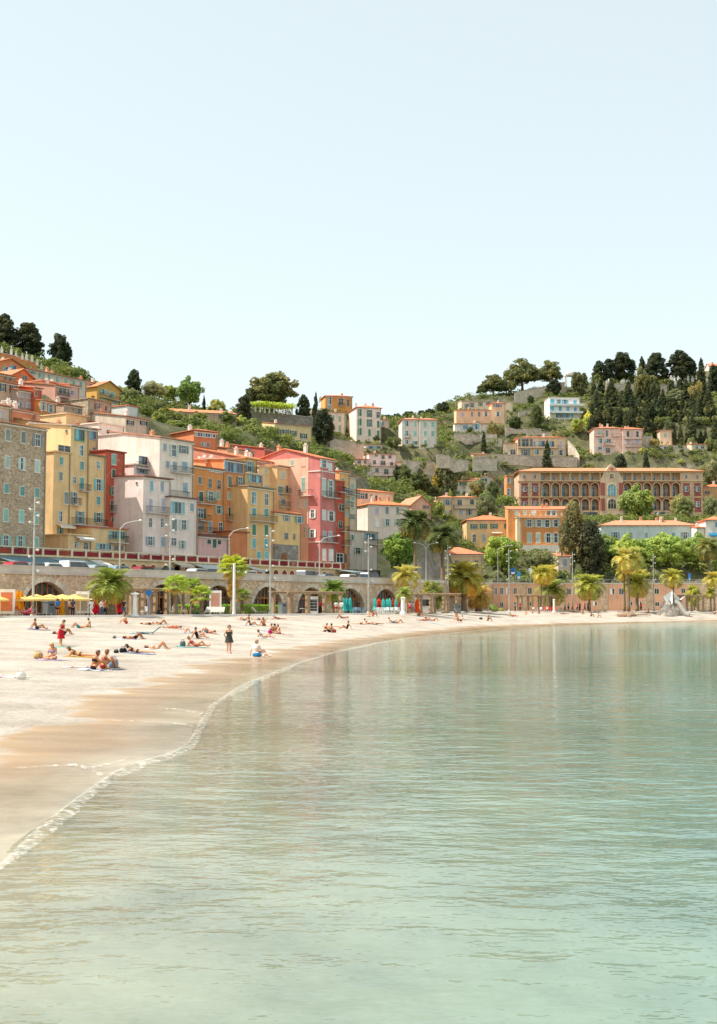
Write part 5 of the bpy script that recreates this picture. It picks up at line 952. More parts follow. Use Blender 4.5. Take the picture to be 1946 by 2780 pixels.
def proto(kind, idx):
    key = (kind, idx)
    if key in TREES: return TREES[key]
    g = random.Random(hash(kind) % 1000 + idx * 17 if False else sum(map(ord, kind)) + idx * 17); cl = []; lim = []
    if kind == 'cyp':
        H, Wd = 10, 2.3
        for i in range(46):
            t = (i + g.random()) / 46; r = Wd / 2 * min(1, (t + .12) * 5) * (1 - t ** 2.4) + .12; a = g.random() * 6.28; k = r * .55
            cl.append((math.cos(a) * k, math.sin(a) * k, .4 + t * (H - .6), r * .55 + .1, .75))
        lim = [([(0, 0, 0), (0, 0, 4), (0, 0, 8.5)], [.16, .12, .04])]; sz, den = .24, 105
    elif kind == 'old':          # broad old cypress
        H, Wd = 12, 7
        for i in range(110):
            t = (i + g.random()) / 110; r = Wd / 2 * (min(1, (t + .34) * 2.2)) * (1 - max(0, t - .45) ** 1.7 * 1.9); a = g.random() * 6.28; k = r * math.sqrt(g.random()) * .95
            cl.append((math.cos(a) * k, math.sin(a) * k, 0.5 + t * (H - 1.2), g.uniform(.7, 1.2), g.uniform(.8, 1.3)))
        lim = [([(0, 0, 0), (.1, 0, 3), (0, .1, 7), (0, 0, 10.5)], [.4, .3, .2, .05])]; sz, den = .3, 95
    elif kind == 'pine':
        H, Wd = 12, 12
        for i in range(120):
            a = g.random() * 6.28; k = math.sqrt(g.random()) * 5.0; z = 2.8 + (1 - (k / 5.9) ** 2) * 8.2 * g.uniform(.2, 1)
            cl.append((math.cos(a) * k, math.sin(a) * k, z, g.uniform(.9, 1.6), g.uniform(.6, 1.0)))
        lim = [([(0, 0, 0), (.3, .1, 2), (.1, .2, 5)], [.42, .34, .25])] + [([(.1, .2, 4.5 + .1 * i), (math.cos(i * 1.05) * 2, math.sin(i * 1.05) * 2, 7.6), (math.cos(i * 1.05) * 4.2, math.sin(i * 1.05) * 4.2, 8.6)], [.2, .13, .04]) for i in range(6)]; sz, den = .3, 95
    elif kind in ('round', 'olive', 'plane'):
        H, Wd = 10, 10
        for i in range(104):
            a = g.random() * 6.28; ph = math.acos(g.uniform(-.95, 1)); k = g.uniform(.2, 1.0) ** .6 * (4.1 + .6 * math.sin(a * 3 + idx))
            cl.append((math.cos(a) * math.sin(ph) * k, math.sin(a) * math.sin(ph) * k, 5.3 + math.cos(ph) * k * .93, g.uniform(.8, 1.5), g.uniform(.7, 1.2)))
        lim = [([(0, 0, 0), (.15, 0, 2), (0, .1, 4)], [.34, .27, .22])] + [([(0, .1, 3.2 + .15 * i), (math.cos(i * 1.3) * 1.6, math.sin(i * 1.3) * 1.6, 5.2), (math.cos(i * 1.3) * 3, math.sin(i * 1.3) * 3, 7)], [.17, .11, .04]) for i in range(6)]; sz, den = (.24 if kind == 'olive' else .33), (92 if kind == 'olive' else 78)
    elif kind == 'euc':
        H, Wd = 14, 8
        for i in range(120):
            t = g.random(); a = g.random() * 6.28; r = (1.5 + 2.3 * math.sin(math.pi * min(1, t * 1.05)) ** .8) * g.uniform(.35, 1)
            cl.append((math.cos(a) * r, math.sin(a) * r, 1.6 + t * 11.4, g.uniform(.6, 1.2), g.uniform(.8, 1.6)))
        lim = [([(0, 0, 0), (.3, 0, 4), (-.1, .2, 8), (.2, 0, 12)], [.4, .3, .2, .06])] + [([(.2, .1, 4 + i * 1.2), (math.cos(i * 2) * 2.4, math.sin(i * 2) * 2.4, 6.5 + i * 1.2)], [.16, .04]) for i in range(6)]; sz, den = .3, 62
    else:                        # bush
        H, Wd = 3, 4
        for i in range(26):
            a = g.random() * 6.28; k = math.sqrt(g.random()) * 1.5; cl.append((math.cos(a) * k, math.sin(a) * k, .55 + g.random() * 1.7 * (1 - (k / 2.2) ** 2), g.uniform(.4, .75), g.uniform(.4, .7)))
        lim = [([(0, 0, 0), (g.uniform(-.5, .5), g.uniform(-.5, .5), 1.6)], [.07, .02]) for i in range(5)]; sz, den = .2, 95
    V, Fq = leaf_cloud(cl, lambda a, b: int(den * (a * b) ** .8) + 12, sz, .25, idx + 3)
    TREES[key] = (np_mesh('crown', V, Fq, M['leaves']), limb_mesh('trunk', lim), H, Wd); return TREES[key]
def tree(name, label, kind, idx, base, h, w, color, group=None, cat='tree', rz=None, ctrl=True):
    cm, tm, H, Wd = proto(kind, idx); t = thing(name, label, cat, base, random.uniform(0, 6.28) if rz is None else rz, group)
    c = lin(color); l = .3 * c[0] + .6 * c[1] + .1 * c[2]; color = tuple(q * .7 + l * .3 * k for q, k in zip(c, (1.05, 1.0, .75)))
    SEAT.append((t, h, ctrl)); s = (w / Wd, w / Wd, h / H); link('crown' if cat == 'tree' else 'foliage', cm, t, color, scale=s); link('trunk' if cat == 'tree' else 'stem', tm, t, scale=s)
    if ctrl: CTRL.append((base[0], base[1], base[2] + .15))
    return t
def ptree(name, label, kind, idx, z, x, yb, yt, w, d, color, **k):
    b = atz(z, x, yb, d); tpt = atz(z, x, yt, d); wm = w / ZN[z][2] * d / F
    if kind == 'pine': wm *= 1.22
    if kind == 'old': wm *= 1.22
    return tree(name, label, kind, idx, (b.x, b.y, b.z), (tpt.z - b.z) * (1.1 if kind == 'pine' else 1), wm, color, **k)
DG, MG, OG, YG, BG, PG = '3d4a30', '5b6b38', '76805a', '8f9c45', '7a9440', '59663a'
T = [  # name, label, kind, idx, zone, x, ybase, ytop, width, d, colour
 ('old_cypress', 'broad dark cypress cut by the left edge of the picture', 'old', 0, '1', 20, 400, 105, 210, 345, '3f4a34'),
 ('old_cypress', 'second broad dark cypress from the left on the skyline', 'old', 1, '1', 240, 480, 190, 200, 348, '434e36'),
 ('old_cypress', 'tall dark cypress standing over the long cream house', 'old', 2, '1', 520, 610, 280, 170, 350, '3f4b34'),
 ('olive_tree', 'small bright green tree at the foot of the tall dark cypress', 'olive', 0, '1', 465, 600, 500, 180, 344, '5f7a38'),
 ('cypress_tree', 'pointed dark cypress right of the golden yellow house', 'old', 0, '1', 1175, 830, 590, 130, 365, '39492f'),
 ('olive_tree', 'silvery olive tree left of the bright plane tree on the ridge', 'olive', 1, '1', 1345, 880, 685, 240, 368, '8a9070'),
 ('plane_tree', 'bright green plane tree on the ridge above the white house', 'plane', 0, '4', 205, 440, 205, 260, 372, '6f8c3c'),
 ('olive_tree', 'soft green tree just right of the golden yellow house', 'olive', 0, '1', 1060, 880, 730, 180, 352, '7f9048'),
 ('olive_tree', 'grey green tree below the pointed cypress', 'olive', 2, '1', 1130, 890, 760, 200, 350, '6f7d50'),
 ('plane_tree', 'leafy green tree left of the bright ridge plane tree', 'plane', 1, '4', 45, 440, 270, 150, 374, '86983f'),
 ('cypress_tree', 'thin dark cypress right of the bright ridge plane tree', 'cyp', 0, '4', 335, 470, 365, 32, 378, '3a4a34'),
 ('loquat_tree', 'yellow green rounded tree over the farmhouse roof', 'round', 1, '4', 455, 500, 380, 190, 380, '93984a'),
 ('cypress_tree', 'dark conifer standing left of the giant fig tree', 'old', 2, '4', 680, 600, 370, 120, 382, '3c4733'),
 ('fig_tree', 'giant rounded fig tree dominating the middle skyline', 'round', 0, '4', 925, 490, 150, 480, 415, '6b713f'),
 ('fig_tree', 'smaller dark tree tucked against the giant fig', 'round', 2, '4', 745, 480, 280, 130, 410, '4d5733'),
 ('cypress_tree', 'dense dark cypress right of the vine pergola', 'old', 0, '4', 1200, 545, 360, 100, 422, '3f5238'),
 ('cypress_tree', 'tall thin cypress touching the saffron villa', 'cyp', 1, '4', 1310, 640, 345, 66, 415, '3c4d35'),
 ('holm_oak', 'spreading dark oak in front of the pale cream villa', 'euc', 0, '4', 1375, 830, 500, 200, 400, '3b4532'),
 ('stone_pine', 'largest umbrella pine on the right skyline', 'pine', 0, '9', 595, 500, 182, 320, 560, '606a3c'),
 ('stone_pine', 'umbrella pine right of the largest one', 'pine', 1, '9', 865, 470, 205, 250, 562, '667040'),
 ('stone_pine', 'low umbrella pine over the cream ridge villa', 'pine', 2, '9', 310, 560, 345, 230, 555, '5b663a'),
 ('stone_pine', 'umbrella pine between the low one and the largest', 'pine', 0, '9', 440, 535, 370, 180, 556, '69713f'),
 ('stone_pine', 'leftmost little pine of the right skyline', 'pine', 1, '9', 195, 560, 450, 100, 552, '4a5833'),
 ('cypress_tree', 'dark pyramid conifer in front of the pale terrace wall', 'old', 1, '9', 905, 545, 395, 125, 538, '39452f'),
 ('stone_pine', 'bushy pine beside the little hilltop pavilion', 'round', 1, '9', 1150, 560, 310, 190, 545, '5b623a'),
 ('old_cypress', 'blunt cypress at the left end of the cemetery', 'old', 0, 'c', 320, 440, 240, 120, 556, '3f4d38'),
 ('old_cypress', 'dark cypress second in the cemetery row', 'old', 1, 'c', 430, 445, 220, 140, 558, '3c4a36'),
 ('old_cypress', 'widest flat topped cypress of the cemetery', 'old', 2, 'c', 580, 450, 145, 220, 560, '394732'),
 ('cypress_tree', 'clipped column cypress in the middle of the cemetery skyline', 'cyp', 2, 'c', 790, 400, 195, 80, 562, '3f4e36'),
 ('old_cypress', 'twin peaked cypress in the cemetery', 'old', 1, 'c', 945, 440, 155, 190, 558, '3b4a34'),
 ('old_cypress', 'large spreading cypress right of the twin peaked one', 'old', 0, 'c', 1190, 445, 130, 250, 560, '394733'),
 ('old_cypress', 'smaller cypress leaning on the large spreading one', 'old', 2, 'c', 1320, 420, 215, 110, 561, '414f38'),
 ('cypress_tree', 'pointed cypress alone near the right end of the cemetery', 'cyp', 0, 'c', 1438, 470, 212, 90, 550, '3c4b35'),
 ('cypress_tree', 'dark cypress cut by the right edge of the picture', 'old', 1, 'c', 1580, 560, 285, 120, 540, '33432e'),
 ('stone_pine', 'tall olive green pine in front of the cemetery wall', 'round', 0, 'c', 800, 720, 305, 230, 530, '646a40'),
 ('stone_pine', 'olive green pine right of the tall one before the wall', 'round', 2, 'c', 915, 725, 380, 170, 528, '5c643a'),
 ('golden_tree', 'golden leaved tree among the right hand cypresses', 'round', 1, 'c', 1340, 700, 520, 130, 530, '8a8446'),
 ('golden_tree', 'second golden tree under the lone pointed cypress', 'olive', 1, 'c', 1420, 720, 480, 90, 534, '868048'),
 ('cedar_tree', 'blue grey spreading conifer on the right slope', 'pine', 2, 'c', 1180, 720, 540, 260, 525, '68775c'),
 ('acacia_tree', 'bright yellow green tree beside the modern white block', 'plane', 1, '9', 1130, 890, 760, 150, 480, '9aa63a'),
 ('acacia_tree', 'bright yellow green tree right of the modern white block', 'plane', 0, '9', 1230, 850, 700, 120, 484, 'a0ad3e'),
 ('olive_tree', 'grey olive tree below the modern white block', 'olive', 0, '9', 930, 970, 800, 190, 478, '7c8055'),
 ('olive_tree', 'olive tree in front of the blue window dormer house', 'olive', 2, '9', 310, 910, 775, 160, 474, '6f7350'),
 ('olive_tree', 'round olive tree on the terrace under the tower', 'round', 1, '9', 545, 900, 770, 190, 478, '5f6a3c'),
 ('citrus_tree', 'dark green garden tree above the ramp wall', 'round', 2, '9', 530, 830, 740, 140, 492, '43562f'),
 ('citrus_tree', 'tall garden tree left of the modern white block', 'euc', 1, '9', 740, 860, 640, 130, 495, '4c5d36'),
 ('citrus_tree', 'small garden tree by the pale terrace wall', 'round', 0, '9', 675, 640, 545, 80, 530, '465a34'),
 ('cypress_tree', 'solitary cypress in front of the loggia villa', 'cyp', 1, '9', 838, 1220, 990, 100, 448, '3a4832'),
 ('cypress_tree', 'slim cypress left of the loggia villa', 'cyp', 2, '9', 222, 1080, 900, 50, 462, '37462f'),
 ('cypress_tree', 'dark cypress right of the pink apartments', 'cyp', 0, 'c', 832, 1275, 1080, 80, 450, '3a4a33'),
 ('conifer_tree', 'dark conifer in front of the pink apartments', 'old', 2, 'c', 550, 1290, 1120, 130, 448, '3f4d39'),
 ('olive_tree', 'leafy tree at the left foot of the pink apartments', 'round', 2, 'c', 215, 1290, 1165, 190, 450, '55663e'),
 ('olive_tree', 'olive tree right of the dark cypress by the apartments', 'olive', 1, 'c', 1010, 1330, 1200, 170, 446, '848a60'),
 ('olive_tree', 'grey olive tree between conifer and dark cypress', 'olive', 0, 'c', 705, 1320, 1200, 170, 447, '7f8a63'),
 ('orange_shrub_tree', 'orange flowering tree beside the square villa', 'olive', 2, 'c', 910, 1200, 1100, 110, 462, '958a44'),
 ('carob_tree', 'wide dark tree over the cliff left of the hotel', 'round', 1, '7', 900, 960, 830, 260, 388, '4b5b2f'),
 ('carob_tree', 'dark spreading tree right along the cliff top', 'round', 0, '7', 1060, 970, 850, 220, 390, '4d5a31'),
 ('mimosa_tree', 'bright yellow mimosa beside the mint twin villa', 'cyp', 1, '7', 1075, 735, 605, 80, 404, '98963c'),
 ('eucalyptus_tree', 'large grey green tree right of the yellow mimosa', 'euc', 2, '7', 1170, 750, 510, 190, 404, '6d7452'),
 ('olive_tree', 'grey green tree right of the large one by the villa', 'olive', 1, '7', 1300, 640, 490, 150, 420, '757a58'),
 ('cypress_tree', 'small dark cypress in the garden terraces', 'cyp', 2, '7', 1490, 710, 570, 50, 430, '36452f'),
 ('garden_tree', 'yellow green bush tree under the mint twin villa', 'plane', 0, '7', 840, 730, 650, 110, 402, '93a03c'),
 ('garden_tree', 'green rounded tree below the mint twin villa', 'round', 2, '7', 920, 780, 690, 140, 400, '73843c'),
 ('garden_tree', 'dark green tree left of the mint twin villa', 'round', 0, '7', 650, 700, 580, 130, 410, '4c6330'),
 ('garden_tree', 'dark hedge tree between villa and terraces', 'round', 1, '7', 730, 740, 640, 110, 404, '3f5230'),
 ('olive_tree', 'pale olive tree in front of the white gabled villa', 'olive', 2, '7', 1430, 1110, 950, 180, 392, '7b8462'),
 ('olive_tree', 'big olive tree right of the two-storey yellow villa', 'olive', 0, '8', 1510, 335, 100, 210, 366, '6f7a58'),
 ('garden_tree', 'sunlit green shrub tree below the cliff', 'plane', 1, '7', 1000, 1160, 1040, 140, 345, '71883e'),
 ('garden_tree', 'sunlit green tree right of the shrub below the cliff', 'plane', 0, '7', 1090, 1150, 1060, 120, 350, '7b8f42'),
 ('garden_tree', 'small bright tree in front of the stepped villa', 'plane', 2, '7', 680, 1060, 960, 100, 380, '7f9a3d'),
 ('garden_tree', 'leafy tree left below the stepped villa', 'round', 2, '4', 1390, 900, 810, 130, 350, '6b7c45'),
 ('garden_tree', 'green hedge tree under the yellow villa', 'round', 0, '4', 1120, 850, 770, 180, 352, '5d7338'),
 ('fruit_tree', 'yellow green bush tree left of the olive shuttered villa', 'plane', 1, '4', 800, 840, 670, 190, 348, '87963f'),
 ('fruit_tree', 'bright bamboo clump on the middle slope', 'plane', 0, '4', 660, 800, 670, 130, 342, '9aa545'),
 ('fruit_tree', 'olive green tree left of the bamboo clump', 'round', 1, '4', 540, 800, 660, 150, 335, '72803c'),
 ('fruit_tree', 'grey green tree at the corner of the olive shuttered villa', 'olive', 0, '4', 950, 820, 720, 140, 355, '6f7a50'),
 ('fruit_tree', 'rounded citrus tree at the left of the green slope', 'round', 2, '4', 90, 690, 585, 170, 322, '6d8034'),
 ('fruit_tree', 'rounded citrus tree above the rust orange house', 'round', 0, '4', 290, 700, 610, 170, 328, '76883c'),
 ('fruit_tree', 'shady tree below the farmhouse wall', 'round', 1, '4', 230, 600, 470, 170, 345, '44552c'),
 ('fruit_tree', 'tree below the right end of the farmhouse', 'round', 2, '4', 430, 650, 540, 200, 345, '5a6b35'),
 ('fruit_tree', 'tree below the dark conifer on the slope', 'olive', 1, '4', 590, 660, 555, 160, 350, '58663a'),
 ('fruit_tree', 'leafy tree at the upper left of the green slope', 'round', 0, '4', 40, 600, 500, 160, 340, '6b7b38'),
 ('fruit_tree', 'big leafy tree right of the twin window house', 'round', 1, '1', 1400, 1150, 960, 210, 300, '6f8138'),
 ('fruit_tree', 'low leafy tree behind the white apartments', 'round', 2, '1', 1540, 1120, 1030, 190, 296, '7c8c3e'),
 ('fruit_tree', 'dark bushy tree beside the pale tower', 'round', 0, '1', 1290, 990, 870, 170, 312, '4a5b30'),
 ('fruit_tree', 'dark shrub tree under the farmhouse chimney', 'round', 2, '1', 1410, 970, 880, 140, 318, '42552f'),
 ('ridge_tree', 'dark round tree alone on the saddle of the ridge', 'round', 1, '7', 1130, 400, 290, 130, 520, '414c33'),
 ('ridge_tree', 'low bushy tree on the saddle left of the dark round one', 'round', 0, '7', 1010, 420, 350, 110, 515, '566045'),
 ('ridge_tree', 'small dark tree on the saddle', 'round', 2, '7', 940, 420, 362, 70, 510, '394b34'),
 ('ridge_tree', 'grey green bushes on the saddle skyline', 'round', 1, '7', 830, 430, 372, 120, 505, '5d6a4a'),
 ('ridge_tree', 'low dark tree behind the tiny cottage', 'round', 0, '7', 720, 470, 390, 120, 500, '4b5b3c'),
 ('ridge_tree', 'dark tree right of the green shutter block', 'round', 2, '7', 640, 450, 400, 90, 498, '42533a'),
 ('plane_tree', 'round green plane tree in front of the red brick hotel', 'plane', 0, 'd', 755, 775, 395, 410, 398, '77903f'),
 ('olive_tree', 'grey olive tree in front of the right end of the hotel', 'olive', 1, 'd', 1235, 780, 480, 280, 400, '7a8458'),
 ('olive_tree', 'grey olive tree behind the right end of the hotel', 'olive', 2, 'd', 1540, 330, 100, 260, 445, '7b8360'),
 ('olive_tree', 'olive tree below the tangerine villa at the right edge', 'olive', 0, 'd', 1540, 700, 480, 190, 408, '7f8862'),
 ('olive_tree', 'small olive tree before the left arches of the hotel', 'olive', 2, 'd', 25, 660, 530, 170, 398, '7f8a63'),
 ('plane_tree', 'bright green plane tree before the butter yellow villa', 'plane', 1, 'a', 450, 1330, 910, 450, 318, '7a9a36'),
 ('olive_tree', 'dense grey green olive tree below the ochre building', 'olive', 0, 'a', 875, 1370, 1070, 400, 316, '737c55'),
 ('eucalyptus_tree', 'tall wispy brown-green tree right of the ochre building', 'euc', 0, 'a', 1225, 1440, 660, 300, 322, '6b6845'),
 ('eucalyptus_tree', 'dark tall evergreen beside the wispy tree', 'euc', 1, 'a', 1430, 1460, 770, 320, 320, '434a36'),
 ('plane_tree', 'leafy plane tree filling behind the dark evergreen', 'plane', 2, 'd', 430, 1260, 900, 330, 326, '65853a'),
 ('plane_tree', 'leftmost plane tree below the sky blue house', 'plane', 0, 'd', 660, 1270, 930, 400, 322, '82a03a'),
 ('plane_tree', 'bright plane tree below the middle of the sky blue house', 'plane', 1, 'd', 890, 1275, 925, 420, 320, '7f9d38'),
 ('plane_tree', 'tallest bright plane tree below the sky blue house', 'plane', 2, 'd', 1090, 1275, 885, 430, 319, '8aa63c'),
 ('plane_tree', 'plane tree at the right edge below the white corner house', 'plane', 0, 'd', 1380, 1285, 915, 420, 321, '76953a'),
 ('plane_tree', 'full green plane tree at the end of the old town', 'plane', 2, '8', 750, 800, 430, 370, 232, '5f8a34'),
]
for i_, (x_, y_, w_, c_, n_) in enumerate(((800, 850, 130, '5b6b38', 'leftmost'), (960, 858, 150, '66763e', 'second'), (1120, 862, 120, '4d5a34', 'third'), (1215, 850, 150, '74803f', 'fourth'), (1330, 862, 140, '5f6c3c', 'fifth'), (1470, 850, 150, '6d7850', 'sixth'), (1560, 870, 120, '59683a', 'rightmost'))):
    T.append(('ivy_tree', n_ + ' leafy tree hiding the cliff wall left of the hotel', ('round', 'olive', 'plane')[i_ % 3], i_ % 3, '7', x_, y_ + 20, y_ - 85, w_, 389, c_))
for n_, lb, kd, ix, z, x, yb, yt, w, d, c in T: ptree(n_, lb, kd, ix, z, x, yb, yt, w, d, c)
g = random.Random(5)
for rowi, (yb, n, hgt) in enumerate(((640, 12, 190), (740, 16, 200), (830, 18, 210), (910, 20, 200), (985, 21, 200))):
    for i in range(n):
        x = 190 + (1590 - 190) * (i + g.uniform(.1, .9)) / n
        if rowi == 0 and 700 < x < 1000: continue
        kd_ = 'cyp' if g.random() < .75 else 'old'; cc = g.choice(['3d4a33', '46543a', '4f5a3c', '37442e', '57603f']); pos_ = ['left end', 'left middle', 'centre', 'right middle', 'right end'][min(4, int((x - 190) / 281))]; rw_ = ['top', 'second', 'third', 'fourth', 'lowest'][rowi]
        ptree('cypress_tree', '%s %s cypress, %s row, %s of the grove below the cemetery' % ('slender' if kd_ == 'cyp' else 'broad', {'3d': 'dark green', '46': 'mid green', '4f': 'olive green', '37': 'blackish green', '57': 'pale olive'}[cc[:2]], rw_, pos_), kd_, g.randrange(3), 'c', x, yb + g.uniform(-20, 20), yb - hgt * g.uniform(.75, 1.1), g.uniform(60, 110), 537 - rowi * 14 + g.uniform(-4, 4),
              cc, group='cypress grove on the right hill')
        if g.random() < .75:
            c2_ = g.choice(['66763e', '74803f', '55663a', '7f8a58'])
            ptree('grove_shrub', '%s rounded shrub under the %s cypress row, %s of the grove' % ({'66': 'leaf green', '74': 'yellow green', '55': 'deep green', '7f': 'grey green'}[c2_[:2]], rw_, pos_), g.choice(['round', 'olive']), g.randrange(3), 'c', x + g.uniform(-40, 40), yb + 30, yb - 70, g.uniform(90, 150), 532 - rowi * 14, c2_, group='shrubs in the cypress grove')
# garden shrubs spread over the slopes
for i in range(70):
    zz, xa, xb, ya, yb_, da = g.choice([('4', 0, 1250, 560, 840, 340), ('7', 150, 760, 560, 740, 410), ('7', 760, 1600, 600, 880, 402), ('9', 20, 1150, 700, 1150, 475), ('c', 20, 1580, 1080, 1300, 458), ('a', 20, 560, 60, 320, 425), ('7', 760, 1200, 900, 1150, 372)])
    t = g.random(); y = ya + (yb_ - ya) * t; x = g.uniform(xa, xb); d = da + (1 - t) * 22 - 6
    c3_ = g.choice(['5f7035', '76853c', '4b5c30', '8b9648', '69744a', '9aa048']); f_ = (x - xa) / (xb - xa)
    where_ = {('4', 340): 'below the farmhouse', ('7', 410): 'by the ridge villas', ('7', 402): 'below the mint twin villa', ('9', 475): 'round the peach villas', ('c', 458): 'round the pink apartments', ('a', 425): 'left of the hotel', ('7', 372): 'under the cliff'}[(zz, da)]
    ptree('garden_shrub', '%s shrub %s, %s and %s on the slope' % ({'5f': 'leaf green', '76': 'fresh green', '4b': 'dark green', '8b': 'yellow green', '69': 'grey green', '9a': 'lime yellow'}[c3_[:2]], where_, ['left', 'mid left', 'mid right', 'right'][min(3, int(f_ * 4))], ['high', 'middle', 'low'][min(2, int(t * 3))]), 'bush', g.randrange(3), zz, x, y, y - g.uniform(35, 75), g.uniform(50, 120), d, c3_, group='shrubs on the hillside gardens', cat='shrub', ctrl=False)
# ------------------------------------------------------------------ hillside
for w in (15.5, 22, 30, 42):
    for u in range(-300, 960, 70):
        q = on_town(u, w); CTRL.append((q.x, q.y, (8.6 if w < 42 else 12)))
for p_, zz in zip(off(QUAY, 16.5), (7, 7, 7, 7.6, 7.6, 7.6)): CTRL.append((p_.x, p_.y, zz - .2))
a_, b_ = off(QUAY, 16.5)[2], off(QUAY, 16.5)[3]
for t in (.25, .5, .75): q = a_.lerp(b_, t); CTRL.append((q.x, q.y, 6.9))
a_, b_ = off(QUAY, 16.5)[3], off(QUAY, 16.5)[4]
for t in (.2, .4, .6, .8): q = a_.lerp(b_, t); CTRL.append((q.x, q.y, 7.4)); CTRL.append((q.x, q.y + 12, 8.0))
for x in range(-260, 420, 60):
    CTRL += [(x, 640, 62 if x > 20 else 48), (x, 760, 50), (x, 900, 40)]
for (u, v, d) in ((-150, 960, 360), (150, 1010, 365), (350, 1085, 378), (520, 1115, 390), (700, 1115, 420), (1000, 1135, 480), (1150, 1130, 520), (1300, 1085, 560), (1500, 1060, 575), (1750, 1060, 580), (1950, 1060, 580), (2200, 1080, 580), (-400, 940, 350), (-800, 1000, 330),
                  (1100, 1300, 385), (1150, 1330, 365), (1050, 1290, 388), (1180, 1240, 398)):
    q = at(u, v, d); CTRL.append((q.x, q.y, q.z))
C3 = np.array(CTRL); gx = np.arange(-300, 440, 4.0); gy = np.arange(130, 920, 4.0); HX, HY = np.meshgrid(gx, gy); HP = np.stack([HX.ravel(), HY.ravel()], 1); HZ = np.zeros(len(HP))
for i in range(0, len(HP), 4000):
    d2 = ((HP[i:i + 4000, None, :] - C3[None, :, :2]) ** 2).sum(2) + 6.0; w = d2 ** -2.0; HZ[i:i + 4000] = (w * C3[None, :, 2]).sum(1) / w.sum(1)
HZ += .35 * np.sin(HP[:, 0] * .21 + HP[:, 1] * .13) * np.sin(HP[:, 1] * .17 - HP[:, 0] * .07)
dq, sq = seg_dist(HP, off(QUAY, 15.3)); HZ = np.where(sq > 0, HZ, -6)
for P0, tt_, nn_, xa, xb, ya, yb, zp in PADS:
    qx = (HP[:, 0] - P0.x) * tt_.x + (HP[:, 1] - P0.y) * tt_.y; qy = (HP[:, 0] - P0.x) * nn_.x + (HP[:, 1] - P0.y) * nn_.y
    dx = np.maximum(0, np.maximum(xa - qx, qx - xb)); fr = np.maximum(0, ya - qy); bk = np.maximum(0, qy - yb)
    HZ = np.minimum(HZ, zp + 1.1 * dx + (-.085) * np.minimum(fr, 42) + 1.5 * np.maximum(0, fr - 42) + 1.3 * bk)
for P0, tt_, nn_, xa, xb, ya, yb, zp in PADS:
    qx = (HP[:, 0] - P0.x) * tt_.x + (HP[:, 1] - P0.y) * tt_.y; qy = (HP[:, 0] - P0.x) * nn_.x + (HP[:, 1] - P0.y) * nn_.y
    HZ = np.where((qx > xa - 3.5) & (qx < xb + 3.5) & (qy > ya - 3.5) & (qy < yb + 2), np.maximum(HZ, zp), HZ)
nx = len(gx); ny = len(gy); ii, jj = np.meshgrid(np.arange(nx - 1), np.arange(ny - 1)); k0 = (jj * nx + ii).ravel(); FQ = np.stack([k0, k0 + 1, k0 + nx + 1, k0 + nx], 1)
keep = ((sq > 0) | (dq < 6)).reshape(-1)[FQ].all(1); FQ = FQ[keep]
tag(link('hillside', np_mesh('hillside', np.column_stack([HP, HZ]), FQ, M['hill'], True)), 'green terraced hillside rising behind the town', 'hillside', kind='structure')
V = [(-6000, 850, 20), (6000, 850, 20), (6000, 9000, 5), (-6000, 9000, 5)]
tag(link('ground', np_mesh('ground', V, [(0, 1, 2, 3)], M['hill'])), 'distant ground beyond the hills', 'ground', kind='structure')
def hill_z(x, y):
    i = int(round((x - gx[0]) / 4)); j = int(round((y - gy[0]) / 4)); return HZ[j * nx + i] if 0 <= i < nx and 0 <= j < ny else 0
for t_, h_, c_ in SEAT:        # seat every tree on the ground, keeping its top where it was
    x, y, z = t_.location
    if not c_ and t_.get('category') == 'tree': continue
    k = hill_z(x, y) - .1; dz = z - k
    if k > 5 and abs(dz) > .1:
        t_.location.z = k
        if dz > 0:
            for ch in t_.children: ch.scale.z *= min(1.8, (h_ + dz) / h_)
# undergrowth: nobody could count it
gg = np.random.default_rng(11); cl = []
while len(cl) < 14500:
    y = gg.uniform(300, 585); x = gg.uniform(-.30, .30) * y; z = hill_z(x, y)
    if z < 8.5: continue
    dd = ((C3[:, 0] - x) ** 2 + (C3[:, 1] - y) ** 2).min()
    if any(xa - 1 < (x - P0.x) * tt_.x + (y - P0.y) * tt_.y < xb + 1 and ya - 16 < (x - P0.x) * nn_.x + (y - P0.y) * nn_.y < yb for P0, tt_, nn_, xa, xb, ya, yb, zp in PADS): dd = 0
    r = gg.uniform(.7, 1.9) * (1 if dd > 12 else .42); cl.append((x, y, z + r * .3, r * 1.3, r * .85))
V, Fq = leaf_cloud(cl, lambda a, b: int(15 * a * b) + 9, .4, .5, 9)
tag(link('undergrowth', np_mesh('undergrowth', V, Fq, M['leaves']), color='5f6a38'), 'low green scrub covering the hillside', 'undergrowth', kind='stuff')

# ------------------------------------------------------------------ palms
def frond_mesh(droop, seed, n=20):
    g = random.Random(seed); m = MB(); pts = []; p = Vector((0, 0, 0)); ang = .15
    for i in range(9):
        pts.append(p.copy()); ang -= droop * (.35 + i * .17); p = p + Vector((math.cos(ang), 0, math.sin(ang))) * .125
    m.tube(pts, [.016 - .0015 * i for i in range(9)], 4, cap=False)
    for i in range(n):
        t = .12 + .88 * i / n; k = min(7, int(t * 8)); q = pts[k].lerp(pts[k + 1], t * 8 - k); d = (pts[k + 1] - pts[k]).normalized()
        ln = .30 * math.sin(math.pi * (.12 + .82 * t)) + .05; up_ = Vector((-d.z, 0, d.x))
        for s in (-1, 1):
            o = (d * .65 + Vector((0, s, 0)) * .8 + up_ * g.uniform(-.05, .3)).normalized() * ln * g.uniform(.85, 1.1); e = q + o - Vector((0, 0, ln * .18)); wv = d * .017
            m.add([q - wv, q + wv, (q + o * .6) + wv * 1.2, e, (q + o * .6) - wv * 1.2], [(0, 1, 2, 3, 4)])
    return m.mesh('frond', M['leaves'])
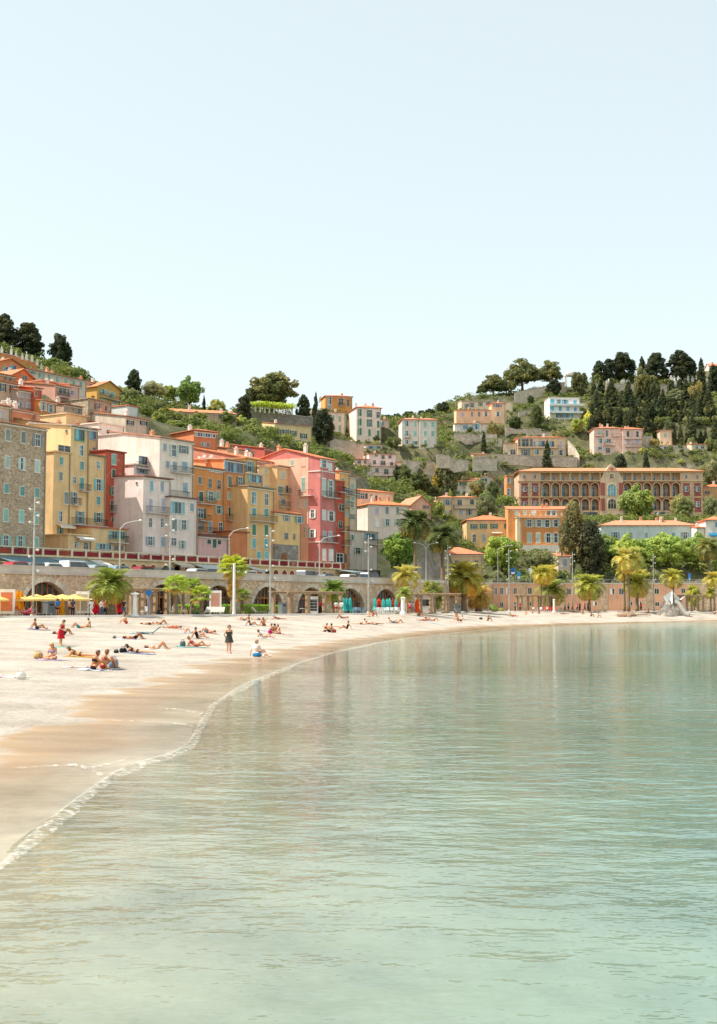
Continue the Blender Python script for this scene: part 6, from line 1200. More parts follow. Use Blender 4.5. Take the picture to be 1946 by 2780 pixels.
FR = [frond_mesh(.16, 1), frond_mesh(.24, 2), frond_mesh(.34, 3)]
def fan_mesh(seed):
    g = random.Random(seed); m = MB(); m.tube([(0, 0, 0), (.28, 0, .03), (.55, 0, .0)], [.018, .014, .01], 4, cap=False); c = Vector((.55, 0, 0)); n = 17
    for i in range(n):
        a = -2.1 + 4.2 * i / (n - 1); d = Vector((math.cos(a), math.sin(a), 0)); ln = .44 * (1 - .12 * abs(a) / 2.1) * g.uniform(.9, 1.08); w = Vector((-d.y, d.x, 0)) * .036; z = Vector((0, 0, .05))
        m.add([c, c + d * ln * .55 + w + z, c + d * ln + Vector((0, 0, -.09 - .06 * g.random())), c + d * ln * .55 - w + z * .4], [(0, 1, 2, 3)])
    return m.mesh('frond', M['leaves'])
FAN = [fan_mesh(4), fan_mesh(5)]
def palm(label, kind, base, h, Rr, n, color, tr=.35, lean=(0, 0), skirt=0, name=None, group=None, seed=0, old='9c8a4c'):
    g = random.Random(seed * 31 + 5); t = thing(name or ('date_palm' if kind == 'date' else 'fan_palm'), label, 'palm', base, g.uniform(0, 6.28) if lean == (0, 0) else 0, group)
    m = MB(); pts = [(lean[0] * (i / 8) ** 1.5, lean[1] * (i / 8) ** 1.5, h * i / 8) for i in range(9)]
    m.tube(pts, [tr * (1.25 - .12 * min(i, 4) + (.12 if i > 6 else 0)) for i in range(9)], 12); m.obj('trunk', M['palm_bark'], t, smooth=True)
    top = Vector(pts[-1])
    hb = MB(); hb.lathe([(.0, -.7), (tr * 1.1, -.5), (tr * 1.5, -.1), (tr * 1.2, .3), (.02, .6)], 10, tuple(top)); hb.obj('crown_shaft', M['palm_bark'], t, smooth=True)
    for i in range(n):
        k = (i + .5) / n; az = i * 2.39996 + g.uniform(-.2, .2); el = R(86 - 100 * k ** .85 + g.uniform(-8, 8)) if kind == 'date' else R(80 - 118 * k + g.uniform(-10, 10))
        ms = (FR[0 if k < .35 else (1 if k < .75 else 2)] if kind == 'date' else FAN[i % 2]); L = Rr * (g.uniform(.92, 1.1) if k > .15 else .8)
        c = color if k < .9 or not old else old
        o = link('frond', ms, t, c, loc=tuple(top + Vector((0, 0, .15)))); o.rotation_euler = (0, -el, az); o.scale = (L, L, L)
    for i in range(skirt):
        az = i * 2.4; o = link('dry_frond', FAN[i % 2], t, 'a58a55', loc=(top.x, top.y, top.z - .3 - i * .05 * h / 6)); o.rotation_euler = (0, R(62 + g.uniform(-8, 14)), az); o.scale = (Rr * .75,) * 3
    return t
def ppalm(label, kind, z, x, yb, yc, rr, where, n, color, **k):
    u, v = px(z, x, yc); p = on_town(u, where[1]) if where[0] == 'w' else Vector(at(u, v, where[1])[:2]); d = p.y; base_z = where[2]
    c = at(u, v, d); rm = rr / ZN[z][2] * d / F * (1.26 if kind == 'date' else 1.06); return palm(label, kind, (p.x, p.y, base_z), max(.8, c.z - base_z - .2 * rm), rm, n, color, **k)
PZ = PROM_Z
ppalm('stout date palm with a broad crown in front of the second arch', 'date', '3', 960, 710, 420, 185, ('w', -9.5, PZ), 54, '6f7d3a', tr=.62, seed=1)
ppalm('leftmost young fan palm of the cluster by the pergola', 'fan', '6', 85, 560, 270, 130, ('w', -10, PZ), 30, '7f9440', tr=.3, seed=2)
ppalm('young fan palm behind the leftmost one of the cluster', 'fan', '6', 152, 530, 285, 100, ('w', -6.5, PZ), 26, '879a42', tr=.26, seed=3)
ppalm('young fan palm third in the cluster by the pergola', 'fan', '6', 230, 555, 290, 105, ('w', -9, PZ), 26, '7a8f3d', tr=.26, seed=4)
ppalm('lowest fan palm at the right of the cluster by the pergola', 'fan', '6', 312, 565, 365, 115, ('w', -10.5, PZ), 28, '84983f', tr=.28, seed=5)
ppalm('tall shaggy fan palm with a golden skirt of dry leaves', 'fan', '6', 590, 530, 118, 150, ('w', -5, PZ), 44, '8c9a3c', tr=.36, skirt=40, seed=6)
ppalm('small dark fan palm tucked behind the tall shaggy one', 'fan', '6', 668, 530, 370, 90, ('w', -3, PZ), 26, '5d7336', tr=.25, seed=7)
ppalm('date palm showing above the middle pergola', 'date', '6', 1470, 530, 320, 120, ('w', -5, PZ), 40, '657a3a', tr=.4, seed=8)
ppalm('tall date palm with hanging dark fronds by the grey-white block', 'date', '8', 885, 790, 365, 150, ('d', 226, 6.6), 56, '4f5c34', tr=.36, seed=9)
ppalm('second tall date palm right of the tallest one', 'date', '8', 1125, 890, 490, 140, ('d', 243, 7.0), 54, '525f3a', tr=.42, seed=10)
ppalm('yellowing palm with drooping crown at the end of the arches', 'date', '8', 812, 1140, 830, 125, ('w', -3, PZ), 32, 'a09c50', tr=.26, seed=11)
ppalm('little palm by the white column near the last arch', 'date', '8', 790, 1150, 1000, 80, ('w', -8, PZ), 26, '7d8c45', tr=.22, seed=12)
ppalm('huge bushy date palm with orange fruit stalks', 'date', '8', 1310, 1100, 840, 180, ('d', 246, PZ), 60, '8b8c48', tr=.55, seed=13, old='b08a45')
ppalm('squat palm with orange brown fronds and a fat trunk', 'date', '8', 1440, 1150, 1010, 120, ('d', 252, PZ), 44, '9d8a48', tr=.62, seed=14, old='b58c4c')
ppalm('left leaning golden palm of the pair before the sea wall', 'date', 'b', 860, 830, 465, 125, ('d', 276, PZ), 34, '9a9a48', tr=.24, lean=(.6, 0), seed=15)
ppalm('right golden palm of the pair before the sea wall', 'date', 'b', 945, 830, 445, 110, ('d', 279, PZ), 34, 'a39c4c', tr=.26, seed=16)
ppalm('low green date palm beside the golden pair', 'date', 'b', 985, 830, 640, 170, ('d', 283, PZ), 36, '76823f', tr=.3, seed=17)
ppalm('date palm with arching fronds in the middle of the sea wall', 'date', 'b', 1400, 865, 590, 165, ('d', 274, PZ), 46, '7f8a45', tr=.28, seed=18)
ppalm('tallest date palm with pale arching fronds before the plane trees', 'date', 'e', 635, 800, 290, 170, ('d', 272, PZ), 34, '98985a', tr=.3, seed=19)
ppalm('short golden palm beside the tallest pale one', 'date', 'e', 592, 790, 460, 95, ('d', 277, PZ), 30, '9f994a', tr=.26, seed=20)
ppalm('mid height date palm behind the sand mound', 'date', 'e', 732, 815, 570, 150, ('d', 276, PZ), 40, '7c8545', tr=.38, seed=21)
ppalm('golden palm with drooping leaves by the climbing rock', 'date', 'e', 1125, 845, 500, 125, ('d', 274, PZ), 34, '929448', tr=.3, seed=22)
ppalm('date palm on the road at the right edge below the plane trees', 'date', 'd', 1515, 1270, 1060, 140, ('d', 304, 7.8), 52, '6b7246', tr=.36, seed=23)
ppalm('golden palm cut by the right edge behind the pergola', 'date', 'e', 1570, 830, 520, 110, ('d', 282, PZ), 32, '9c984c', tr=.26, seed=24)
ppalm('small golden palm near the right edge', 'date', 'e', 1535, 825, 675, 75, ('d', 278, PZ), 26, '948f48', tr=.24, seed=25)
ppalm('dark palm beside the olive tree in front of the hotel', 'date', 'd', 1240, 790, 660, 90, ('d', 396, atz('d', 1240, 790, 396).z), 40, '66724a', tr=.35, seed=26)
# shrubs on the promenade
def pshrub(label, z, x, yb, yt, w, where, color, idx=0, kind='round', cat='shrub', name='promenade_shrub'):
    u, v = px(z, x, yb); p = on_town(u, where[1]) if where[0] == 'w' else Vector(at(u, v, where[1])[:2]); d = p.y
    top = at(*px(z, x, yt), d); tree(name, label, kind, idx, (p.x, p.y, where[2]), top.z - where[2], w / ZN[z][2] * d / F, color, cat=cat, ctrl=False)
pshrub('dense green tree with yellow tips behind the far pergola', '8', 1040, 1090, 875, 250, ('w', -2.5, PZ), '78853a', 1, cat='tree', name='broadleaf_tree')
pshrub('low green shrub by the fat palm trunk', 'b', 355, 870, 785, 110, ('d', 266, PZ), '7d9a4c', 0, 'bush')
pshrub('small shrub right of the low green one', 'b', 440, 880, 840, 90, ('d', 266, PZ), '8d9d55', 1, 'bush')
pshrub('rounded green tree before the sea wall at right', 'e', 1360, 830, 575, 180, ('d', 284, PZ), '87983e', 2, cat='tree', name='broadleaf_tree')
pshrub('yellow green tree above the sea wall', 'e', 770, 560, 415, 250, ('d', 303, 7.8), '8f9a3f', 0, cat='tree', name='broadleaf_tree')
pshrub('dark rounded shrub above the peach sea wall', 'b', 1085, 540, 450, 150, ('d', 303, 7.8), '4d6233', 1, cat='tree', name='broadleaf_tree')
pshrub('grey leafy shrub above the left end of the peach sea wall', 'b', 390, 530, 425, 180, ('d', 303, 7.8), '7d8660', 2, 'olive', cat='tree', name='broadleaf_tree')
pshrub('dark hedge shrub behind the far railing', 'e', 430, 545, 445, 110, ('d', 304, 7.8), '3c4a31', 1, cat='tree', name='broadleaf_tree')
for i, (x0, x1) in enumerate(((95, 285), (470, 592), (664, 972))):
    a, b = on_town(px('6', x0, 500)[0], -3.2), on_town(px('6', x1, 500)[0], -3.2); Lh = (b - a).length
    gh = np.random.default_rng(i); n = int(Lh * 260); c = np.stack([gh.uniform(0, Lh, n), gh.choice([-.35, .35], n) * gh.uniform(.7, 1.05, n), gh.uniform(.1, 1.15, n)], 1); tp = gh.random(n) < .4; c[tp, 2] = 1.15 + gh.normal(0, .04, tp.sum()); c[tp, 1] = gh.uniform(-.4, .4, tp.sum())
    aa = gh.normal(size=(n, 3)); aa /= np.linalg.norm(aa, axis=1)[:, None]; bb = np.cross(aa, gh.normal(size=(n, 3))); bb /= np.linalg.norm(bb, axis=1)[:, None]; s = .11
    V = np.stack([c - aa * s, c - bb * s * .6, c + aa * s, c + bb * s * .6], 1).reshape(-1, 3)
    hd = thing('clipped_hedge', ['clipped green hedge behind the young fan palms', 'short clipped hedge beside the tall shaggy palm', 'clipped green hedge in front of the fifth arch'][i], 'hedge', (a.x, a.y, PZ), TW)
    link('foliage', np_mesh('foliage', V, np.arange(len(V)).reshape(-1, 4), M['leaves']), hd, '6f9a2e'); box_obj('stems', M['bark'], hd, .1, Lh - .1, -.28, .28, 0, 1.05)

# ------------------------------------------------------------------ street furniture
def prom(z, x, y, where):      # foot point from a pixel column and a known line
    u, v = px(z, x, y); p = on_town(u, where[1]) if where[0] == 'w' else Vector(at(u, v, where[1])[:2]); return p
def ztop(z, x, y, d): return atz(z, x, y, d).z
def mast(label, z, x, yt, where, nl=6):
    p = prom(z, x, yt, where); H = ztop(z, x, yt, p.y) - where[2]; t = thing('floodlight_mast', label, 'lamp', (p.x, p.y, where[2]), 0, 'floodlight masts along the promenade')
    m = MB(); m.tube([(0, 0, 0), (0, 0, H * .5), (0, 0, H)], [.14, .11, .08], 10); m.lathe([(.3, 0), (.3, .08), (.2, .3)], 10); m.obj('pole', M['steel'], t)
    for i in range(nl):
        s = -1 if i % 2 else 1; zz = H - .5 - i * (H * .055) - (H * .18 if i > 3 else 0); a = MB(); a.tube([(0, 0, zz), (s * .35, -.1, zz)], .035, 6)
        o = a.obj('bracket', M['steel'], t); b = MB(); b.lathe([(.04, -.12), (.11, -.08), (.15, .07), (.12, .11)], 10, (s * .42, -.15, zz)); b.obj('floodlight', M['paint'], o, 'e4e2dc', smooth=True)
for lb, z, x, yt, wh in [('tall floodlight mast at the left edge before the first arch', '2', 288, 745, ('w', -8, PZ)), ('floodlight mast behind the young fan palms', '5', 35, 640, ('w', -7, PZ)), ('floodlight mast in front of the fifth arch', '5', 912, 745, ('w', -7.5, PZ)),
                         ('floodlight mast between the last two arches', '8', 478, 490, ('w', -7, PZ)), ('floodlight mast beside the huge bushy date palm', '8', 1170, 575, ('d', 240, PZ)), ('floodlight mast left of the peach sea wall', 'b', 522, 200, ('d', 270, PZ)),
                         ('floodlight mast in the middle of the peach sea wall', 'b', 1217, 240, ('d', 276, PZ)), ('floodlight mast right of the tallest pale palm', 'e', 908, 265, ('d', 276, PZ))]: mast(lb, z, x, yt, wh)
def street_lamp(label, z, x, yt, where, dx=1.6, double=False):
    p = prom(z, x, yt, where); H = ztop(z, x, yt, p.y) - where[2]; t = thing('street_lamp', label, 'lamp', (p.x, p.y, where[2]), 0, 'curved street lamps on the quay road')
    m = MB(); m.tube([(0, 0, 0), (0, 0, H * .6), (0, 0, H - .9)], [.1, .08, .06], 8); m.obj('pole', M['steel'], t)
    for s in ((1, -1) if double else (1,)):
        a = MB(); a.tube([(0, 0, H - 1.0), (s * .25 * dx, 0, H - .35), (s * .65 * dx, 0, H - .08), (s * dx, 0, H)], [.07, .06, .055, .05], 7); o = a.obj('arm', M['steel'], t)
        b = MB(); b.lathe([(.03, -.05), (.2, -.02), (.24, .06), (.1, .16)], 10, (s * (dx + .25), 0, H)); b.obj('lamp_head', M['paint'], o, 'e9e8e4', smooth=True)
for a in [('curved street lamp in front of the red house', '2', 1040, 945, ('w', 1.2, ROAD_Z), 2.2), ('curved street lamp in front of the amber house', '5', 552, 755, ('w', 1.2, ROAD_Z), 2.2), ('curved street lamp in front of the pink house', '5', 1343, 820, ('w', 1.2, ROAD_Z), 2.6),
          ('double armed street lamp beside the tall date palm', '8', 980, 560, ('d', 224, 6.6), 1.7, True), ('street lamp in front of the bright plane tree', 'a', 402, 1050, ('d', 297, 7.7), 3.0), ('thin street lamp behind the tallest pale palm', 'e', 607, 250, ('d', 298, 7.7), 2.0)]: street_lamp(*a)
# white column and shower post
p = prom('6', 597, 540, ('w', -11)); t = thing('white_column', 'plain white column beside the tall shaggy palm', 'column', (p.x, p.y, PZ)); H = ztop('6', 597, 105, p.y) - PZ; MB().lathe([(.24, 0), (.2, .2), (.17, .3), (.14, H)], 12).obj('shaft', M['paint'], t, 'f0eee9'); MB().lathe([(.16, H), (.19, H + .02), (.12, H + .1)], 12).obj('cap', M['paint'], t, 'f0eee9')
p = prom('3', 1177, 725, ('w', -12.6)); t = thing('beach_shower', 'white mushroom shaped beach shower post at the sand edge', 'shower', (p.x, p.y, 1.9)); MB().lathe([(.5, 0), (.45, .15), (.24, .4), (.2, 1.6), (.22, 2.3)], 14).obj('post', M['paint'], t, 'e6e4de', smooth=True); MB().lathe([(.24, 2.3), (.5, 2.42), (.46, 2.52), (.1, 2.58)], 14).obj('shower_head', M['paint'], t, 'e6e4de', smooth=True)
p = prom('8', 780, 1180, ('w', -12)); t = thing('beach_shower', 'white shower post near the last arch', 'shower', (p.x, p.y, 1.9)); H = ztop('8', 780, 1045, p.y) - 1.9; MB().lathe([(.5, 0), (.42, .2), (.3, .5), (.27, H * .8), (.3, H)], 14).obj('post', M['paint'], t, 'eceae4'); MB().lathe([(.32, H), (.42, H + .1), (.1, H + .2)], 14).obj('shower_head', M['paint'], t, 'eceae4')
p = prom('e', 1000, 860, ('d', 262)); 
p = prom('b', 1017, 885, ('d', 268)); t = thing('beach_shower', 'white shower post before the golden palm pair', 'shower', (p.x, p.y, 1.85)); H = 2.5; MB().lathe([(.4, 0), (.24, .3), (.2, H)], 12).obj('post', M['paint'], t, 'eceae4'); MB().lathe([(.25, H), (.34, H + .1), (.1, H + .18)], 12).obj('shower_head', M['paint'], t, 'eceae4')
def sign_post(label, p, z0, H, col, shape='disc', w=.6, h=.6, name='sign'):
    t = thing(name, label, 'sign', (p.x, p.y, z0)); MB().tube([(0, 0, 0), (0, 0, H)], .05, 8).obj('post', M['paint'], t, '4f7fb8' if shape == 'disc' else 'b9b9b5')
    if shape == 'disc': m = MB().lathe([(.0, -.02), (w / 2, -.02), (w / 2, .02), (0, .02)], 18); o = m.obj('plate', M['paint'], t, col, loc=(0, -.07, H)); o.rotation_euler = (math.pi / 2, 0, 0); MB().box(-.05, .05, -.1, -.09, H - .2, H + .2).obj('symbol', M['paint'], o, 'ffffff').hide_render = False if False else False
    else: o = MB().box(-w / 2, w / 2, -.08, -.03, H - h, H).obj('plate', M['paint'], t, col)
    return t
p = prom('3', 1300, 700, ('w', -11)); t = thing('sign', 'blue round sign on a blue post by the left pergola', 'sign', (p.x, p.y, PZ)); H = ztop('3', 1300, 512, p.y) - PZ; MB().tube([(0, 0, 0), (0, 0, H)], .06, 8).obj('post', M['paint'], t, '3f74b8')
o = MB().lathe([(.02, -.03), (.34, -.03), (.34, .03), (.02, .03)], 20).obj('plate', M['paint'], t, '2f78c0', loc=(0, -.08, H)); o.rotation_euler = (math.pi / 2, 0, 0)
for lb, z, x, yt, yb, d, col, w in [('tall blue panel behind the railing of the far road', 'b', 632, 450, 530, 300, '3f9fd8', 36), ('blue and white road sign on the far road', 'b', 570, 410, 480, 301, '2f6fb0', 50), ('white and green pharmacy style panel on the far road', 'b', 758, 412, 470, 300, 'e6f0ea', 32), ('blue sign at the right end of the far road', 'e', 1308, 470, 545, 300, '3f8fd8', 22)]:
    q = atz(z, x, yb, d); tp = ztop(z, x, yt, d); k = d / F / ZN[z][2]; t = thing('road_sign', lb, 'sign', (q.x, q.y, 7.7)); zb_ = max(.4, q.z - 7.7); MB().tube([(0, 0, 0), (0, 0, zb_)], .06, 8).obj('post', M['steel'], t); o = box_obj('plate', M['paint'], t, -w * k / 2, w * k / 2, -.05, .05, zb_, tp - 7.7, col); box_obj('panel', M['paint'], o, -w * k / 2 + .1, w * k / 2 - .1, -.07, -.052, zb_ + .1, zb_ + (tp - 7.7 - zb_) * .35, 'f4f6f5' if col != 'e6f0ea' else '4fa58f')
p = prom('8', 885, 880, ('w', .4)); t = thing('road_sign', 'small pale blue sign on the parapet beside the yellowing palm', 'sign', (p.x, p.y, WALL_TOP + .12)); MB().tube([(0, 0, 0), (0, 0, .5)], .04, 6).obj('post', M['steel'], t); box_obj('plate', M['paint'], t, -.35, .35, -.06, .02, .3, 1.3, 'bfe0dc')
# parapet lamps (white globes on the wall)
for lb, z, x, w in [('white globe lamp on the wall left of the second arch', '3', 322, -.3), ('white globe lamp on the wall above the fifth arch', '6', 950, -.3), ('white globe lamp on the wall above the last arch', '8', 512, -.3)]:
    p = prom(z, x, 290, ('w', w)); t = thing('wall_lamp', lb, 'lamp', (p.x, p.y, 6.9)); MB().lathe([(.02, -.2), (.17, -.12), (.22, .02), (.15, .16), (.02, .22)], 12).obj('globe', M['paint'], t, 'f6f5f1', smooth=True); MB().tube([(0, 0, 0), (-.2, .3, .1)], .04, 6).obj('bracket', M['steel'], t)
# pergolas
def pergola(label, p0, p1, zt, n=4, dep=2.6, bench=True, dbl=True):
    v = p1 - p0; L = v.length; t = thing('pergola', label, 'pergola', (p0.x, p0.y, PZ), math.atan2(v.y, v.x)); H = zt - PZ
    for i in range(n):
        for y in ((0, dep) if dbl else (0,)):
            x = .5 + (L - 1.0) * i / (n - 1); m = MB(); m.box(x - .2, x + .2, y - .2, y + .2, 0, H - .3); m.box(x - .27, x + .27, y - .27, y + .27, H - .34, H - .24); m.box(x - .27, x + .27, y - .27, y + .27, 0, .2); m.obj('post', M['timber'], t)
    for y in (-.1, dep): box_obj('beam', M['timber'], t, -.1, L + .1, y - .1, y + .12, H - .24, H)
    k = int(L / .42)
    for i in range(k + 1): x = L * i / k; box_obj('slat', M['timber'], t, x - .05, x + .05, -.6, dep + .5, H + .004, H + .1)
A_ = lambda z, x, w: prom(z, x, 600, ('w', w))
pergola('timber pergola over benches beside the stout date palm', A_('3', 1120, -8), A_('3', 1482, -8), atz('3', 1300, 478, A_('3', 1300, -8).y).z)
pergola('long timber pergola in front of the sixth arch', A_('6', 1062, -8), A_('6', 1545, -8), atz('6', 1300, 345, A_('6', 1300, -8).y).z)
pergola('timber pergola with orange parasols at the end of the arches', A_('8', 880, -8.5), A_('8', 1275, -12), atz('8', 1080, 1003, A_('8', 1080, -10).y).z)
pergola('flat timber pergola under the golden palm pair', Vector(at(px('b', 640, 0)[0], HOR, 274)[:2]), Vector(at(px('b', 1040, 0)[0], HOR, 276)[:2]), atz('b', 840, 708, 275).z)
pergola('timber pergola by the climbing rock at right', Vector(at(px('e', 1185, 0)[0], HOR, 276)[:2]), Vector(at(px('e', 1480, 0)[0], HOR, 277)[:2]), atz('e', 1320, 710, 276).z, n=3)
def bench(label, p, rz, col='e8e6e0'):
    t = thing('bench', label, 'bench', (p.x, p.y, PZ), rz)
    for i in range(4): box_obj('slat', M['paint'], t, -.95, .95, -.25 + i * .13, -.14 + i * .13, .43, .47, col)
    for i in range(4):
        o = box_obj('slat', M['paint'], t, -.95, .95, .27, .31, .52 + i * .13, .62 + i * .13, col)
    for x in (-.75, .75): m = MB(); m.box(x - .04, x + .04, -.25, -.19, 0, .43); m.box(x - .04, x + .04, .24, .3, 0, 1.02); m.box(x - .04, x + .04, -.25, .3, .39, .43); m.obj('leg', M['steel'], t)
bench('white slatted bench under the left pergola', prom('3', 1250, 690, ('w', -9.4)), TW - 2.2)
bench('white slatted bench right of the left pergola', prom('3', 1520, 690, ('w', -9.2)), TW - 2.2)
bench('white bench behind the young fan palms', prom('6', 52, 520, ('w', -7.5)), TW - 2.2)
# bins, kiosk, panels
def bin_(label, p, col='5e6262', w=.55, h=1.25):
    t = thing('litter_bin', label, 'bin', (p.x, p.y, PZ), TW); MB().box(-w, w, -w * .6, w * .6, .08, h).obj('body', M['paint'], t, col); MB().box(-w - .05, w + .05, -w * .6 - .05, w * .6 + .05, h, h + .1).obj('lid', M['paint'], t, '767a78'); box_obj('slot', M['iron'], t, -w * .6, w * .6, -w * .6 - .02, -w * .6 + .01, h - .35, h - .15)
bin_('dark grey litter bin under the yellow parasols', prom('f', 722, 700, ('w', -10)), '6b6f6f', .6, 1.45); bin_('grey litter bin right of the long hedge', prom('6', 1022, 530, ('w', -8)), '7c7f7a', .55, 1.4); bin_('grey litter bin at the right end of the far pergola', prom('8', 1255, 1150, ('w', -12)), '7a7d78')
def panel(label, p, w, h, col, pic, rz=TW - 1.0, name='advertising_panel'):
    t = thing(name, label, 'panel', (p.x, p.y, PZ), rz); box_obj('board', M['paint'], t, -w / 2, w / 2, -.12, .12, .3, h, col); box_obj('poster', M['paint'], t, -w * .36, w * .36, -.14, -.121, .55, h - .3, pic)
    for x in (-w * .4, w * .4): box_obj('foot', M['steel'], t, x - .06, x + .06, -.1, .1, 0, .3)
panel('white menu board with photographs before the second arch', prom('f', 1140, 690, ('w', -9)), .5, 2.6, 'f0eee9', 'd9b48c'); panel('white framed notice case before the second arch', prom('f', 1215, 690, ('w', -8.6)), 1.2, 2.6, 'efece6', 'b9b3a8'); panel('white poster board behind the low fan palm', prom('6', 435, 510, ('w', -4.5)), 1.5, 3.0, 'f0ece6', 'c9917c')
panel('orange and white menu boards at the left edge', prom('f', 100, 700, ('w', -9)), 1.6, 2.7, 'efe4d6', 'dd7f52')
t = thing('kiosk', 'small white kiosk beside the orange parasols', 'kiosk', (*prom('8', 978, 1165, ('w', -7)), PZ), TW - 1.0); box_obj('cabin', M['paint'], t, -1.1, 1.1, -.8, .8, 0, 2.6, 'f0eeea'); box_obj('window', M['glass'], t, -.8, .8, -.83, -.79, 1.1, 2.1); box_obj('roof', M['paint'], t, -1.3, 1.3, -1.0, 1.0, 2.6, 2.75, 'e4e2dd')
t = thing('display_fridge', 'white glass fronted fridge under the long pergola', 'fridge', (*prom('6', 1288, 530, ('w', -5)), PZ), TW - 1.0); box_obj('cabinet', M['paint'], t, -.7, .7, -.4, .4, 0, 2.4, 'f2f1ee'); box_obj('door', M['glass'], t, -.58, .58, -.43, -.39, .4, 2.0); [box_obj('shelf', M['paint'], t, -.58, .58, -.45, -.432, .7 + .4 * i, .74 + .4 * i, 'f2f1ee') for i in range(4)]
# parasols
def parasol_open(label, p, z0, R0, H, col, group='open yellow parasols of the beach cafe'):
    t = thing('parasol', label, 'parasol', (p.x, p.y, z0), random.random(), group); MB().tube([(0, 0, 0), (0, 0, H)], .045, 8).obj('pole', M['paint'], t, 'e8e2d5'); MB().lathe([(.35, 0), (.35, .06), (.08, .12)], 12).obj('base', M['concrete'], t)
    m = MB(); n = 8; V = []; Fs = []
    for k in range(n * 2):
        a = 2 * math.pi * k / (n * 2); r = R0 * (1 if k % 2 == 0 else .95); V += [(0, 0, H + .02), (r * .5 * math.cos(a), r * .5 * math.sin(a), H - .22 - (0 if k % 2 == 0 else .03)), (r * math.cos(a), r * math.sin(a), H - .5), (r * math.cos(a), r * math.sin(a), H - .68)]
    for k in range(n * 2):
        b, c = k * 4, ((k + 1) % (n * 2)) * 4; Fs += [(b, b + 1, c + 1), (b + 1, b + 2, c + 2, c + 1), (b + 2, b + 3, c + 3, c + 2)]
    m.add(V, Fs); m.obj('canopy', M['cloth'], t, col)
    for k in range(n): a = 2 * math.pi * k / n; MB().tube([(0, 0, H - .75), (R0 * .5 * math.cos(a), R0 * .5 * math.sin(a), H - .27)], .014, 4).obj('rib', M['steel'], t)
for i, x in enumerate((-120, 70, 250, 530, 725, 905, 1085)):
    p = prom('f', x, 430, ('w', -8.5 + (i % 2) * .8)); parasol_open(['open yellow parasol cut by the left edge', 'first open yellow parasol from the left edge', 'second open yellow parasol from the left edge', 'third open yellow parasol behind the mast', 'fourth open yellow parasol of the cafe row', 'fifth open yellow parasol of the cafe row', 'last open yellow parasol at the right end of the row'][i], p, PZ, 1.65, ztop('f', x, 395, p.y) - PZ, 'f6d585')
def parasol_closed(label, p, H, col, r=.3, group='closed parasols'):
    t = thing('closed_parasol', label, 'parasol', (p.x, p.y, PZ), random.random() * 6, group); MB().tube([(0, 0, 0), (0, 0, H)], .04, 8).obj('pole', M['paint'], t, 'ece6da'); MB().lathe([(.3, 0), (.3, .06), (.08, .1)], 10).obj('base', M['concrete'], t)
    m = MB(); V = []; Fs = []; prof = [(.05, H), (r * .55, H - .35), (r * .75, H - .9), (r * .6, H - 1.3), (r, H - 1.85), (r * .9, H - 1.95)]; n = 16
    for q, (rr, zz) in enumerate(prof):
        for k in range(n): a = 2 * math.pi * k / n; rk = rr * (1 if k % 2 else .72); V.append((rk * math.cos(a), rk * math.sin(a), zz))
    for q in range(len(prof) - 1):
        for k in range(n): Fs.append((q * n + k, q * n + (k + 1) % n, (q + 1) * n + (k + 1) % n, (q + 1) * n + k))
    m.add(V, Fs); m.obj('canopy', M['cloth'], t, col)
for lb, z, x, yt, w, col, r in [('left of two closed orange parasols behind the menu boards', 'f', 252, 335, -9.5, 'f2a62c', .42), ('right of two closed orange parasols behind the menu boards', 'f', 305, 340, -9.2, 'f0a22a', .4), ('closed orange parasol between walkers under the yellow row', 'f', 905, 450, -10, 'f0a72e', .36),
     ('first closed red parasol in the second arch', 'f', 1350, 415, -4, 'c2212b', .36), ('second closed red parasol in the second arch', 'f', 1412, 418, -4, 'c2212b', .36), ('closed red parasol right of the stout palm trunk', 'g', 100, 415, -4, 'c7242c', .36), ('closed red parasol farthest right in the second arch', 'g', 180, 415, -4, 'c7242c', .34),
     ('leftmost closed turquoise parasol of the seventh arch', '8', 268, 1038, -3.5, '4fc3c0', .42), ('middle closed turquoise parasol of the seventh arch', '8', 294, 1036, -4, '4fc3c0', .42), ('right closed turquoise parasol of the seventh arch', '8', 326, 1036, -4.5, '4fc3c0', .42),
     ('closed turquoise parasol left of the last arch', '8', 535, 1036, -3.5, '56c8c4', .42), ('first closed turquoise parasol inside the last arch', '8', 608, 1045, -3.8, '56c8c4', .45), ('second closed turquoise parasol inside the last arch', '8', 640, 1046, -4.2, '56c8c4', .42), ('third closed turquoise parasol inside the last arch', '8', 664, 1040, -4.6, '56c8c4', .42), ('closed turquoise parasol at the right of the last arch', '8', 720, 1040, -4.4, '56c8c4', .42),
     ('wide closed red-orange parasol in the last arch', '8', 568, 1046, -2.5, 'd8492c', .85), ('closed red-orange parasol deeper in the last arch', '8', 694, 1042, -2.5, 'd8492c', .4), ('closed red-orange parasol right of the turquoise ones', '8', 738, 1042, -2.5, 'd8492c', .4),
     ('orange closed parasol left of the far pergola post', '8', 903, 1048, -9.5, 'ea5a26', .48), ('small orange closed parasol right of the white kiosk', '8', 1020, 1058, -9, 'ea5a26', .36), ('closed turquoise parasol right of the long pergola', '6', 1560, 395, -4, '56c8c4', .42)]:
    p = prom(z, x, yt, ('w', w)); parasol_closed(lb, p, ztop(z, x, yt, p.y) - PZ, col, r)
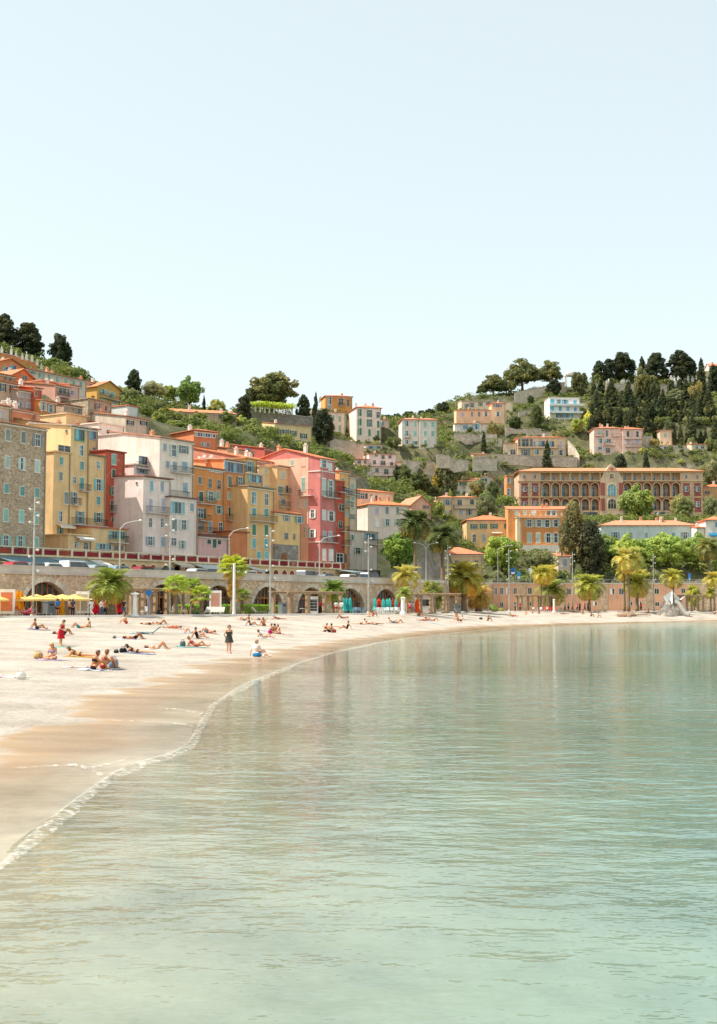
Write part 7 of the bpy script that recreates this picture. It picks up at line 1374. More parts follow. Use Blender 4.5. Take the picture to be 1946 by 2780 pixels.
# awnings on the road side
def awning(label, z, x0, x1, yt, yb, col, outw=3.2):
    p0, p1 = prom(z, x0, yt, ('w', AW - .1)), prom(z, x1, yt, ('w', AW - .1)); zt = ztop(z, (x0 + x1) / 2, yt, (p0.y + p1.y) / 2); q = prom(z, (x0 + x1) / 2, yb, ('w', AW - outw)); zb_ = ztop(z, (x0 + x1) / 2, yb, q.y)
    L = (p1 - p0).length; t = thing('awning', label, 'awning', (p0.x, p0.y, zb_), TW); h = max(.4, min(zt, 9.15) - zb_)
    m = MB(); m.add([(0, 0, h), (L, 0, h), (L, -outw, 0), (0, -outw, 0), (0, 0, h - .05), (L, 0, h - .05), (L, -outw, -.05), (0, -outw, -.05)], [(3, 2, 1, 0), (4, 5, 6, 7), (0, 4, 7, 3), (1, 2, 6, 5)]); m.box(0, L, -outw - .02, -outw, -.3, 0); m.obj('canopy', M['cloth'], t, col)
    for x in (.1, L / 2, L - .1): MB().tube([(x, -.02, .1), (x, -outw + .1, -.05)], .03, 6).obj('arm', M['steel'], t)
awning('slate blue awning below the rubble stone house', '3', -60, 405, 165, 245, '7f99a3'); awning('pale blue awning right of the slate blue one', '3', 415, 700, 178, 250, 'a9bfc4'); awning('small white awning over the arcade', '3', 765, 870, 210, 268, 'ece8e0', 2.4); awning('white awning in the middle of the arcade', '6', 235, 460, 85, 150, 'd5dcd9', 3.2)
awning('white awning behind the tall shaggy palm', '6', 690, 755, 95, 150, 'd9ddd9', 2.6); awning('long grey white awning at the end of the arcade', '6', 1490, 1640, 130, 165, 'b9c4c2', 3.0); awning('striped pale awning on the orange arcade', '3', 1500, 1620, 240, 270, 'eadfcd', 1.6)
# cars
def car(label, p, col, rz, van=False, name=None):
    t = thing(name or ('van' if van else 'parked_car'), label, 'van' if van else 'car', (p.x, p.y, ROAD_Z + .01), rz, 'vehicles parked on the quay road'); Hb, Ht = (.95, 1.8) if van else (.85, 1.46); L = 4.3; w = .86
    prof = [(-L / 2, .3), (L / 2, .3), (L / 2 + .03, .62), (L / 2 - .15, Hb - .05), (L / 2 - 1.05 + (.5 if van else 0), Hb + .03), (-L / 2 + .12, Hb + .05), (-L / 2 - .02, .6)]
    m = MB(); m.prism(prof, -w, w); m.obj('body', M['car'], t, col)
    f = L / 2 - 1.05 + (.5 if van else 0); cab = [(-L / 2 + .2, Hb), (f, Hb), (f - .75, Ht - .06), (f - 1.0, Ht), (-L / 2 + (.35 if van else .8), Ht), (-L / 2 + (.25 if van else .45), Ht - .15)]
    m = MB(); m.prism(cab, -w + .08, w - .08); c = m.obj('cabin', M['car'], t, col)
    gl = [(-L / 2 + .5, Hb + .06), (f - .12, Hb + .06), (f - .78, Ht - .13), (-L / 2 + (.5 if van else .85), Ht - .13)]
    for a, b in ((-w + .06, -w + .09), (w - .09, w - .06)): MB().prism(gl, a, b).obj('side_window', M['glass'], c)
    m = MB(); m.add([(f - .02, -w + .16, Hb + .08), (f - .02, w - .16, Hb + .08), (f - .70, w - .2, Ht - .1), (f - .70, -w + .2, Ht - .1)], [(0, 1, 2, 3)]); m.v = [(x + .03, y, z + .01) for x, y, z in m.v]; m.obj('windscreen', M['glass'], c)
    for x in (-L / 2 + .8, L / 2 - .8):
        for s in (-1, 1):
            wl_ = MB(); wl_.tube([(x, s * (w - .16), .31), (x, s * (w + .02), .31)], .31, 14); o = wl_.obj('wheel', M['rubber'], t); MB().tube([(x, s * (w + .0), .31), (x, s * (w + .035), .31)], .19, 10).obj('rim', M['steel'], o)
    for s in (-.6, .6): MB().box(L / 2 - .06, L / 2 + .02, s - .16, s + .16, .58, .72).obj('headlight', M['paint'], t, 'f4f3ee'); MB().box(-L / 2 - .02, -L / 2 + .05, s - .14, s + .14, .6, .75).obj('tail_light', M['paint'], t, 'b32222')
for lb, z, x, w, col, rr, van in [('red hatchback parked near the left edge', '3', 165, 2.6, 'a5202c', .1, False), ('grey car parked behind the first mast', '3', 320, 2.8, '6d7478', 0, False), ('white saloon parked under the pale blue awning', '3', 462, 2.4, 'e8e8e6', 0, False), ('white van parked on the quay road', '3', 655, 2.6, 'e4e6e8', 0, True),
     ('silver grey car right of the white van', '3', 870, 2.8, '9aa3a8', 0, False), ('blue grey car before the first red doors', '3', 1055, 2.6, '7f9aa6', 0, False), ('dark red car in front of the arcade', '3', 1270, 2.4, '8a1f2a', 0, False), ('black car right of the dark red one', '3', 1450, 2.6, '2b2d30', 0, False), ('silver car under the arcade awning', '6', 295, 2.5, 'b9bec0', 0, False), ('dark car beside the silver one under the awning', '6', 395, 2.5, '3c4448', 0, False), ('white car behind the tall shaggy palm', '6', 730, 2.6, 'e2e4e4', 0, False),
     ('grey hatchback near the pink house', '6', 1245, 2.5, '8b9094', 0, True), ('dark blue car in front of the pink house', '6', 1415, 2.6, '39424d', 0, False), ('white car past the pink house', '8', 330, 2.5, 'dfe2e2', 0, False), ('navy car at the end of the parked row', '8', 500, 2.5, '3f4d60', 0, True)]:
    car(lb, prom(z, x, 290, ('w', w)), col, TW + rr * .2, van)
for lb, z, x, y, d, col in [('dark car parked on the hotel forecourt', 'd', 250, 735, 409, '3f454a'), ('silver car parked on the hotel forecourt right of the round tree', 'd', 1020, 735, 409, 'b3b8bb')]:
    q = atz(z, x, y, d); car(lb, Vector((q.x, q.y)), col, .05); o = [k for k in COL.objects if k.get('label') == lb][0]; o.location.z = q.z
# sun loungers on the promenade, terrace furniture
def lounger(label, p, z0, rz, col='d9d4ca', back=.6, name='sun_lounger'):
    t = thing(name, label, 'lounger', (p.x, p.y, z0), rz); m = MB(); m.box(-.35, .35, -.9, .45, .3, .36); m.obj('seat', M['cloth'], t, col)
    m = MB(); k = back; m.add([(-.35, .45, .3), (.35, .45, .3), (.35, 1.05, .3 + k), (-.35, 1.05, .3 + k), (-.35, .47, .36), (.35, .47, .36), (.35, 1.03, .37 + k), (-.35, 1.03, .37 + k)], [(0, 1, 2, 3), (7, 6, 5, 4), (0, 4, 5, 1), (1, 5, 6, 2), (2, 6, 7, 3), (3, 7, 4, 0)]); m.obj('backrest', M['cloth'], t, col)
    for x in (-.3, .3):
        for y in (-.8, .4): box_obj('leg', M['steel'], t, x - .03, x + .03, y - .03, y + .03, 0, .3)
lounger('red cushioned lounger under the yellow parasols', prom('f', 390, 690, ('w', -10.5)), PZ, 1.9, 'd83a52', .7); lounger('grey lounger right of the red one', prom('f', 560, 690, ('w', -10.3)), PZ, 1.75, 'a9a297'); lounger('grey wicker lounger nearest the dark bin', prom('f', 630, 690, ('w', -10)), PZ, 1.75, 'b3aca0')
for i, x in enumerate((345, 390, 440, 480)): lounger(['pale lounger at the left of four by the poster board', 'second pale lounger by the poster board', 'third pale lounger by the poster board', 'last pale lounger right of the poster board'][i], prom('6', x, 530, ('w', -8.5)), PZ, -.4 + .1 * i, 'd9d3c8')
lounger('beige lounger in front of the long hedge', prom('6', 820, 520, ('w', -7)), PZ, 1.2, 'cfc6b5')
def chair_table(label, p, col='f0efeb', z0=PZ):
    t = thing('cafe_table', label, 'table', (p.x, p.y, z0), random.random()); MB().lathe([(.4, .72), (.4, .76), (.38, .77)], 14).obj('top', M['paint'], t, col); MB().tube([(0, 0, 0), (0, 0, .72)], .04, 8).obj('pedestal', M['steel'], t); MB().lathe([(.25, 0), (.25, .03), (.05, .06)], 10).obj('base', M['steel'], t)
def cafe_chair(label, p, rz, col, group):
    t = thing('cafe_chair', label, 'chair', (p.x, p.y, PZ), rz, group); box_obj('seat', M['paint'], t, -.22, .22, -.22, .22, .43, .47, col); m = MB(); m.box(-.22, .22, .2, .24, .5, .9); m.obj('backrest', M['paint'], t, col)
    for x in (-.2, .2):
        for y in (-.2, .2): box_obj('leg', M['paint'], t, x - .02, x + .02, y - .02, y + .02, 0, .43 if y < 0 else .52, col)
gch = random.Random(3)
for i in range(7): chair_table(['white cafe table in the last arch, leftmost', 'white cafe table in the last arch, second from left', 'white cafe table in the last arch, middle', 'white cafe table in the last arch, right', 'white cafe table before the seventh arch', 'white cafe table under the far pergola', 'white cafe table under the long pergola'][i], prom(*[('8', 560, 1160, ('w', -5)), ('8', 610, 1160, ('w', -5.5)), ('8', 650, 1160, ('w', -5)), ('8', 700, 1160, ('w', -5.6)), ('8', 385, 1160, ('w', -5)), ('8', 1120, 1150, ('w', -9)), ('6', 1200, 520, ('w', -6))][i]))
for i in range(16): cafe_chair('white cafe chair on the terrace of the last arches', prom('8', 545 + i * 13.5, 1160, ('w', -6.4 + (i % 3) * .7)), gch.uniform(0, 6.28), 'efeeea', 'white cafe chairs of the last arch')
for i in range(5): cafe_chair('blue cafe chair before the seventh arch', prom('8', 350 + i * 22, 1160, ('w', -5.5 + (i % 2) * .8)), gch.uniform(0, 6.28), '7fa5b8', 'blue cafe chairs of the seventh arch')
for i in range(6): cafe_chair('dark bistro chair under the yellow parasols', prom('f', 390 + i * 62, 690, ('w', -6 + (i % 3) * .8)), gch.uniform(0, 6.28), '55483f', 'bistro chairs of the first arch')
for i in range(5): cafe_chair('pale terrace chair at the far end of the promenade', Vector(at(px('b', 790 + i * 38, 0)[0], HOR, 273)[:2]), gch.uniform(0, 6.28), 'efece6', 'terrace chairs by the golden palms')
for i in range(5): cafe_chair('red terrace chair at the far end of the promenade', Vector(at(px('b', 915 + i * 28, 0)[0], HOR, 272)[:2]), gch.uniform(0, 6.28), 'd8402e', 'red terrace chairs by the golden palms')
for i in range(4): o_ = prom('6', 775 + i * 52, 400, ('w', .85)); t = thing('paper_lantern', ['turquoise lantern hanging in the fifth arch', 'green lantern hanging in the fifth arch', 'orange lantern hanging in the fifth arch', 'magenta lantern hanging in the fifth arch'][i], 'lantern', (o_.x + (1.2 if i > 1 else 0) * math.cos(TW), o_.y + (1.2 if i > 1 else 0) * math.sin(TW), PZ + 2.2)); MB().lathe([(.05, -.3), (.25, -.18), (.3, 0), (.25, .18), (.05, .3)], 10).obj('shade', M['cloth'], t, ['4fb5c2', '5fae55', 'ee8b35', 'c2459c'][i]); MB().tube([(0, 0, .3), (0, 0, .7)], .01, 4).obj('cord', M['iron'], t)
# climbing rock with white sail and slide
q = atz('e', 1080, 842, 270); t = thing('climbing_rock', 'stone climbing rock with white sail canopy and steel tube slide', 'playground', (q.x, q.y, beach_z(q.x, q.y) - .2)); k = 270 / F / 4.0175
m = MB(); gq = random.Random(8); prof = [(2.6, 0), (2.2, 1.2), (1.5, 2.3), (.9, 3.1), (.4, 3.4)]
V = []; n = 12
for rr, zz in prof:
    for j in range(n): a = 2 * math.pi * j / n; r2 = rr * gq.uniform(.85, 1.12); V.append((r2 * math.cos(a), r2 * math.sin(a) * .8, zz))
m.add(V, [(i * n + j, i * n + (j + 1) % n, (i + 1) * n + (j + 1) % n, (i + 1) * n + j) for i in range(4) for j in range(n)] + [tuple(4 * n + j for j in range(n))]); m.obj('rock', M['grey_stone'], t)
def sail(pts, nm='sail'):
    m = MB(); a = [Vector(p) for p in pts]; c = sum(a, Vector()) / len(a) - Vector((0, 0, .5)); m.add(a + [c] + [p + Vector((0, .05, -.03)) for p in a] + [c + Vector((0, .05, -.03))], [(i, (i + 1) % len(a), len(a)) for i in range(len(a))] + [((i + 1) % len(a) + len(a) + 1, i + len(a) + 1, 2 * len(a) + 1) for i in range(len(a))]); m.obj(nm, M['cloth'], t, 'f1f0ec')
sail([(-1.3, -.6, 3.9), (.9, .2, 5.3), (.6, -1, 2.6), (-.2, -.8, 2.3)]); sail([(1.0, 0, 5.0), (1.5, .5, 2.7), (3.4, -.3, 4.2), (2.4, -.6, 3.3)])
for x, y, h in ((-1.35, -.6, 4.1), (.9, .3, 5.5), (3.4, -.3, 4.4), (1.5, .6, 3.0)): MB().tube([(x, y, 0), (x, y, h)], .07, 7).obj('mast', M['steel'], t)
MB().tube([(1.2, -.4, 3.0), (2.0, -.7, 2.5), (2.6, -1.0, 1.4), (3.1, -1.3, .5), (3.9, -1.6, .25)], .48, 14, cap=False).obj('slide', M['steel'], t, smooth=True)
q = atz('e', 620, 880, 262); t = thing('wooden_boat', 'old upturned wooden boat on the sand mound', 'boat', (q.x, q.y, beach_z(q.x, q.y)), .15); V = []; n = 9
for i in range(11):
    s = -2.0 + 4.2 * i / 10; f = max(.06, 1 - abs(s / 2.25) ** 2.4)
    for j in range(n): a = math.pi * j / (n - 1); V.append((s, math.cos(a) * .85 * f, math.sin(a) * .75 * f ** .6))
m = MB(); m.add(V, [(i * n + j, i * n + j + 1, (i + 1) * n + j + 1, (i + 1) * n + j) for i in range(10) for j in range(n - 1)]); m.obj('hull', M['timber'], t, smooth=True); box_obj('keel', M['timber'], t, -2.0, 2.1, -.05, .05, .7, .84)
MB().tube([(2.2, 0, .25), (3.6, -.2, .2), (5.2, .1, .12)], [.16, .13, .08], 7).obj('spar', M['timber'], t)
# pergola with vines on the ridge, graves, monuments
def ridge_monument(label, z, x, yb, yt, d, w=.5, name='gravestone'):
    b = atz(z, x, yb, d); tp = ztop(z, x, yt, d); H = tp - b.z; t = thing(name, label, 'monument', (b.x, b.y, b.z - .6), 0, 'white cemetery monuments'); m = MB(); m.box(-w, w, -w * .6, w * .6, 0, H * .45 + .6); m.box(-w * 1.15, w * 1.15, -w * .7, w * .7, H * .45 + .6, H * .52 + .6); m.obj('plinth', M['plaster'], t, 'e3dcd0'); m = MB(); m.lathe([(w * .5, H * .52 + .6), (w * .42, H * .75 + .6), (w * .55, H * .82 + .6), (w * .3, H * .92 + .6), (.03, H + .6)], 8); m.obj('statue', M['plaster'], t, 'ebe5da', smooth=True)
for i, (x, yb, yt) in enumerate(((15, 420, 385), (98, 445, 380), (140, 462, 425), (195, 480, 448), (232, 488, 430), (280, 500, 462), (325, 530, 497), (362, 565, 535))): ridge_monument('%s white monument from the left on the orange cemetery wall' % ['first', 'second', 'third', 'fourth', 'fifth', 'sixth', 'seventh', 'last'][i], '1', x, yb, yt, 306 + i, .28)
gm = random.Random(2)
for i in range(34):
    x = gm.choice([gm.uniform(400, 640), gm.uniform(985, 1520), gm.uniform(1100, 1300)]); yb = gm.uniform(450, 500) if x < 700 else gm.uniform(420, 515); ridge_monument('white gravestone in the %s of the hilltop cemetery, %s row' % (['far left', 'left', 'centre', 'right', 'far right'][min(4, max(0, int((x - 400) / 230)))], ['upper', 'middle', 'lower'][min(2, int((yb - 420) / 32))]), 'c', x, yb, yb - gm.uniform(25, 60), 552 + gm.uniform(0, 6), gm.uniform(.4, .9))
b = atz('9', 1055, 440, 548); t = thing('hilltop_pavilion', 'little white domed pavilion at the end of the pale terrace wall', 'pavilion', (b.x, b.y, b.z - .8)); [MB().tube([(x, y, 0), (x, y, 4.4)], .22, 8).obj('column', M['plaster'], t, 'e6ddd0') for x in (-1.6, 1.6) for y in (-1.6, 1.6)]; box_obj('entablature', M['plaster'], t, -2.0, 2.0, -2.0, 2.0, 4.4, 5.0, 'e9e1d4'); MB().lathe([(1.9, 5.0), (1.7, 5.8), (1.1, 6.5), (.2, 6.9)], 14).obj('dome', M['plaster'], t, 'e9e1d4', smooth=True)
p0, p1 = atz('4', 745, 500, 392), atz('4', 1105, 525, 397); vv = p1 - p0; t = thing('vine_pergola', 'long vine covered pergola below the giant fig tree', 'pergola', p0, math.atan2(vv.y, vv.x)); Lp = Vector((vv.x, vv.y)).length; dz = vv.z / Lp
for i in range(10): x = Lp * i / 9; box_obj('post', M['plaster'], t, x - .2, x + .2, -.2, .2, x * dz - .3, x * dz + 2.1, 'ded5c4')
gv = np.random.default_rng(4); V, Fq = leaf_cloud([(x, gv.uniform(-.8, .8), x * dz + 2.2 + gv.uniform(-.4, .5), 1.6, .8) for x in np.linspace(0, Lp, 34)], lambda a, b: 90, .26, .4, 4); link('vine', np_mesh('vine', V, Fq, M['leaves']), t, '93a341')

# ------------------------------------------------------------------ people
def capsule(m, p0, r0, p1, r1, n=10, k=3):
    p0, p1 = Vector(p0), Vector(p1); d = p1 - p0; L = d.length; d = d.normalized() if L > 1e-6 else Vector((0, 0, 1)); a = d.cross(Vector((0, 0, 1)) if abs(d.z) < .9 else Vector((1, 0, 0))).normalized(); b = d.cross(a)
    rings = [(p0 - d * r0 * math.cos(math.pi / 2 * i / k), r0 * math.sin(math.pi / 2 * i / k)) for i in range(1, k + 1)] + [(p1 + d * r1 * math.sin(math.pi / 2 * i / k), r1 * math.cos(math.pi / 2 * i / k)) for i in range(0, k)]
    V = [p0 - d * r0] + [c + (a * math.cos(2 * math.pi * j / n) + b * math.sin(2 * math.pi * j / n)) * r for c, r in rings for j in range(n)] + [p1 + d * r1]
    R_ = len(rings); Fs = [(0, 1 + (j + 1) % n, 1 + j) for j in range(n)]
    for i in range(R_ - 1):
        for j in range(n): Fs.append((1 + i * n + j, 1 + i * n + (j + 1) % n, 1 + (i + 1) * n + (j + 1) % n, 1 + (i + 1) * n + j))
    e = len(V) - 1; Fs += [(e, 1 + (R_ - 1) * n + j, 1 + (R_ - 1) * n + (j + 1) % n) for j in range(n)]
    m.add(V, Fs)
# joints: x to the person's left, y forward, z up; pelvis first
def J(pel, chest, neck, head, look, sho, elb, wri, hip, kne, ank, toe): return dict(pel=pel, chest=chest, neck=neck, head=head, look=look, sho=sho, elb=elb, wri=wri, hip=hip, kne=kne, ank=ank, toe=toe)
def sym(p): return (p, (-p[0], p[1], p[2]))
POSES = {
 'stand': J((0, 0, .93), (0, .01, 1.27), (0, .0, 1.46), (0, .03, 1.60), (0, 1, -.05), sym((.18, 0, 1.40)), ((.23, -.06, 1.13), (-.22, -.04, 1.13)), ((.22, .06, .90), (-.2, .08, .9)), sym((.095, 0, .9)), ((.1, .03, .48), (-.1, -.02, .48)), ((.1, -.02, .08), (-.11, -.06, .08)), ((.12, .12, .03), (-.13, .08, .03))),
 'back': J((0, 0, .93), (0, .01, 1.27), (0, .0, 1.46), (0, .03, 1.60), (0, 1, -.1), sym((.18, -.02, 1.40)), ((.27, -.12, 1.15), (-.27, -.12, 1.15)), ((.12, -.17, .95), (-.1, -.17, .95)), sym((.095, 0, .9)), ((.1, .02, .48), (-.1, .01, .48)), ((.1, -.02, .08), (-.1, -.03, .08)), ((.12, .12, .03), (-.12, .12, .03))),
 'bow': J((0, 0, .92), (0, .05, 1.25), (0, .1, 1.42), (0, .19, 1.52), (0, .7, -.7), sym((.18, .06, 1.37)), ((.22, .1, 1.1), (-.2, .12, 1.1)), ((.1, .28, 1.0), (-.1, .28, 1.0)), sym((.095, 0, .9)), ((.1, .03, .48), (-.1, -.02, .48)), ((.1, -.02, .08), (-.11, -.06, .08)), ((.12, .12, .03), (-.13, .08, .03))),
 'walk': J((0, 0, .91), (0, .02, 1.25), (0, .03, 1.44), (0, .06, 1.58), (0, 1, 0), sym((.18, .02, 1.38)), ((.23, -.14, 1.13), (-.23, .12, 1.13)), ((.22, -.05, .9), (-.2, .3, .98)), sym((.09, 0, .88)), ((.1, .2, .5), (-.1, -.05, .47)), ((.1, .22, .09), (-.1, -.38, .18)), ((.11, .38, .05), (-.11, -.28, .05))),
 'knees': J((0, 0, .13), (0, .06, .45), (0, .14, .62), (0, .19, .75), (0, 1, -.1), sym((.18, .1, .57)), ((.26, .3, .38), (-.26, .3, .38)), ((.1, .52, .36), (-.1, .52, .38)), sym((.1, .02, .12)), ((.12, .42, .50), (-.12, .40, .48)), ((.1, .62, .08), (-.1, .6, .08)), ((.11, .78, .04), (-.11, .76, .04))),
 'lean': J((0, 0, .13), (0, -.13, .44), (0, -.17, .61), (0, -.15, .76), (.2, 1, 0), sym((.18, -.19, .56)), ((.26, -.36, .32), (-.26, -.36, .32)), ((.25, -.48, .06), (-.25, -.48, .06)), sym((.1, .02, .12)), ((.13, .45, .22), (-.12, .40, .40)), ((.14, .85, .07), (-.12, .68, .08)), ((.18, .93, .16), (-.13, .84, .05))),
 'cross': J((0, 0, .13), (0, .04, .45), (0, .08, .62), (0, .14, .74), (0, .8, -.5), sym((.18, .05, .57)), ((.25, .14, .32), (-.25, .14, .32)), ((.1, .34, .24), (-.1, .34, .26)), sym((.1, .02, .12)), ((.34, .34, .14), (-.34, .34, .14)), ((-.08, .42, .08), (.1, .5, .08)), ((-.2, .46, .07), (.22, .53, .06))),
 'side': J((0, 0, .13), (-.05, .02, .44), (-.08, .04, .61), (-.06, .08, .75), (.6, .8, 0), ((.12, .05, .57), (-.24, 0, .55)), ((.2, .2, .34), (-.42, -.05, .3)), ((.28, .36, .18), (-.5, -.02, .05)), sym((.1, .02, .12)), ((.34, .36, .14), (.1, .44, .34)), ((.5, .1, .08), (.42, .52, .07)), ((.62, .06, .05), (.56, .58, .05))),
 'supine': J((0, 0, .11), (0, -.34, .13), (0, -.53, .12), (0, -.68, .14), (0, .1, 1), sym((.18, -.47, .12)), ((.32, -.28, .08), (-.32, -.3, .08)), ((.3, -.05, .06), (-.28, -.06, .06)), sym((.1, .02, .11)), ((.12, .46, .14), (-.12, .46, .12)), ((.14, .87, .08), (-.14, .87, .08)), ((.2, .93, .2), (-.2, .93, .2))),
 'bent': J((0, 0, .11), (0, -.34, .14), (0, -.53, .14), (0, -.68, .17), (0, .2, 1), sym((.18, -.47, .13)), ((.34, -.32, .1), (-.3, -.6, .12)), ((.26, -.08, .08), (-.1, -.82, .1)), sym((.1, .02, .11)), ((.12, .33, .47), (-.12, .38, .42)), ((.12, .52, .08), (-.12, .62, .08)), ((.13, .68, .04), (-.13, .78, .04))),
 'elbows': J((0, 0, .12), (0, -.28, .30), (0, -.42, .42), (0, -.46, .56), (0, 1, 0), sym((.18, -.38, .38)), ((.24, -.52, .1), (-.24, -.52, .1)), ((.22, -.28, .05), (-.22, -.28, .05)), sym((.1, .02, .11)), ((.12, .40, .36), (-.12, .44, .12)), ((.12, .62, .08), (-.13, .86, .08)), ((.13, .78, .04), (-.18, .92, .2))),
 'prone': J((0, 0, .12), (0, .34, .22), (0, .50, .33), (0, .60, .42), (0, 1, -.1), sym((.18, .44, .27)), ((.22, .56, .08), (-.22, .56, .08)), ((.08, .74, .05), (-.08, .76, .05)), sym((.1, -.02, .12)), ((.12, -.46, .1), (-.12, -.46, .1)), ((.12, -.88, .09), (-.12, -.88, .09)), ((.12, -1.0, .03), (-.12, -1.0, .03))),
}
def prims(j, slim=1.0):
    V3 = Vector; P = []
    def A(tag_, p0, r0, p1, r1): P.append((tag_, V3(p0), r0 * slim if tag_ != 'head' else r0, V3(p1), r1 * slim if tag_ != 'head' else r1))
    pel, ch, nk, hd = V3(j['pel']), V3(j['chest']), V3(j['neck']), V3(j['head']); look = V3(j['look']).normalized()
    h0, h1 = V3(j['hip'][0]), V3(j['hip'][1]); s0, s1 = V3(j['sho'][0]), V3(j['sho'][1]); mid = pel.lerp(ch, .5)
    A('pelvis', h0, .115, h1, .115); A('pelvis', pel, .125, mid, .11); A('belly', mid, .112, ch, .12); ax = (s0 - s1).normalized()
    A('chest', ch + ax * .07, .115, ch - ax * .07, .115); A('chest', ch, .12, nk.lerp(ch, .3), .09); A('chest', s0.lerp(s1, .12), .07, s1.lerp(s0, .12), .07); A('neck', nk.lerp(ch, .2), .058, hd, .055)
    upv = (hd - nk).normalized(); A('head', hd + upv * .035, .098, hd - upv * .01 + look * .01, .088); A('head', hd - upv * .07 + look * .045, .055, hd - upv * .04 + look * .02, .06); A('head', hd + look * .098 - upv * .005, .012, hd + look * .118 - upv * .03, .016)
    for s in (1, -1): A('head', hd + ax * s * .095, .02, hd + ax * s * .1 + upv * .02, .018)
    for i in (0, 1):
        s, e, w = V3(j['sho'][i]), V3(j['elb'][i]), V3(j['wri'][i]); A('uarm', s, .055, e, .042); A('larm', e, .042, w, .03)
        d = (w - e).normalized(); sd = d.cross(V3((0, 0, 1))); sd = sd.normalized() if sd.length > .2 else ax; nn = d.cross(sd)
        A('hand', w, .032, w + d * .08, .036)
        for q, (o, ln) in enumerate(((-.03, .062), (-.01, .075), (.01, .07), (.03, .055))):
            a = w + d * .085 + sd * o; b = a + d * ln * .55 + nn * .008; A('hand', a, .0115, b, .011); A('hand', b, .011, b + d * ln * .4 + nn * .02, .0095)
        A('hand', w + d * .03 + sd * .035, .013, w + d * .075 + sd * .062 + nn * .01, .011)
        h, k, a, t = V3(j['hip'][i]), V3(j['kne'][i]), V3(j['ank'][i]), V3(j['toe'][i]); A('thigh', h, .098, k, .06); A('shin', k, .06, k.lerp(a, .35), .058); A('shin', k.lerp(a, .35), .056, a, .038); A('foot', a - (t - a) * .25, .04, t, .034)
    return P
PCACHE = {}
def pose_data(pose, slim):
    key = (pose, slim)
    if key in PCACHE: return PCACHE[key]
    P = prims(POSES[pose], slim); m = MB()
    for tg, p0, r0, p1, r1 in P: capsule(m, p0, r0, p1, r1)
    o = link('tmp', m.mesh('tmp', M['skin'])); md = o.modifiers.new('r', 'REMESH'); md.mode = 'VOXEL'; md.voxel_size = .0175; ms = o.modifiers.new('s', 'SMOOTH'); ms.factor = .5; ms.iterations = 2
    dg = bpy.context.evaluated_depsgraph_get(); dg.update(); me = bpy.data.meshes.new_from_object(o.evaluated_get(dg)); me.name = 'body'; old = o.data; bpy.data.objects.remove(o); bpy.data.meshes.remove(old)
    me.materials.clear(); me.materials.append(M['skin']); me.polygons.foreach_set('use_smooth', [True] * len(me.polygons))
    n = len(me.vertices); co = np.empty(n * 3, np.float32); me.vertices.foreach_get('co', co); co = co.reshape(-1, 3); no = np.empty(n * 3, np.float32); me.vertices.foreach_get('normal', no); no = no.reshape(-1, 3)
    best = np.full(n, 9.); tg = np.zeros(n, int); tt = np.zeros(n); names = sorted({p[0] for p in P})
    for t_, p0, r0, p1, r1 in P:
        a, b = np.array(p0), np.array(p1); d = b - a; L = d @ d + 1e-9; t = np.clip(((co - a) @ d) / L, 0, 1); ds = np.linalg.norm(co - (a + t[:, None] * d), axis=1) - (r0 + (r1 - r0) * t)
        k = ds < best; best[k] = ds[k]; tg[k] = names.index(t_); tt[k] = t[k]
    fc = [tuple(p.vertices) for p in me.polygons]; PCACHE[key] = dict(me=me, co=co, no=no, tag=np.array(names)[tg], t=tt, f=fc, cloth={}); return PCACHE[key]
def shell(pd, key, mask, off_, mat, name):
    if key in pd['cloth']: return pd['cloth'][key]
    idx = -np.ones(len(pd['co']), int); fs = [f for f in pd['f'] if all(mask[v] for v in f)]; used = sorted({v for f in fs for v in f}); idx[used] = range(len(used))
    me = bpy.data.meshes.new(name); me.from_pydata([tuple(x) for x in (pd['co'][used] + pd['no'][used] * off_)], [], [tuple(int(idx[v]) for v in f) for f in fs]); me.materials.append(mat); me.polygons.foreach_set('use_smooth', [True] * len(me.polygons)); me.update(); pd['cloth'][key] = me; return me
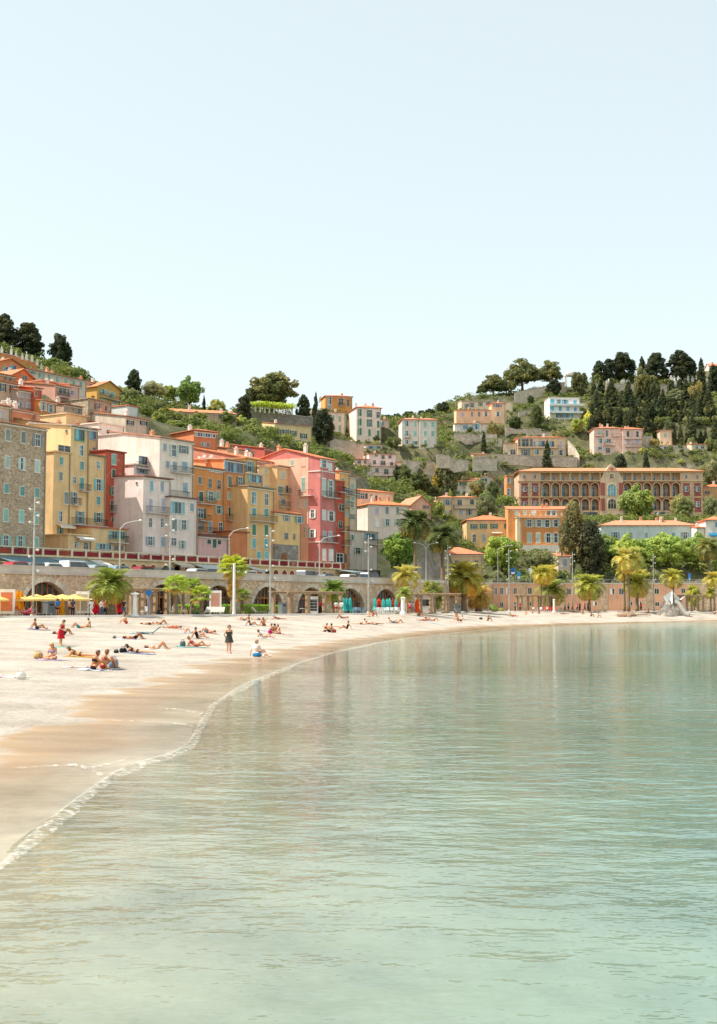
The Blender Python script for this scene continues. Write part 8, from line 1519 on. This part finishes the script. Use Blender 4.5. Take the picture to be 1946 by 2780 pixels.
def person(label, pose, p, rz, skin='c98f68', hair='3a2a20', wear='trunks', col='2c3a4a', col2=None, slim=1.0, scale=1.0, long_hair=False, hat=None, group=None):
    pd = pose_data(pose, slim); t = thing('person', label, 'person', p, rz, group); t.scale = (scale,) * 3; link('body', pd['me'], t, skin); tg, tt, co = pd['tag'], pd['t'], pd['co']; j = POSES[pose]
    I = lambda *a: np.isin(tg, a)
    hd = Vector(j['head']); nk = Vector(j['neck']); lk = Vector(j['look']).normalized(); up_ = (hd - nk).normalized(); rel = co - np.array(hd); f = rel @ np.array(lk); u = rel @ np.array(up_)
    hm = I('head') & ((f < .035) | (u > .075)) & (u > -.085) & ~((f > .02) & (u < .05)); 
    if long_hair: hm = hm | (I('neck', 'chest') & (f < -.01) & (u > -.26) & (np.abs(rel @ np.array((1, 0, 0))) < .1))
    link('hair', shell(pd, 'hair%d' % long_hair, hm, .022, M['skin'], 'hair'), t, hair)
    ey = MB()
    ax = (Vector(j['sho'][0]) - Vector(j['sho'][1])).normalized()
    for s in (1, -1): c = hd + lk * .092 + ax * s * .034 + up_ * .012; capsule(ey, c, .011, c + ax * .004, .011, 6, 2)
    c = hd + lk * .088 - up_ * .062; capsule(ey, c - ax * .02, .007, c + ax * .02, .007, 6, 2)
    if 'face' not in pd['cloth']: pd['cloth']['face'] = ey.mesh('face', M['paint'])
    link('eyes', pd['cloth']['face'], t, '3b2620')
    def put(nm, key, mask, c, o=.012): link(nm, shell(pd, key, mask, o, M['cloth'], nm), t, c)
    pel = I('pelvis'); rp = co - np.array(j['pel']); chv = np.array(Vector(j['chest']) - Vector(j['pel'])); chv = chv / np.linalg.norm(chv); low = rp @ chv
    if wear in ('trunks', 'shirt_shorts'): put('shorts', 'trunks', (pel & (low < .1)) | (I('thigh') & (tt < .48)), col, .016)
    if wear == 'bikini': put('bikini_bottom', 'bb', (pel & (low < .06)) | (I('thigh') & (tt < .1)), col); put('bikini_top', 'bt', I('chest', 'belly') & (low > .26) & (low < .39), col2 or col)
    if wear == 'swimsuit': put('swimsuit', 'sw', (pel | I('belly', 'chest')) & (low < .42), col)
    if wear in ('shirt_shorts', 'shirt_trousers', 'shirt'): put('shirt', 'sh', I('belly', 'chest', 'pelvis') & (low > .04) & (low < .55) | (I('uarm') & (tt < .6)), col2 or 'f0eeea', .022)
    if wear == 'shirt_trousers': put('trousers', 'tr', (pel & (low < .12)) | I('thigh', 'shin') & ~(I('shin') & (co[:, 2] < .1)), col, .018)
    if wear == 'shirt': put('shorts', 'trunks', (pel & (low < .1)) | (I('thigh') & (tt < .48)), col, .016)
    if wear == 'dress':
        put('bodice', 'bo', (I('belly', 'chest', 'pelvis')) & (low < .41), col, .018); L = .62 if pose == 'bow' else .42; pz = j['pel'][2]
        V = []; Fs = []; n = 28
        for q in range(7):
            k = q / 6; 
            for a_ in range(n): a = 2 * math.pi * a_ / n; r = (.15 + .08 * k) * (1 + .09 * k * math.sin(a * 7)); V.append((r * 1.18 * math.cos(a), r * .9 * math.sin(a) + .01, pz + .16 - L * k))
        for q in range(6): Fs += [(q * n + a, q * n + (a + 1) % n, (q + 1) * n + (a + 1) % n, (q + 1) * n + a) for a in range(n)]
        m = MB(); m.add(V, Fs); m.obj('skirt', M['cloth'], t, col, smooth=True)
    if hat: MB().lathe([(.19, 0), (.2, .02), (.11, .03), (.1, .1), (.02, .13)], 12).obj('hat', M['cloth'], t, hat, loc=tuple(hd + up_ * .075))
    return t
def pp(z, x, y): return on_beach(*px(z, x, y))
def towel(label, p, rz, L, w, col, stripe=None, z0=.025, name='beach_towel'):
    z_ = p.z if len(p) > 2 else beach_z(p[0], p[1]); t = thing(name, label, 'towel', (p[0], p[1], z_), rz); V = []; Fs = []; nx_, ny_ = 8, 14
    for jy in range(ny_ + 1):
        for ix in range(nx_ + 1): x, y = (ix / nx_ - .5) * w, (jy / ny_ - .5) * L; c, s = math.cos(rz), math.sin(rz); V.append((x + .015 * math.sin(jy * 1.7), y + .01 * math.sin(ix * 2), beach_z(p[0] + x * c - y * s, p[1] + x * s + y * c) - z_ + z0 + .012 * math.sin(ix * 1.3 + jy * .9)))
    Fs = [(jy * (nx_ + 1) + ix, jy * (nx_ + 1) + ix + 1, (jy + 1) * (nx_ + 1) + ix + 1, (jy + 1) * (nx_ + 1) + ix) for jy in range(ny_) for ix in range(nx_)]
    m = MB(); m.add(V, Fs); m.obj('fabric', M['cloth'], t, col, smooth=True)
    if stripe:
        for q in (3, 9): m = MB(); b = q * (nx_ + 1); m.add([(x, y, zz + .006) for x, y, zz in V[b:b + 2 * (nx_ + 1)]], [(i, i + 1, i + nx_ + 2, i + nx_ + 1) for i in range(nx_)]); m.obj('stripe', M['cloth'], t, stripe, smooth=True)
def bag(label, p, col, w=.28, h=.32, mat='cloth', rz=0):
    t = thing('beach_bag', label, 'bag', (p.x, p.y, p.z), rz); MB().lathe([(w * .6, 0), (w * .95, .04), (w, h * .5), (w * .85, h * .9), (w * .8, h)], 12).obj('body', M[mat], t, col, smooth=True)
    for s in (-1, 1): MB().tube([(-w * .45, s * w * .6, h * .9), (-w * .3, s * w * .62, h * 1.35), (w * .3, s * w * .62, h * 1.35), (w * .45, s * w * .6, h * .9)], .016, 6).obj('handle', M[mat], t, col)
LEFT, RIGHT, AWAY, TOWARD = R(90), R(-90), 0.0, R(180)      # facing directions in the picture
SK = ['c98f68', 'd9a583', 'b87a52', 'e0b497', 'a96d48']
# near group
person('woman in a long red dress standing with head bowed', 'bow', pp('3', 532, 978), R(-115), SK[1], '4a2f22', 'dress', 'd0303f', scale=1.0, long_hair=False)
towel('teal green towel at the feet of the woman in red', pp('3', 560, 992), R(70), 1.3, .7, '4fb59c')
person('man sitting bare chested with legs out at the far left', 'lean', pp('3', 322, 835), RIGHT, SK[2], '1f1a18', 'trunks', '3a4048'); towel('purple towel under the man at the far left', pp('3', 345, 838), R(90), 1.8, .8, '8a7fa8')
person('person lying with raised knees right behind the red dress', 'bent', pp('3', 555, 880), RIGHT, SK[4], '221a18', 'trunks', '2f4038'); 
person('sunbather in teal lying beside the kneeling child near the kerb', 'bent', pp('3', 690, 822), LEFT, SK[0], '3b2a20', 'trunks', '3f8f8f', ); person('young person sitting upright behind the sunbather in teal', 'cross', pp('3', 785, 818), LEFT, SK[1], '3a261c', 'bikini', 'c9b98a', scale=.95)
person('blonde woman in lilac bikini sitting on the sand', 'cross', pp('3', 465, 1100), R(160), SK[0], 'c9a366', 'bikini', 'a9a3d0', long_hair=True); bag('wicker basket bag beside the blonde woman', pp('3', 335, 1090), 'c9a060', .25, .3, 'wicker'); towel('lilac towel under the blonde woman', pp('3', 455, 1104), R(85), 1.5, .9, 'c3b3cf')
person('woman lying on a yellow towel with head raised', 'prone', pp('3', 700, 1072), LEFT, SK[1], '6a4428', 'bikini', '8b6a3a', long_hair=True); towel('mustard yellow towel under the lying woman', pp('3', 705, 1075), R(90), 1.8, .8, 'e2b04f')
person('left woman of the seated pair in a dark bikini', 'knees', pp('3', 815, 1188), R(-75), 'b9764a', '5b3a24', 'bikini', '3b3236', slim=1.02); person('right woman of the seated pair hugging her knees', 'knees', pp('3', 895, 1180), R(-72), 'c07f54', '7a4f30', 'bikini', 'b5473f'); towel('blue and white striped towel of the seated pair', pp('3', 830, 1192), R(85), 1.5, .8, 'dfe3ea', '3f5f9c'); bag('blue and white patterned bag right of the seated pair', pp('3', 990, 1170), '8fa3bd', .24, .4); towel('dark blue towel spilling from the patterned bag', pp('3', 1025, 1188), R(60), .8, .5, '54657a'); towel('white and pink towel left of the seated pair', pp('3', 690, 1165), R(95), 1.6, .6, 'efe0de', 'd08a98')
towel('white towel crumpled at the left edge', pp('3', 70, 1250), R(85), 1.7, .8, 'f1ece4', 'd9889a'); bag('white canvas bag at the left edge', pp('3', 185, 1268), 'f0ece4', .2, .26)
person('woman lying on her front propped on her elbows', 'prone', pp('3', 1200, 1042), LEFT, SK[1], '3a281e', 'bikini', '6b4a3c', long_hair=True); towel('blue towel under the propped woman', pp('3', 1220, 1046), R(90), 1.9, .8, '8f9fbf'); bag('black bag left of the propped woman', pp('3', 1075, 1038), '2c2c30', .22, .26); bag('small dark bag farthest left of the propped woman', pp('3', 1015, 1040), '3a3d40', .16, .16)
person('woman on her back with knees up right of centre', 'bent', pp('3', 1375, 1008), RIGHT, SK[0], '2c1f1a', 'bikini', 'e9e2d8', long_hair=True); towel('white towel under the woman with knees up', pp('3', 1390, 1012), R(90), 1.9, .8, 'efe9e2')
person('tanned man in black shorts lying with knees raised', 'bent', pp('3', 1175, 922), RIGHT, SK[4], '2a1d18', 'trunks', '23262a', scale=1.05); towel('pale lilac towel under the man in black shorts', pp('3', 1120, 925), R(90), 1.9, .8, 'd8d2de'); bag('grey bag at the head of the man in black shorts', pp('3', 1000, 912), '7a7a78', .14, .16)
lounger('low blue striped beach bed with raised back', pp('3', 1290, 872).to_2d(), pp('3', 1290, 872).z - .2, R(-88), '8fb3c4', .45, name='beach_bed'); towel('pale blue mat beside the low beach bed', pp('3', 1200, 868), R(90), 1.8, .8, 'a9c4cc', '6f93a6')
person('person sitting in bright orange shorts near the kerb', 'knees', pp('3', 1105, 784), LEFT, SK[1], '5a3a28', 'trunks', 'ea5a2a'); person('sunbather lying flat right of the orange shorts', 'supine', pp('3', 1300, 794), RIGHT, SK[0], '3a2a22', 'trunks', '4a4f52'); person('sunbather with knees up at the end of the low kerb', 'bent', pp('3', 1400, 790), RIGHT, SK[0], '4a3020', 'bikini', '33373a')
person('sunbather in red lying right of the beach bed', 'supine', pp('3', 1510, 822), LEFT, SK[2], '3a2a20', 'bikini', 'd8564a'); towel('red towel beside the sunbather in red', pp('3', 1540, 826), R(90), 1.6, .6, 'd9705f')
# middle group
person('sunbather on a blue towel with knees up left of centre', 'bent', pp('6', 225, 708), LEFT, SK[1], '4a3020', 'trunks', 'e4e0da'); towel('blue towel under the sunbather left of centre', pp('6', 210, 710), R(90), 1.8, .8, '8fb3c9')
person('person with both knees raised on a pink towel', 'bent', pp('6', 370, 706), R(60), SK[2], '3a2a20', 'trunks', '5d6470'); towel('pink towel under raised knees', pp('6', 385, 708), R(90), 1.6, .7, 'd99a94')
person('woman in a black top sitting and leaning back', 'lean', pp('6', 280, 752), RIGHT, SK[0], '2a1e1a', 'swimsuit', '26272b', long_hair=True); towel('grey towel under the woman in black', pp('6', 330, 756), R(90), 1.7, .7, 'c9c6c2')
person('sunbather reclining on elbows on a teal towel', 'elbows', pp('6', 265, 826), RIGHT, SK[0], '8a5f3a', 'bikini', 'd8485a', scale=1.05); towel('teal towel under the reclining sunbather', pp('6', 235, 832), R(90), 2.2, .9, '6fbdb8'); bag('grey backpack at the left end of the teal towel', pp('6', 150, 822), '6d7a78', .2, .34)
person('woman in a dark patterned dress standing alone near the water', 'back', pp('6', 553, 884), R(-150), SK[1], '4a3326', 'dress', '55544f', slim=1.08, scale=1.0)
person('pale man in blue shorts sitting at the edge of wet sand', 'side', pp('6', 790, 912), R(-50), 'e6bfa6', '8a6a4a', 'shirt', '3f8fc4', 'efdfd2', slim=1.18, scale=1.1); 
person('dark haired sunbather reclining behind the man in blue shorts', 'elbows', pp('6', 860, 748), RIGHT, SK[1], '2f1f1a', 'bikini', '8fb0c4', long_hair=True); towel('pale towel of the dark haired sunbather', pp('6', 890, 752), R(90), 1.9, .8, 'e6dfd6')
person('left of three friends sitting in a circle', 'cross', pp('6', 912, 704), R(-60), SK[0], '7a4f33', 'bikini', 'c7d0dc'); person('middle of three friends sitting in a circle', 'knees', pp('6', 958, 706), R(20), SK[4], '2a1d18', 'trunks', '2c3038'); person('right of three friends sitting in a circle', 'cross', pp('6', 995, 712), LEFT, SK[1], '6a4a32', 'bikini', 'd98a90'); bag('magenta bag among the three friends', pp('6', 912, 710), 'c92a78', .2, .3); towel('pale blue towel of the three friends', pp('6', 890, 690), R(80), 1.6, .8, 'aab8cf'); towel('pink towel right of the three friends', pp('6', 1040, 716), R(90), 1.6, .7, 'dd9490')
person('person sitting upright behind the three friends', 'knees', pp('6', 862, 642), R(150), SK[2], '2f221c', 'bikini', 'a98a6a'); person('person leaning back left of the upright sitter', 'lean', pp('6', 742, 640), RIGHT, SK[2], '3a2a20', 'bikini', '2d4a7a'); towel('pale blue towel left of the upright sitter', pp('6', 725, 640), R(90), 1.5, .7, 'b9cdda'); person('sunbather with one raised arm far behind', 'elbows', pp('6', 690, 596), LEFT, SK[0], '4a3424', 'trunks', '8a8f98'); person('sunbather in blue shorts lying behind the upright sitter', 'supine', pp('6', 810, 592), RIGHT, SK[1], '3a2a20', 'trunks', '4a5a8a'); person('sunbather lying face down at the back', 'prone', pp('6', 985, 584), LEFT, SK[2], '8fc4d4', 'bikini', '7a5a44')
person('left of the two sitting together by a red bag', 'knees', pp('6', 1392, 694), RIGHT, SK[0], '8a6440', 'bikini', '3a3538'); person('right of the two sitting together by a red bag', 'lean', pp('6', 1436, 698), LEFT, SK[4], '2a1d18', 'trunks', '3a3d45'); bag('red bag right of the two sitting together', pp('6', 1470, 700), 'cf4a52', .26, .3); person('person sitting beside an orange towel', 'lean', pp('6', 1585, 668), LEFT, SK[2], '2a1e1a', 'swimsuit', '26292e'); towel('long orange towel on the sand', pp('8', 175, 1290), R(90), 2.4, .9, 'e8703a'); person('sunbather with bent knee on the pale sand at back', 'bent', pp('6', 1540, 576), LEFT, SK[2], '3a2a20', 'trunks', '7a7f9a')
# far group
F_ = [('8', 485, 1204, 'cross', 150, 'trunks', 'd9673a', 'person sitting in a small group before the last arch'), ('8', 515, 1203, 'knees', -90, 'bikini', 'c9514a', 'second person of the small group before the last arch'), ('8', 690, 1258, 'elbows', -90, 'trunks', '4f94b5', 'sunbather in blue shorts on the open sand'), ('8', 735, 1260, 'bent', -90, 'bikini', 'cfd0cc', 'sunbather with raised knees right of the blue shorts'),
      ('8', 420, 1272, 'supine', 90, 'trunks', '8a4f3f', 'first sunbather of the lying row on the open sand'), ('8', 480, 1270, 'elbows', -90, 'bikini', 'c46a62', 'second sunbather of the lying row on the open sand'), ('8', 540, 1274, 'supine', -90, 'trunks', '6b5a54', 'third sunbather of the lying row on the open sand'),
      ('8', 920, 1195, 'cross', 180, 'trunks', 'e0623a', 'tanned person sitting just below the orange parasols'), ('8', 945, 1192, 'knees', 60, 'bikini', 'c9b09a', 'pale person sitting just below the orange parasols'), ('8', 985, 1238, 'lean', -90, 'bikini', '4a6a9a', 'person leaning back on a patterned towel'), ('8', 1050, 1240, 'bent', -90, 'trunks', 'c9603a', 'person with knees up right of the patterned towel'), ('8', 955, 1240, 'supine', 90, 'bikini', 'd04a58', 'sunbather lying left of the patterned towel'),
      ('8', 1262, 1243, 'knees', 90, 'bikini', 'd2402f', 'person in red sitting on the far sand'), ('8', 1290, 1245, 'lean', 90, 'trunks', '2a2d33', 'person in black leaning back beside the one in red'), ('8', 1245, 1205, 'cross', 180, 'trunks', 'c7805a', 'person sitting behind the one in red'), ('8', 1520, 1240, 'knees', -90, 'bikini', '5a4038', 'person sitting alone on the far sand'),
      ('b', 565, 942, 'elbows', -90, 'trunks', 'd83a36', 'sunbather on a red towel near the far water'), ('b', 710, 920, 'cross', 180, 'trunks', 'e2b04a', 'person in yellow sitting near the far promenade'), ('b', 785, 905, 'knees', 90, 'bikini', 'b5654a', 'person sitting with knees up near the far promenade'), ('b', 855, 910, 'cross', 150, 'bikini', 'b98a6a', 'person sitting beside the far shower post'), ('b', 1130, 915, 'supine', -90, 'bikini', '6a4a40', 'sunbather lying below the middle mast'), ('b', 1330, 915, 'cross', 180, 'bikini', '9a5a4a', 'left of three sitters near the far water'), ('b', 1418, 940, 'knees', -90, 'trunks', '4f4a55', 'middle of three sitters near the far water'), ('b', 1495, 948, 'knees', -90, 'bikini', 'c27a5a', 'right of three sitters near the far water'),
      ('e', 480, 888, 'supine', -90, 'trunks', '8a6a5a', 'sunbather lying at the foot of the sand mound'), ('e', 630, 948, 'knees', -90, 'bikini', 'b05a4a', 'person sitting near the water below the wooden boat'), ('e', 565, 948, 'supine', 90, 'bikini', 'c9b8a8', 'sunbather lying left of the person near the water'), ('e', 850, 905, 'lean', 90, 'bikini', 'b56a50', 'person leaning back right of the wooden boat'), ('e', 895, 878, 'knees', -90, 'trunks', '9a4f3f', 'person sitting below the far right mast'), ('e', 1585, 915, 'lean', 90, 'trunks', '34363c', 'sunbather cut by the right edge')]
gp = random.Random(12)
for z, x, y, ps, fz, wr, c, lb in F_: person(lb, ps, pp(z, x, y), R(fz), gp.choice(SK), gp.choice(['2a1e1a', '4a3020', '8a6440', '3a2a20']), wr, c)
towel('red towel on the far sand', pp('8', 1240, 1250), R(90), 1.9, .8, 'd95a3a'); towel('blue and white towel on the far sand', pp('8', 1080, 1266), R(90), 2.0, .8, 'b9d0dc'); towel('patterned towel on the far sand', pp('8', 990, 1242), R(90), 1.9, .9, 'e3d8d2', '8a9fc0'); bag('dark bag on the far sand', pp('8', 1460, 1228), '4a4a4c', .28, .3)
# people on the promenade
W_ = [('f', 838, 'back', 20, 'shirt_shorts', '1f2226', '3f86c4', ('w', -11), 'man in a bright blue shirt and black shorts under the yellow parasols', None), ('f', 628, 'stand', 100, 'shirt_shorts', '8a8f94', '7fa9c4', ('w', -8), 'person in pale blue at the dark bin', None), ('f', 1060, 'back', 10, 'shirt_trousers', '2a3040', '555d6b', ('w', -11.3), 'person in a dark jacket walking past the menu board', 'd9d2c4'), ('f', 1012, 'stand', -60, 'shirt_shorts', '8c5a44', 'c98f6a', ('w', -10.5), 'sunburnt person just left of the dark jacket', None),
      ('f', 1335, 'walk', 60, 'shirt_trousers', 'd9d4d4', 'eef0f2', ('w', -11), 'person all in white with a cap walking before the second arch', 'f3f1ec'), ('f', 1475, 'walk', -100, 'shirt_trousers', '4a6a8a', 'e4e6e6', ('w', -11), 'person in a pale top and jeans left of the stout palm', None), ('f', 1522, 'walk', -90, 'shirt_trousers', '3a3028', 'e8863c', ('w', -10.8), 'person in an orange top beside the stout palm', None), ('g', 30, 'stand', 180, 'trunks', '3f9a92', None, ('w', -6), 'bare chested person in teal shorts behind the stout palm trunk', None),
      ('g', 195, 'walk', 170, 'shirt_trousers', '5a7596', '4a4d52', ('w', -11.2), 'man in a grey jacket and jeans right of the stout palm', None), ('6', 1490, 'stand', 0, 'shirt_shorts', 'cf3a36', 'eceae6', ('w', -10), 'person in a white top and red shorts by the long pergola', None), ('6', 1538, 'back', -30, 'shirt_shorts', '4fb9b4', 'f0efea', ('w', -10.4), 'person in a white top and turquoise shorts by the long pergola', None), ('6', 1352, 'stand', 180, 'shirt_trousers', '2f3036', 'c2303a', ('w', -6.5), 'person in a red top under the long pergola', None),
      ('8', 840, 'stand', 0, 'shirt_shorts', 'cc2f3f', 'e3a0a0', ('w', -9.5), 'person in red shorts left of the orange parasol', None), ('8', 870, 'walk', 90, 'shirt_trousers', '9aa0a4', 'e9e9e6', ('w', -9), 'person in white left of the orange parasol', None), ('b', 592, 'stand', 30, 'shirt_trousers', '4a5560', 'b9bec2', ('d', 266), 'person in grey standing at the far promenade edge', None), ('b', 646, 'back', 0, 'shirt_trousers', '3a2f3a', 'c22f48', ('d', 266), 'person in crimson standing at the far promenade edge', None),
      ('b', 1135, 'walk', 90, 'shirt_trousers', '2a2c33', '3a4048', ('d', 272), 'leftmost walker in black by the peach wall', None), ('b', 1172, 'stand', 0, 'shirt_trousers', '30343c', '3fa59a', ('d', 273), 'walker in a teal top by the peach wall', None), ('b', 1212, 'walk', -90, 'shirt_trousers', '454a55', 'e0576e', ('d', 272), 'first walker in pink by the peach wall', None), ('b', 1270, 'walk', 90, 'shirt_trousers', '3a3f4a', 'd94f70', ('d', 274), 'second walker in pink by the peach wall', None), ('b', 1296, 'stand', 20, 'shirt_trousers', '2d3038', '5b4a58', ('d', 274), 'walker in plum beside the second pink walker', None), ('b', 1350, 'walk', -90, 'shirt_trousers', '2c3038', '4a4f55', ('d', 273), 'walker in charcoal left of the middle palm', None), ('b', 1386, 'stand', 0, 'shirt_trousers', '333c55', '3f4f7a', ('d', 272), 'walker in navy left of the middle palm', None), ('e', 775, 'stand', 0, 'shirt_trousers', '33353c', 'd8323a', ('d', 275), 'person in red behind the sand mound', None)]
for z, x, ps, fz, wr, c, c2, wh, lb, hat in W_:
    p = prom(z, x, 700, wh); person(lb, ps, (p.x, p.y, PZ), R(fz), gp.choice(SK), gp.choice(['2a1e1a', '4a3020', '6a4a32']), wr, c, c2, scale=1.03, hat=hat)
p = prom('f', 410, 690, ('w', -10.5)); person('person in pink lying back on the red lounger', 'elbows', (p.x - .1, p.y, PZ + .36), R(100), SK[1], '8a6440', 'shirt', 'e08a96', 'e46f84')
p = prom('g', 690, 690, ('w', -8.6)); person('person in dark clothes sitting under the left pergola', 'knees', (p.x, p.y, PZ), R(-80), SK[2], '221a18', 'shirt_trousers', '30343a', '33363c'); p = prom('g', 1075, 690, ('w', -11)); person('person in white sitting against a young fan palm', 'knees', (p.x, p.y, PZ), R(-150), SK[1], '6a4a32', 'shirt', '3a3d42', 'ece6de'); p = prom('g', 1215, 700, ('w', -11.2)); person('person in olive sitting by the third young palm', 'lean', (p.x, p.y, PZ), R(-90), SK[0], '2c1f1a', 'shirt_trousers', '55604a', '6f7a62')
